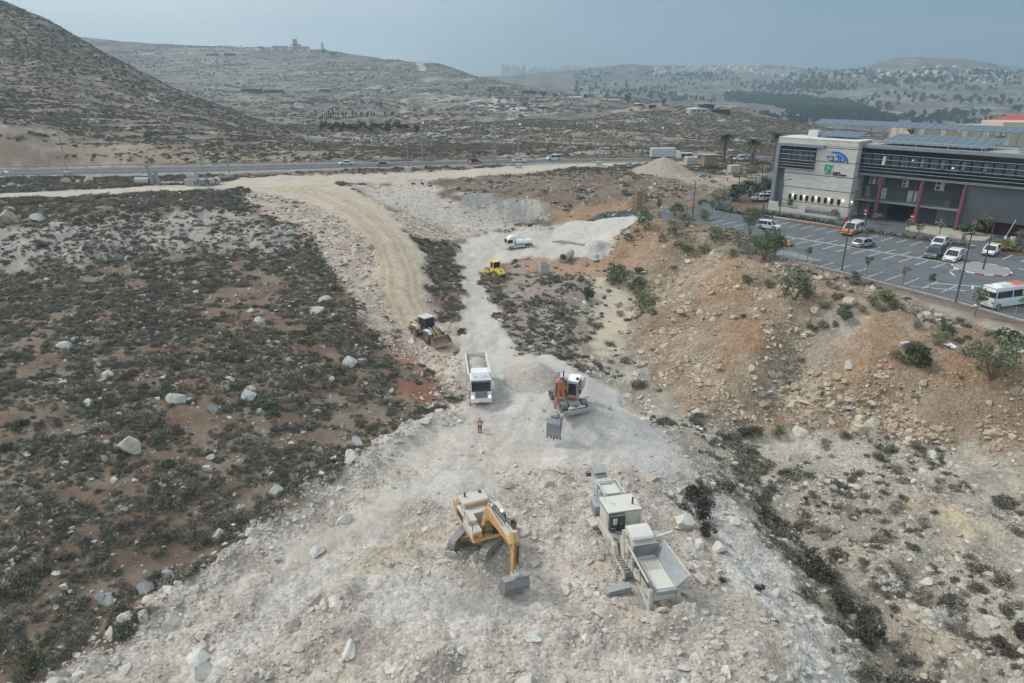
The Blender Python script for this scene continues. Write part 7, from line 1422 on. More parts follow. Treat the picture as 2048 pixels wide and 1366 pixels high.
for px, py, w_, lab, mn in ((1608,672,.7,'white plastic bag high on the embankment','signwhite'),(1898,693,.7,'white plastic bag beside the large right bush','signwhite'),(1950,615,.6,'white board by the fence below the minibus','signwhite'),(1537,786,.8,'pale plastic sheet in the burnt gully','lgrey'),(1695,818,.9,'grey metal sheet at the foot of the embankment','hopper'),(1394,858,.6,'pale blue sheet in the scrub right of the stockpile','lgrey')):
    o = MB(); rr_ = random.Random(px)
    for k in range(5): o.box(-w_*.6,w_*.6,-w_*.4,w_*.4,.0,.05,rot=(rr_.uniform(-.5,.5),rr_.uniform(-.5,.5),rr_.uniform(0,3)),piv=(rr_.uniform(-.2,.2),0,.1))
    o = o.build('litter', MT[mn]); o.location = hit(px,py)+np.array([0,0,.15]); tag(o, lab, 'litter')
# ================================================================== TREES AND BUSHES
def foliage_mesh(seed, n=650, leaf=.085, top=1.0, hollow=.45, lobes=7, flatz=.8):
    r = np.random.default_rng(seed); V = []; Fc = []
    lb = [(np.zeros(3), .72)]+[((lambda d: d/np.linalg.norm(d)*r.uniform(.35,.68))(r.normal(size=3)*np.array([1,1,.8])), r.uniform(.28,.48)) for _ in range(lobes)]
    for i in range(n):
        c_, lr = lb[r.integers(len(lb))]; d = r.normal(size=3); d /= np.linalg.norm(d); p = (c_+d*lr*r.uniform(hollow,1.0))*np.array([1,1,flatz])
        a = r.normal(size=3); a /= np.linalg.norm(a); b = np.cross(a, r.normal(size=3)); b /= np.linalg.norm(b); s_ = leaf*r.uniform(.6,1.5); k = len(V)
        V += [p-a*s_, p+b*s_*.6, p+a*s_, p-b*s_*.6]; Fc.append([k,k+1,k+2,k+3])
    return np_mesh('foliage', V, Fc, M_SHRUB)
FOL = [foliage_mesh(201+i) for i in range(4)]; FOLS = [foliage_mesh(221+i, 320, .10, hollow=.2, lobes=5) for i in range(3)]; FOLF = [foliage_mesh(241+i, 150, .2, lobes=5, flatz=1.0) for i in range(3)]; WISP = [foliage_mesh(251+i, 1200, .055, hollow=.1, lobes=12, flatz=.9) for i in range(3)]
DG, MG, OL, DRY, YG = (.10,.13,.08), (.14,.175,.10), (.22,.225,.145), (.28,.25,.17), (.20,.23,.10)
def bush(px, py, w, h, label, tint=OL, fol=None, name='bush', group=None, p=None, k=None, cat='bush'):
    p = hit(px, py) if p is None else p; dep = to_px(*p)[2]; W_, H_ = w*dep/F/2, h*dep/F/1.0/.93
    e = empty(name, p, R(rng.uniform(0,360)), label, cat, group); fl = fol or FOL; f = link('foliage', fl[int(rng.integers(len(fl)))], e); f.scale = (W_, W_, H_*.56); f.location = (0,0,H_*.42); f['tint'] = list(tint)
    st_ = MB()
    for i in range(5): a = 6.28*i/5+rng.uniform(0,1); st_.tube((0,0,-.1),(math.cos(a)*W_*.4,math.sin(a)*W_*.4,H_*.45),W_*.03+.012,.012,5)
    st_.build('stem', MT['bark'], e); return e
def tree(px, py, w, h, label, tint=MG, crown=.62, group=None, name='young_tree', p=None, fol=None):
    p = hit(px, py) if p is None else p; dep = to_px(*p)[2]; W_, H_ = w*dep/F/2, h*dep/F/.95; e = empty(name, p, R(rng.uniform(0,360)), label, 'tree', group); r_ = max(.03, H_*.014); cz = H_*(1-crown*.5)
    t = MB(); t.tube((0,0,-.2),(.03*H_,0,H_*(1-crown)+.05),r_*1.5,r_*1.1,7); b0 = Vector((.03*H_,0,H_*(1-crown)))
    for i in range(5): a = 6.28*i/5+rng.uniform(0,.8); t.tube(b0,(math.cos(a)*W_*.55,math.sin(a)*W_*.55,cz+H_*crown*rng.uniform(.0,.3)),r_*.8,r_*.25,5)
    t.build('trunk', MT['bark'], e); fl = fol or FOLS; f = link('crown', fl[int(rng.integers(len(fl)))], e); f.location = (0,0,cz); f.scale = (W_, W_, H_*crown*.62); f['tint'] = list(tint); return e
MT['bark'] = paint('bark', (.14,.105,.075), .9, .05, var=.3)
for a in ((1588,600,112,80,'big sprawling dry-green bush on the crest of the embankment',OL),(1982,760,120,105,'large olive bush at the right edge of the embankment',OL),(1832,735,66,62,'medium green bush on the embankment left of the large right one',(.075,.085,.045)),(1240,566,66,44,'green bush cluster at the foot of the embankment by the red soil',MG),(1272,590,46,44,'bright green shrub beside the tan clearing',MG),(1284,628,48,60,'tall wispy shrub at the right side of the tan clearing',OL),(1175,602,34,40,'single dark green bush alone in the valley scrub',DG),
 (1290,458,44,46,'green bush at the left end of the embankment crest',MG),(1345,470,60,34,'dry brush on the crest below the access road',DRY),(1372,452,60,30,'green brush on the crest below the first car park lamp',OL),(1430,485,60,40,'dry grey-green brush in the middle of the crest',OL),(1500,470,44,62,'tall green bush left of the half hidden white car',MG),(1528,520,76,70,'dense green trees covering the crest right of the hidden car',MG),(1550,510,50,56,'green bush by the corner of the car park',DG),
 (1690,640,44,28,'low green bush beside the pinkish boulder',DG),(1640,655,30,18,'small bush left of the pinkish boulder',OL),(1772,600,46,26,'yellowish bush below the fence in the middle',YG),(1745,612,40,26,'green bush below the fence left of the yellowish one',OL),(1895,668,40,26,'dark bush below the fence near the minibus',DG),(2010,690,70,40,'dark green bush row below the minibus',DG),(1870,690,40,26,'olive bush on the upper right embankment',OL),(1808,728,34,24,'small yellow-green bush in front of the medium one',YG),(1710,560,30,22,'roadside bush at the kerb beside the lamp post',MG),(1555,872,40,28,'bright green bush in the wadi at the foot of the stones',YG),(1500,870,60,24,'dark brush in the wadi left of the bright green bush',(.09,.085,.06)),
 (1470,402,60,40,'dark green tree group beside the access road, lowest one',DG),(1500,394,56,42,'dark green tree group beside the access road, middle one',DG),(1530,384,50,42,'dark green tree group beside the access road, next to the building',DG),(1440,412,56,40,'brownish palm-like bush in front of the rubble at the access road',DRY),(1408,440,44,28,'low bushes over the rubbish at the road corner',OL),(1350,432,50,30,'green bushes left of the first dark lamp post',MG),
 (1943,470,50,30,'round green bush in the planting bed by the grey wing',DG),(2040,505,40,52,'green small tree at the right edge of the planting bed',OL),(2010,500,70,26,'yellow-flowering low bush in the right planting bed',(.20,.17,.04)),
 (1400,1040,70,62,'big dark grey shrub mass behind the crusher',(.085,.08,.075)),(1385,1005,56,44,'dark twiggy shrub above the shrub mass behind the crusher',(.10,.085,.075)),(1415,1075,48,36,'dark grey shrub below the shrub mass behind the crusher',(.085,.08,.075)),(1520,1182,26,22,'small round grey shrub on the pale strip',(.10,.095,.085)),(1445,1165,20,16,'tiny round shrub at the pad edge right of the hopper',(.10,.095,.085)),
 (2005,1310,60,44,'dark brown shrub at the lower right corner',(.10,.08,.06)),(2035,1275,50,50,'dark shrub at the right edge near the bottom',(.09,.08,.06)),(1625,1130,52,46,'dark bush filling the ditch at its middle',(.085,.075,.055)),(1640,1165,60,50,'dark brown bush in the ditch below its middle',(.10,.085,.06)),(1740,1290,70,56,'big dark bush in the ditch near the bottom',(.09,.085,.06)),(1690,1225,54,46,'dark bush in the ditch between the two biggest',(.10,.09,.065))):
    bush(*a[:6], fol=WISP if a[5] in (OL,DRY,MG) else None)
EB = random.Random(11)
for k in range(46):
    t = EB.random(); cx, cy = [(1320,470),(1400,490),(1470,500),(1560,560),(1660,590),(1760,612),(1850,650),(1960,700),(1830,700),(1250,560),(1290,610),(1650,650)][k % 12]
    bush(cx+EB.gauss(0,30), cy+abs(EB.gauss(0,14)), EB.uniform(18,40), EB.uniform(12,26), 'dusty grey-green brush scattered over the upper embankment', EB.choice([OL,OL,DRY,MG]), WISP, group='brush on the upper embankment')
for a in ((1613,526,26,36,'thin young tree on the pale bay end near the rubbish'),(1733,546,20,36,'thin young tree on the kerb below the silver coupe'),(1806,570,20,42,'nearly bare young tree on the kerb in the middle',DRY),(1858,582,22,38,'dark young tree on the kerb right of the bare one',DG),(1948,634,46,62,'young tree with round crown in front of the minibus tail',OL),(1836,474,26,28,'young tree on the plaza in front of the second red column',OL),(1879,472,32,34,'fuller young tree on the plaza before the blue-grey doors',OL),(1816,464,26,28,'young tree between the garage entrance and the plaza',OL),(1752,448,28,22,'young tree before the narrow stone face',OL),(1970,472,34,40,'young tree in front of the tan garage pier',YG),(1578,424,24,28,'small tree before the left ramp wall'),(1668,440,30,22,'small tree before the right ramp wall',OL),(1424,428,22,28,'young tree at the road corner by the rubbish'),(1397,424,18,26,'young tree right of the first dark lamp post'),(1460,436,20,24,'young tree in the first car park row'),(1925,494,22,26,'young tree behind the white hatchback',OL),(1318,430,20,34,'leaning green tree left of the access road',MG)):
    tree(*a[:5], tint=a[5] if len(a) > 5 else MG)
def hedge(pts, h_, w_, label):
    pts = resample(np.array([W(*q, LZ) for q in pts]), 14); e = empty('hedge', pts[0], 0, label, 'hedge'); V0 = Vector(pts[0]); o = None
    me = bpy.data.meshes.new('hedge_foliage'); VV_ = []; FF = []; rr = np.random.default_rng(int(abs(pts[0][0]*10)))
    L_ = sum(np.linalg.norm(pts[i+1]-pts[i]) for i in range(13)); n = int(L_*70)
    for i in range(n):
        t = rr.uniform(0,12.999); k = int(t); q = pts[k]+(pts[k+1]-pts[k])*(t-k); bl_ = .75+.35*math.sin(t*4.1)+.15*rr.normal()
        p = q-np.array(V0)+np.array([rr.normal()*w_*.4, rr.normal()*w_*.4, rr.uniform(.05,1)*h_*bl_]); a = rr.normal(size=3); a /= np.linalg.norm(a); b = np.cross(a, rr.normal(size=3)); b /= np.linalg.norm(b); s_ = rr.uniform(.10,.24); k = len(VV_)
        VV_ += [p-a*s_, p+b*s_*.6, p+a*s_, p-b*s_*.6]; FF.append([k,k+1,k+2,k+3])
    f = link('hedge_foliage', np_mesh('hedge_foliage', VV_, FF, M_SHRUB), e); f['tint'] = [.085,.095,.055]
hedge(((-24,20.5),(-15,20),(-6,19.2),(3.5,17.0)), .9, 1.0, 'long low clipped hedge in front of the stone ramp'); hedge(((-30,16.5),(-24,16.2),(-16,16.5)), .9, 1.1, 'low hedge left of the car park between the two white cars'); hedge(((5,16.3),(12,16.2),(23,16.0)), .8, .8, 'loose row of low grey-green plants in the planting bed')
# date palms
def palm(px, py, top, label):
    p = hit(px, py); p[2] = float(ground(p[0], p[1])); H_ = PY(px, top+12, p[1])[2]-p[2]; e = empty('date_palm', p, R(rng.uniform(0,360)), label, 'palm'); t = MB(); n = 9
    for i in range(n): t.tube((0,0,H_*i/n-.1),(0,0,H_*(i+1)/n),.60-.015*i,.5-.015*i,9)
    t.build('trunk', MT['bark'], e)
    for i in range(52):
        az = 6.283*i/52*5+rng.uniform(0,.3); up = rng.uniform(-.6,1.25); L_ = rng.uniform(3.2,4.4); pts = []
        for k in range(8): s = k/7; r_ = L_*s*math.cos(up*(1-.4*s)); z = H_+L_*s*math.sin(up)*.9-1.9*s*s*(1.1 if up > 0 else .9); pts.append(Vector((math.cos(az)*r_, math.sin(az)*r_, z)))
        V = []; Fc = []; sd = Vector((-math.sin(az), math.cos(az), 0))
        for k in range(7):
            a, b = pts[k], pts[k+1]
            for s in (-1,1):
                for q in (0,.33,.66): 
                    m_ = a.lerp(b,q); ln = .8*math.sin(math.pi*min(1,(k+q)/7*.85+.14)); tip = m_+sd*s*ln*.8+(b-a).normalized()*ln*.7+Vector((0,0,-.18)); j = len(V); V += [tuple(m_), tuple(m_+(b-a)*.30), tuple(tip)]; Fc.append([j,j+1,j+2])
            j = len(V); V += [tuple(a-sd*.05), tuple(a+sd*.05), tuple(b+sd*.03), tuple(b-sd*.03)]; Fc.append([j,j+1,j+2,j+3])
        f = link('frond', np_mesh('frond', V, Fc, M_SHRUB), e); f['tint'] = [.06,.075,.045] if up > -.1 else [.17,.14,.085]
palm(1447,325,262,'left of three date palms beside the junction'); palm(1503,329,272,'middle of three date palms beside the junction, shaggy and shorter'); palm(1549,322,260,'right of three date palms, next to the building')
pq = empty('date_palm', PY(1822,268,205), 0, 'palm crown showing over the solar panels', 'palm'); t_ = MB().tube((0,0,-16),(0,0,0),.45,.35,9).build('trunk', MT['bark'], pq)
for i in range(22):
    az = 6.283*i/22; up = rng.uniform(.1,1.2); V = []; Fc = []; L_ = 3.6; sd = Vector((-math.sin(az), math.cos(az), 0))
    pts = [Vector((math.cos(az)*L_*s*math.cos(up), math.sin(az)*L_*s*math.cos(up), L_*s*math.sin(up)-1.6*s*s)) for s in np.linspace(0,1,7)]
    for a, b in zip(pts[:-1], pts[1:]):
        for s in (-1,1): j = len(V); V += [tuple(a), tuple(b), tuple(b+sd*s*.45)]; Fc.append([j,j+1,j+2])
    f = link('frond', np_mesh('frond', V, Fc, M_SHRUB), pq); f['tint'] = [.075,.095,.05]
# ---- plants and farms on the plain behind the highway
def far_tree(px, py, w, h, label, name='tree', tint=DG, crown=.9, group=None, tl=False):
    p = hit(px, py); dep = to_px(*p)[2]; W_, H_ = w*dep/F/2, h*dep/F; e = empty(name, p, R(rng.uniform(0,360)), label, 'cypress' if tl else 'tree', group)
    MB().tube((0,0,-1),(0,0,H_*.4), W_*.12+.05, W_*.05, 6).build('trunk', MT['bark'], e); f = link('crown', FOLF[int(rng.integers(3))], e); f.location = (0,0,H_*.53); f.scale = (W_, W_, H_*.50); f['tint'] = list(tint)
for k, (px, py, h) in enumerate(((640,243,12),(645,242,15),(650,243,17),(654,242,19),(658,241,20),(662,240,19),(667,238,22),(678,237,15),(692,237,14),(706,236,15),(712,236,14),(722,236,14),(743,235,15),(748,235,14),(771,234,14))): far_tree(px, py, 4.5, h, 'narrow dark cypress in the row on the reddish field', 'cypress', (.03,.05,.03), group='cypresses on the field', tl=True)
for px, py, w, h, lb in ((686,236,9,14,'cone-shaped tree among the cypresses, left'),(736,236,10,15,'cone-shaped tree among the cypresses, middle'),(786,234,10,13,'cone-shaped tree near the dirt track')): far_tree(px, py, w, h, lb)
for k in range(26): px = 645+k*6.6+rng.uniform(-3,3); far_tree(px, 256+rng.uniform(-5,6)+ (k%3)*2, rng.uniform(14,24), rng.uniform(9,14), 'bushy green tree in the thicket below the cypresses', 'tree', (.06,.085,.045), group='thicket below the cypresses')
far_tree(833,265,18,17,'dark round tree at the right end of the thicket')
for px, py, w, h, lb in ((912,178,10,9,'tree by the white farmhouse, left'),(933,179,12,9,'tree by the white farmhouse, right'),(982,183,20,9,'tree clump beside the beige farmhouse'),(1000,184,18,8,'tree clump right of the beige farmhouse'),(1088,194,24,13,'dark tree clump before the low sheds'),(1110,195,14,9,'small dark tree right of the clump before the sheds'),(1172,199,14,13,'tree at the left farm huts'),(1254,206,18,17,'large dark round tree among the farm huts'),(1328,209,12,13,'small round tree at the right of the farm huts'),(762,212,10,9,'small tree left of the dirt track'),(700,152,8,6,'small tree on the ridge'),(452,92,14,16,'large tree on the skyline of the left ridge'),(230,80,10,6,'small tree on the skyline at left'),(648,106,12,8,'tree on the skyline right of the tower'),(668,112,22,10,'tree clump on the skyline right of the tower'),(520,99,20,6,'low trees on the skyline by the ridge houses')): far_tree(px, py, w, h, lb)
MT['fhouse'] = paint('farm_render', (.42,.39,.34), .9, .05); MT['fdark'] = paint('dark_shed_cover', (.025,.03,.033), .8, .05); MT['fwhite'] = paint('white_sheet_roof', (.72,.73,.72), .6, 0)
def farm(px, py, w, h, label, wall='fhouse', roof='fwhite', name='farm_hut', cat='hut'):
    p = hit(px, py); dep = to_px(*p)[2]; W_, H_ = w*dep/F/2, h*dep/F; e = empty(name, p, R(rng.uniform(-20,20)), label, cat); D_ = min(W_, 9)*.7
    MB().box(-W_,W_,-D_,D_,-2,H_*.85).build('wall', MT[wall], e); MB().prism([(-W_*1.04,H_*.85),(W_*1.04,H_*.85),(W_*1.04,H_*.95),(0,H_*1.1),(-W_*1.04,H_*.95)],-D_*1.06,D_*1.06).build('roof', MT[roof], e)
    for k in range(3): MB().box(-W_*.7+k*W_*.55,-W_*.7+k*W_*.55+W_*.22,-D_*1.01,-D_,H_*.25,H_*.6).build('window', MT['fdark'], e)
for a in ((908,179,10,5,'white farmhouse between two trees'),(924,179,10,5,'small pale farm hut left of the beige farmhouse'),(1000,179,34,8,'beige farmhouse with trees before it'),(1058,187,26,5,'low greenish shed on the slope','fdark','fdark'),(1142,190,26,5,'long dark shed right of the tree clump','fdark','fdark'),(1150,202,30,8,'unfinished grey building by the dark trees'),(1205,203,14,5,'white hut left of the large round tree'),(1228,206,24,7,'white farm buildings beside the large round tree'),(1278,212,16,5,'grey hut right of the large round tree','fdark'),(1305,215,14,5,'dark hut at the end of the farm row','fdark','fdark'),(1394,225,36,8,'long shed with bright white roof on the spur','fhouse','fwhite'),(1412,218,26,9,'dark shed behind the white-roofed one','fdark','fdark'),(1440,224,34,5,'low dark shed right of the white-roofed one','fdark','fdark'),(1086,217,16,5,'small dark hut on the white rock field','fdark','fwhite'),(1100,222,20,5,'grey tin hut on the white rock field','fhouse','fdark'),
  (503,184,40,6,'long black shed on the slope of the ridge','fdark','fdark'),(548,185,36,5,'dark shed row right of the long black shed','fdark','fdark'),(470,184,24,4,'pale sheds left of the long black shed'),(610,184,20,4,'pale hut right of the dark sheds'),(650,183,18,4,'small hut on the ridge slope','fdark','fdark'),(460,111,20,4,'dark hut below the skyline','fdark','fdark'),(425,111,24,3,'low dark shed below the skyline','fdark','fdark'),(560,98,30,6,'pale long house on the skyline'),(602,99,34,6,'long low house below the brick tower'),(680,100,3,3,'tiny hut on the skyline')): farm(*a)
bt_ = empty('brick_tower', hit(591,96), 0, 'pinkish square tower on the skyline of the ridge', 'tower'); MB().box(-5,5,-5,5,-3,22).box(-8,14,-5,5,-3,10).build('wall', paint('pink_brick', (.40,.24,.19), .9, .05), bt_); MB().box(-5.6,5.6,-5.6,5.6,22,23.4).build('parapet', MT['fhouse'], bt_)
sl_ = empty('silo', hit(645,100), 0, 'grey silo on the skyline right of the brick tower', 'silo'); MB().tube((0,0,-2),(0,0,18),4,3.6,14).build('shell', MT['lgrey'], sl_); MB().tube((0,0,18),(0,0,20),3.6,.6,14).build('cap', MT['grey'], sl_)
# ================================================================== FAR HILLS
def rbf_fn(P):
    P = np.array(P); cu = _uv(P[:,0], P[:,1]); hs = P[:,2]/P[:,1]; n = len(P); D = np.sqrt(((cu[:,None]-cu[None])**2).sum(-1)+.02**2); A = np.zeros((n+3,n+3)); A[:n,:n] = D-np.eye(n)*.002; A[:n,n] = 1; A[:n,n+1:] = cu; A[n,:n] = 1; A[n+1:,:n] = cu.T; w_ = np.linalg.solve(A, np.r_[hs, 0,0,0])
    def f(x, y):
        q = _uv(x.ravel(), y.ravel()); out = np.zeros(len(q))
        for i in range(0, len(q), 20000): qq = q[i:i+20000]; out[i:i+20000] = np.sqrt(((qq[:,None]-cu[None])**2).sum(-1)+.02**2)@w_[:n]+w_[n]+qq@w_[n+1:]
        return (out*y.ravel()).reshape(x.shape)
    return f
FP = [PY(*c) for c in ((900,192,1500),(1050,196,1500),(1200,212,1450),(1400,245,1200),(1500,262,1050),(1600,275,950),(1800,285,900),(2200,290,900), (1000,170,2200),(1200,182,2200),(1400,205,1900),(1500,225,1500),(1600,228,1450),(1700,235,1300),(1850,240,1300),(2200,245,1300), (1000,158,2900),(1200,164,2900),(1400,172,2600),(1600,185,2200),(1700,190,2000),(1850,190,1900),(2200,195,1900), (1100,150,3300),(1300,148,3150),(1440,148,3100),(1560,152,2900),(1700,158,2500),(1850,155,2400),(2000,160,2400),(2200,165,2400),
   (850,160,3800),(950,156,3700),(1050,150,3600),(1150,143,3500),(1230,135,3450),(1310,133,3400),(1440,127,3400),(1560,136,3300),(1650,144,3100),(1720,131,2950),(1800,121,2850),(1880,121,2800),(1960,128,2800),(2048,141,2800),(2200,150,2800))]
for px, Y, z in ((850,4600,0),(1100,4500,20),(1300,4400,40),(1500,4300,40),(1700,4000,40),(1900,3800,60),(2200,3800,20)): FP.append(np.array([(px-1024)/F*(Y*CP+(CAMZ-z)*SP), Y, z]))
ff = rbf_fn(FP); fu = np.linspace(-.14, 1.0, 330); fv = np.linspace(math.log(900), math.log(4600), 260); fU, fV = np.meshgrid(fu, fv); fY = np.exp(fV); fX = fU*fY; fH = ff(fX, fY)+(fbm(fX/420, fY/420, 301, 4)-.5)*38+(fbm(fX/110, fY/110, 305, 3)-.5)*11
def fground(x, y):
    a = np.clip((x/y-fu[0])/(fu[1]-fu[0]), 0, 328.99); b = np.clip((math.log(y)-fv[0])/(fv[1]-fv[0]), 0, 258.99); i, j = int(a), int(b); a -= i; b -= j
    return (fH[j,i]*(1-a)+fH[j,i+1]*a)*(1-b)+(fH[j+1,i]*(1-a)+fH[j+1,i+1]*a)*b
def fhit(px, py):
    d = ray(px, py); last = None
    for Y in np.linspace(950, 4500, 1400):
        t = Y/d[1]; z = CAMZ+d[2]*t
        if z < fground(d[0]*t, Y): return np.array([d[0]*t, Y, fground(d[0]*t, Y)])
    return None
m1 = fbm(fX/150, fY/150, 311, 4)[...,None]; m2 = fbm(fX/35, fY/35, 313, 4)[...,None]
fc_ = mixc(C3(.105,.095,.08), C3(.21,.185,.155), sstep(.35,.65,m1*.5+m2*.5)); fc_ = mixc(fc_, C3(.36,.33,.29), sstep(.56,.68,m2*.6+fbm(fX/90, fH/9, 315, 3)[...,None]*.4)*.7)
def fpoly(pts): return np.array([fhit(*p)[:2] for p in pts])
for pts in ([(1745,215),(1735,205),(1715,195),(1712,188),(1728,182),(1722,188),(1720,194),(1742,203),(1752,214)],[(1728,193),(1830,196),(1830,198),(1728,196)]):
    try: fc_ = mixc(fc_, C3(.42,.37,.30), sstep(-6,6,sdist(fpoly(pts), fX, fY))[...,None])
    except Exception as ex: print('road', ex)
fme = grid_mesh('far_hills', fX, fY, fH); put_attr(fme, 'Col', fc_); put_attr(fme, 'gravel', fY*0); put_attr(fme, 'far', fY*0+1); fme.materials.append(gme.materials[0]); fo = link('far_hills', fme); fo['kind'] = 'structure'
# pine wood on the slope, as one mass
wood = fpoly([(1450,192),(1520,190),(1600,196),(1680,204),(1740,222),(1775,246),(1740,250),(1680,247),(1630,235),(1560,212),(1480,204)]); x0, y0 = wood.min(0); x1, y1 = wood.max(0); q = rng.uniform(0,1,(9000,2)); wx, wy = x0+q[:,0]*(x1-x0), y0+q[:,1]*(y1-y0); sdw = sdist(wood, wx, wy); kp = (sdw > -20*(fbm(wx/60, wy/60, 5, 2)-.2)) & (rng.uniform(0,1,9000) < .85); wx, wy = wx[kp][:3600], wy[kp][:3600]
extra = [(1560,178,90,12),(1610,170,80,12),(1680,176,60,8),(1480,190,30,5),(1790,166,60,10),(1640,152,80,10),(1900,160,120,14),(1380,150,90,6),(1990,150,60,10)]
ex = []
for px, py, w_, h_ in extra:
    for _ in range(int(w_*.9)):
        p = fhit(px+rng.normal()*w_*.4, py+rng.normal()*h_*.4)
        if p is not None: ex.append(p[:2])
for _ in range(2600):
    p = fhit(rng.uniform(1150,2040), rng.uniform(140,250)) if _ % 3 else None
    if p is not None and vn(np.array(p[0]/120), np.array(p[1]/120), 77) > .45: ex.append(p[:2])
ex = np.array(ex); wx = np.r_[wx, ex[:,0]]; wy = np.r_[wy, ex[:,1]]; wz = np.array([fground(a, b) for a, b in zip(wx, wy)]); n = len(wx)
# two real pines standing at the near edge of the wood lend their crowns to the mass
src = []
for px, py, lb in ((1752,248,'pine at the lower right edge of the dark wood'),(1700,250,'pine at the lower edge of the dark wood'),(1628,238,'pine at the lower left edge of the dark wood')):
    p = fhit(px, py); e = link('pine_tree', FOLF[len(src)]); e.location = p+np.array([0,0,4]); e.scale = (5,5,6); e['tint'] = [.03,.055,.032]; tag(e, lb, 'pine'); src.append(e)
s_ = rng.uniform(4.0,7.0,n); points_object('forest', np.stack([wx,wy,wz+s_*.8],-1), np.stack([s_,s_,s_*1.15],-1), np.stack([s_*0,s_*0,rng.uniform(0,6,n)],-1), rng.integers(0,3,n), np.tile([.05,.085,.055],(n,1))*rng.uniform(.7,1.3,(n,1)), src, 'dark green pine wood on the far slope', 'forest')
# hill towns: every block its own thing
def house_mesh(seed):
    r = random.Random(seed); m = MB(); w_, d_, h_ = r.uniform(7,11), r.uniform(6,9), r.uniform(8,14); m.box(-w_,w_,-d_,d_,-8,h_); m.box(-w_*.35,w_*.25,-d_*.5,d_*.6,h_,h_+3); m.box(w_*.3,w_*1.25,-d_*1.2,d_*.2,-8,h_*.62)
    o = m.build('town_house', MT['town'], None); me = o.data; me.materials.append(MT['fdark']); n0 = len(me.polygons); bm = bmesh.new(); bm.from_mesh(me)
    for k in range(4):
        for j in range(int(h_//3.2)):
            x = -w_*.8+k*w_*.45; z = 1+j*3.2; vs = [bm.verts.new(c) for c in ((x,-d_-.15,z),(x+1.6,-d_-.15,z),(x+1.6,-d_-.15,z+1.6),(x,-d_-.15,z+1.6))]; f = bm.faces.new(vs); f.material_index = 1
    bm.to_mesh(me); bm.free(); bpy.data.objects.remove(o); return me
MT['town'] = paint('town_stone', (.70,.68,.63), .9, 0, var=.1, scale=.1); HM = [house_mesh(i) for i in range(5)]
def town(n, fx, lab, grp, sc):
    made = 0
    for _ in range(n*4):
        if made >= n: break
        px, py = fx(); p = fhit(px, py)
        if p is None or p[1] > 4000: continue
        o = link('town_house', HM[int(rng.integers(5))]); s = sc*rng.uniform(.7,1.15); o.scale = (s,s,s); o.location = p; o.rotation_euler = (0,0,rng.uniform(-.6,.6)); tag(o, lab, 'house', grp); made += 1
def f1():
    px = rng.uniform(1308,1575); return px, (128 if px < 1440 else 124+(px-1440)*.06)+8+abs(px-1440)*.03+rng.uniform(-2,11)
def f2(): px = rng.uniform(1575,2030); return px, 150+rng.normal()*6+ (px-1800)*.008
town(120, f1, 'pale stone apartment block in the hill town on the far ridge', 'blocks of the far hill town', .95); town(110, f2, 'pale house in the village on the far right slope', 'houses of the right hill village', .72)
for k in range(22):
    p = hit(rng.uniform(430,650), rng.uniform(92,104)); o = link('town_house', HM[k % 5]); s_ = rng.uniform(.35,.6); o.scale = (s_,s_,s_); o.location = p; o.rotation_euler = (0,0,rng.uniform(-.6,.6)); tag(o, 'pale house of the village along the crest of the middle ridge', 'house', 'houses on the ridge crest')
for k in range(16):
    px = 1008+k*10.5+rng.uniform(-4,4); b = PY(px, 152, 4450); h_ = PY(px, rng.uniform(128,140), 4450)[2]-b[2]; e = empty('high_rise', b, rng.uniform(-.4,.4), 'faint tower block of the distant city in the haze', 'high-rise', 'towers of the distant city'); w_ = rng.uniform(10,20); MB().box(-w_,w_,-w_*.7,w_*.7,-60,h_).box(-w_*.4,w_*.4,-w_*.4,w_*.4,h_,h_+6).build('tower', MT['town'], e)
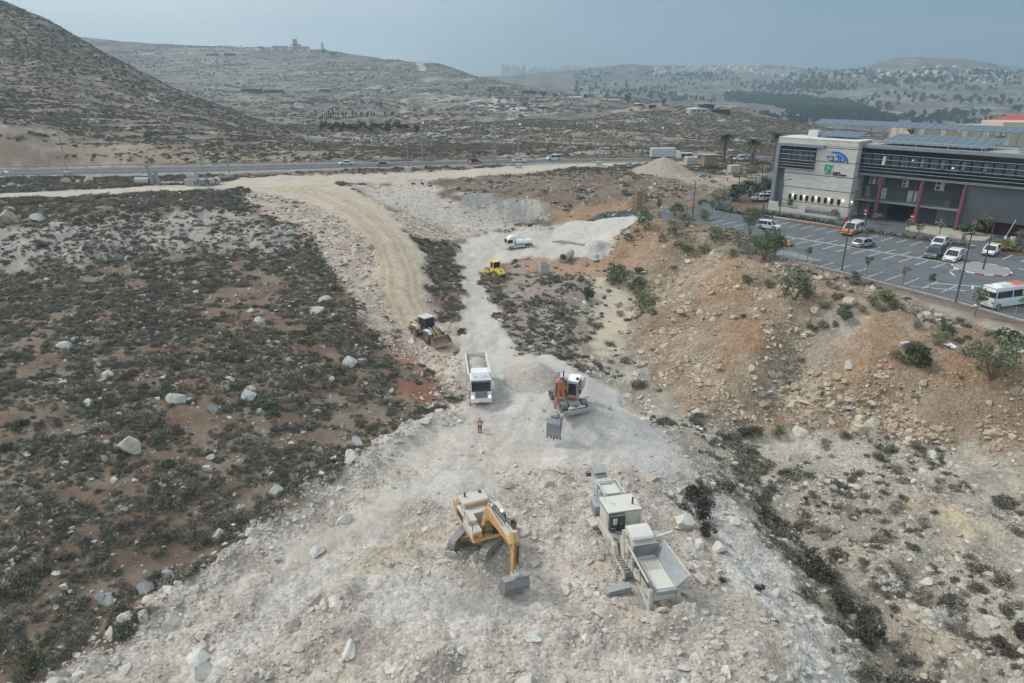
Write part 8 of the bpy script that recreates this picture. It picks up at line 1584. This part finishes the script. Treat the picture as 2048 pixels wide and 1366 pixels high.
# ================================================================== HAZE AND DUST
def vol_box(name, x0, x1, y0, y1, z0, z1, dens, colr, aniso=.2):
    m = bpy.data.materials.new(name); m.use_nodes = True; t = m.node_tree; t.nodes.remove(t.nodes['Principled BSDF']); v = t.nodes.new('ShaderNodeVolumePrincipled'); v.inputs['Density'].default_value = dens; v.inputs['Color'].default_value = tuple(colr)+(1,); v.inputs['Anisotropy'].default_value = aniso; t.links.new(v.outputs[0], t.nodes['Material Output'].inputs['Volume']); o = MB().box(x0,x1,y0,y1,z0,z1).build(name, m); return tag(o, kind='stuff'), v, t
zlow = min(float(H.min()), float(fH.min()))-1.0; ztop = max(float(H.max()), float(fH.max()))+60
db = MB(); bmx = bmesh.new(); bmesh.ops.create_icosphere(bmx, subdivisions=3, radius=1); bme = bpy.data.meshes.new('dust_cloud'); bmx.to_mesh(bme); bmx.free(); dc = link('dust_cloud', bme); dc.location = PZ(930,1190,.7); dc.scale = (6.5,4.0,2.2); dc['kind'] = 'stuff'
dm = bpy.data.materials.new('dust'); dm.use_nodes = True; t_ = dm.node_tree; t_.nodes.remove(t_.nodes['Principled BSDF']); v_ = t_.nodes.new('ShaderNodeVolumePrincipled'); t_.links.new(v_.outputs[0], t_.nodes['Material Output'].inputs['Volume']); v_.inputs['Color'].default_value = (.80,.75,.70,1); bme.materials.append(dm)
tc_ = t_.nodes.new('ShaderNodeTexCoord'); gr_ = t_.nodes.new('ShaderNodeTexGradient'); gr_.gradient_type = 'SPHERICAL'; t_.links.new(tc_.outputs['Object'], gr_.inputs[0]); nn_ = t_.nodes.new('ShaderNodeTexNoise'); nn_.inputs['Scale'].default_value = 2.2; nn_.inputs['Detail'].default_value = 4; t_.links.new(tc_.outputs['Object'], nn_.inputs[0])
mr_ = t_.nodes.new('ShaderNodeMapRange'); t_.links.new(nn_.outputs[0], mr_.inputs[0]); mr_.inputs[1].default_value = .42; mr_.inputs[2].default_value = .7; mr_.inputs[3].default_value = 0; mr_.inputs[4].default_value = .55; mm_ = t_.nodes.new('ShaderNodeMath'); mm_.operation = 'MULTIPLY'; t_.links.new(gr_.outputs[0], mm_.inputs[0]); t_.links.new(mr_.outputs[0], mm_.inputs[1]); t_.links.new(mm_.outputs[0], v_.inputs['Density'])
vol_box('haze', -3400, 4900, -60, 4750, zlow-60, ztop, .00026, (.57,.725,.84))
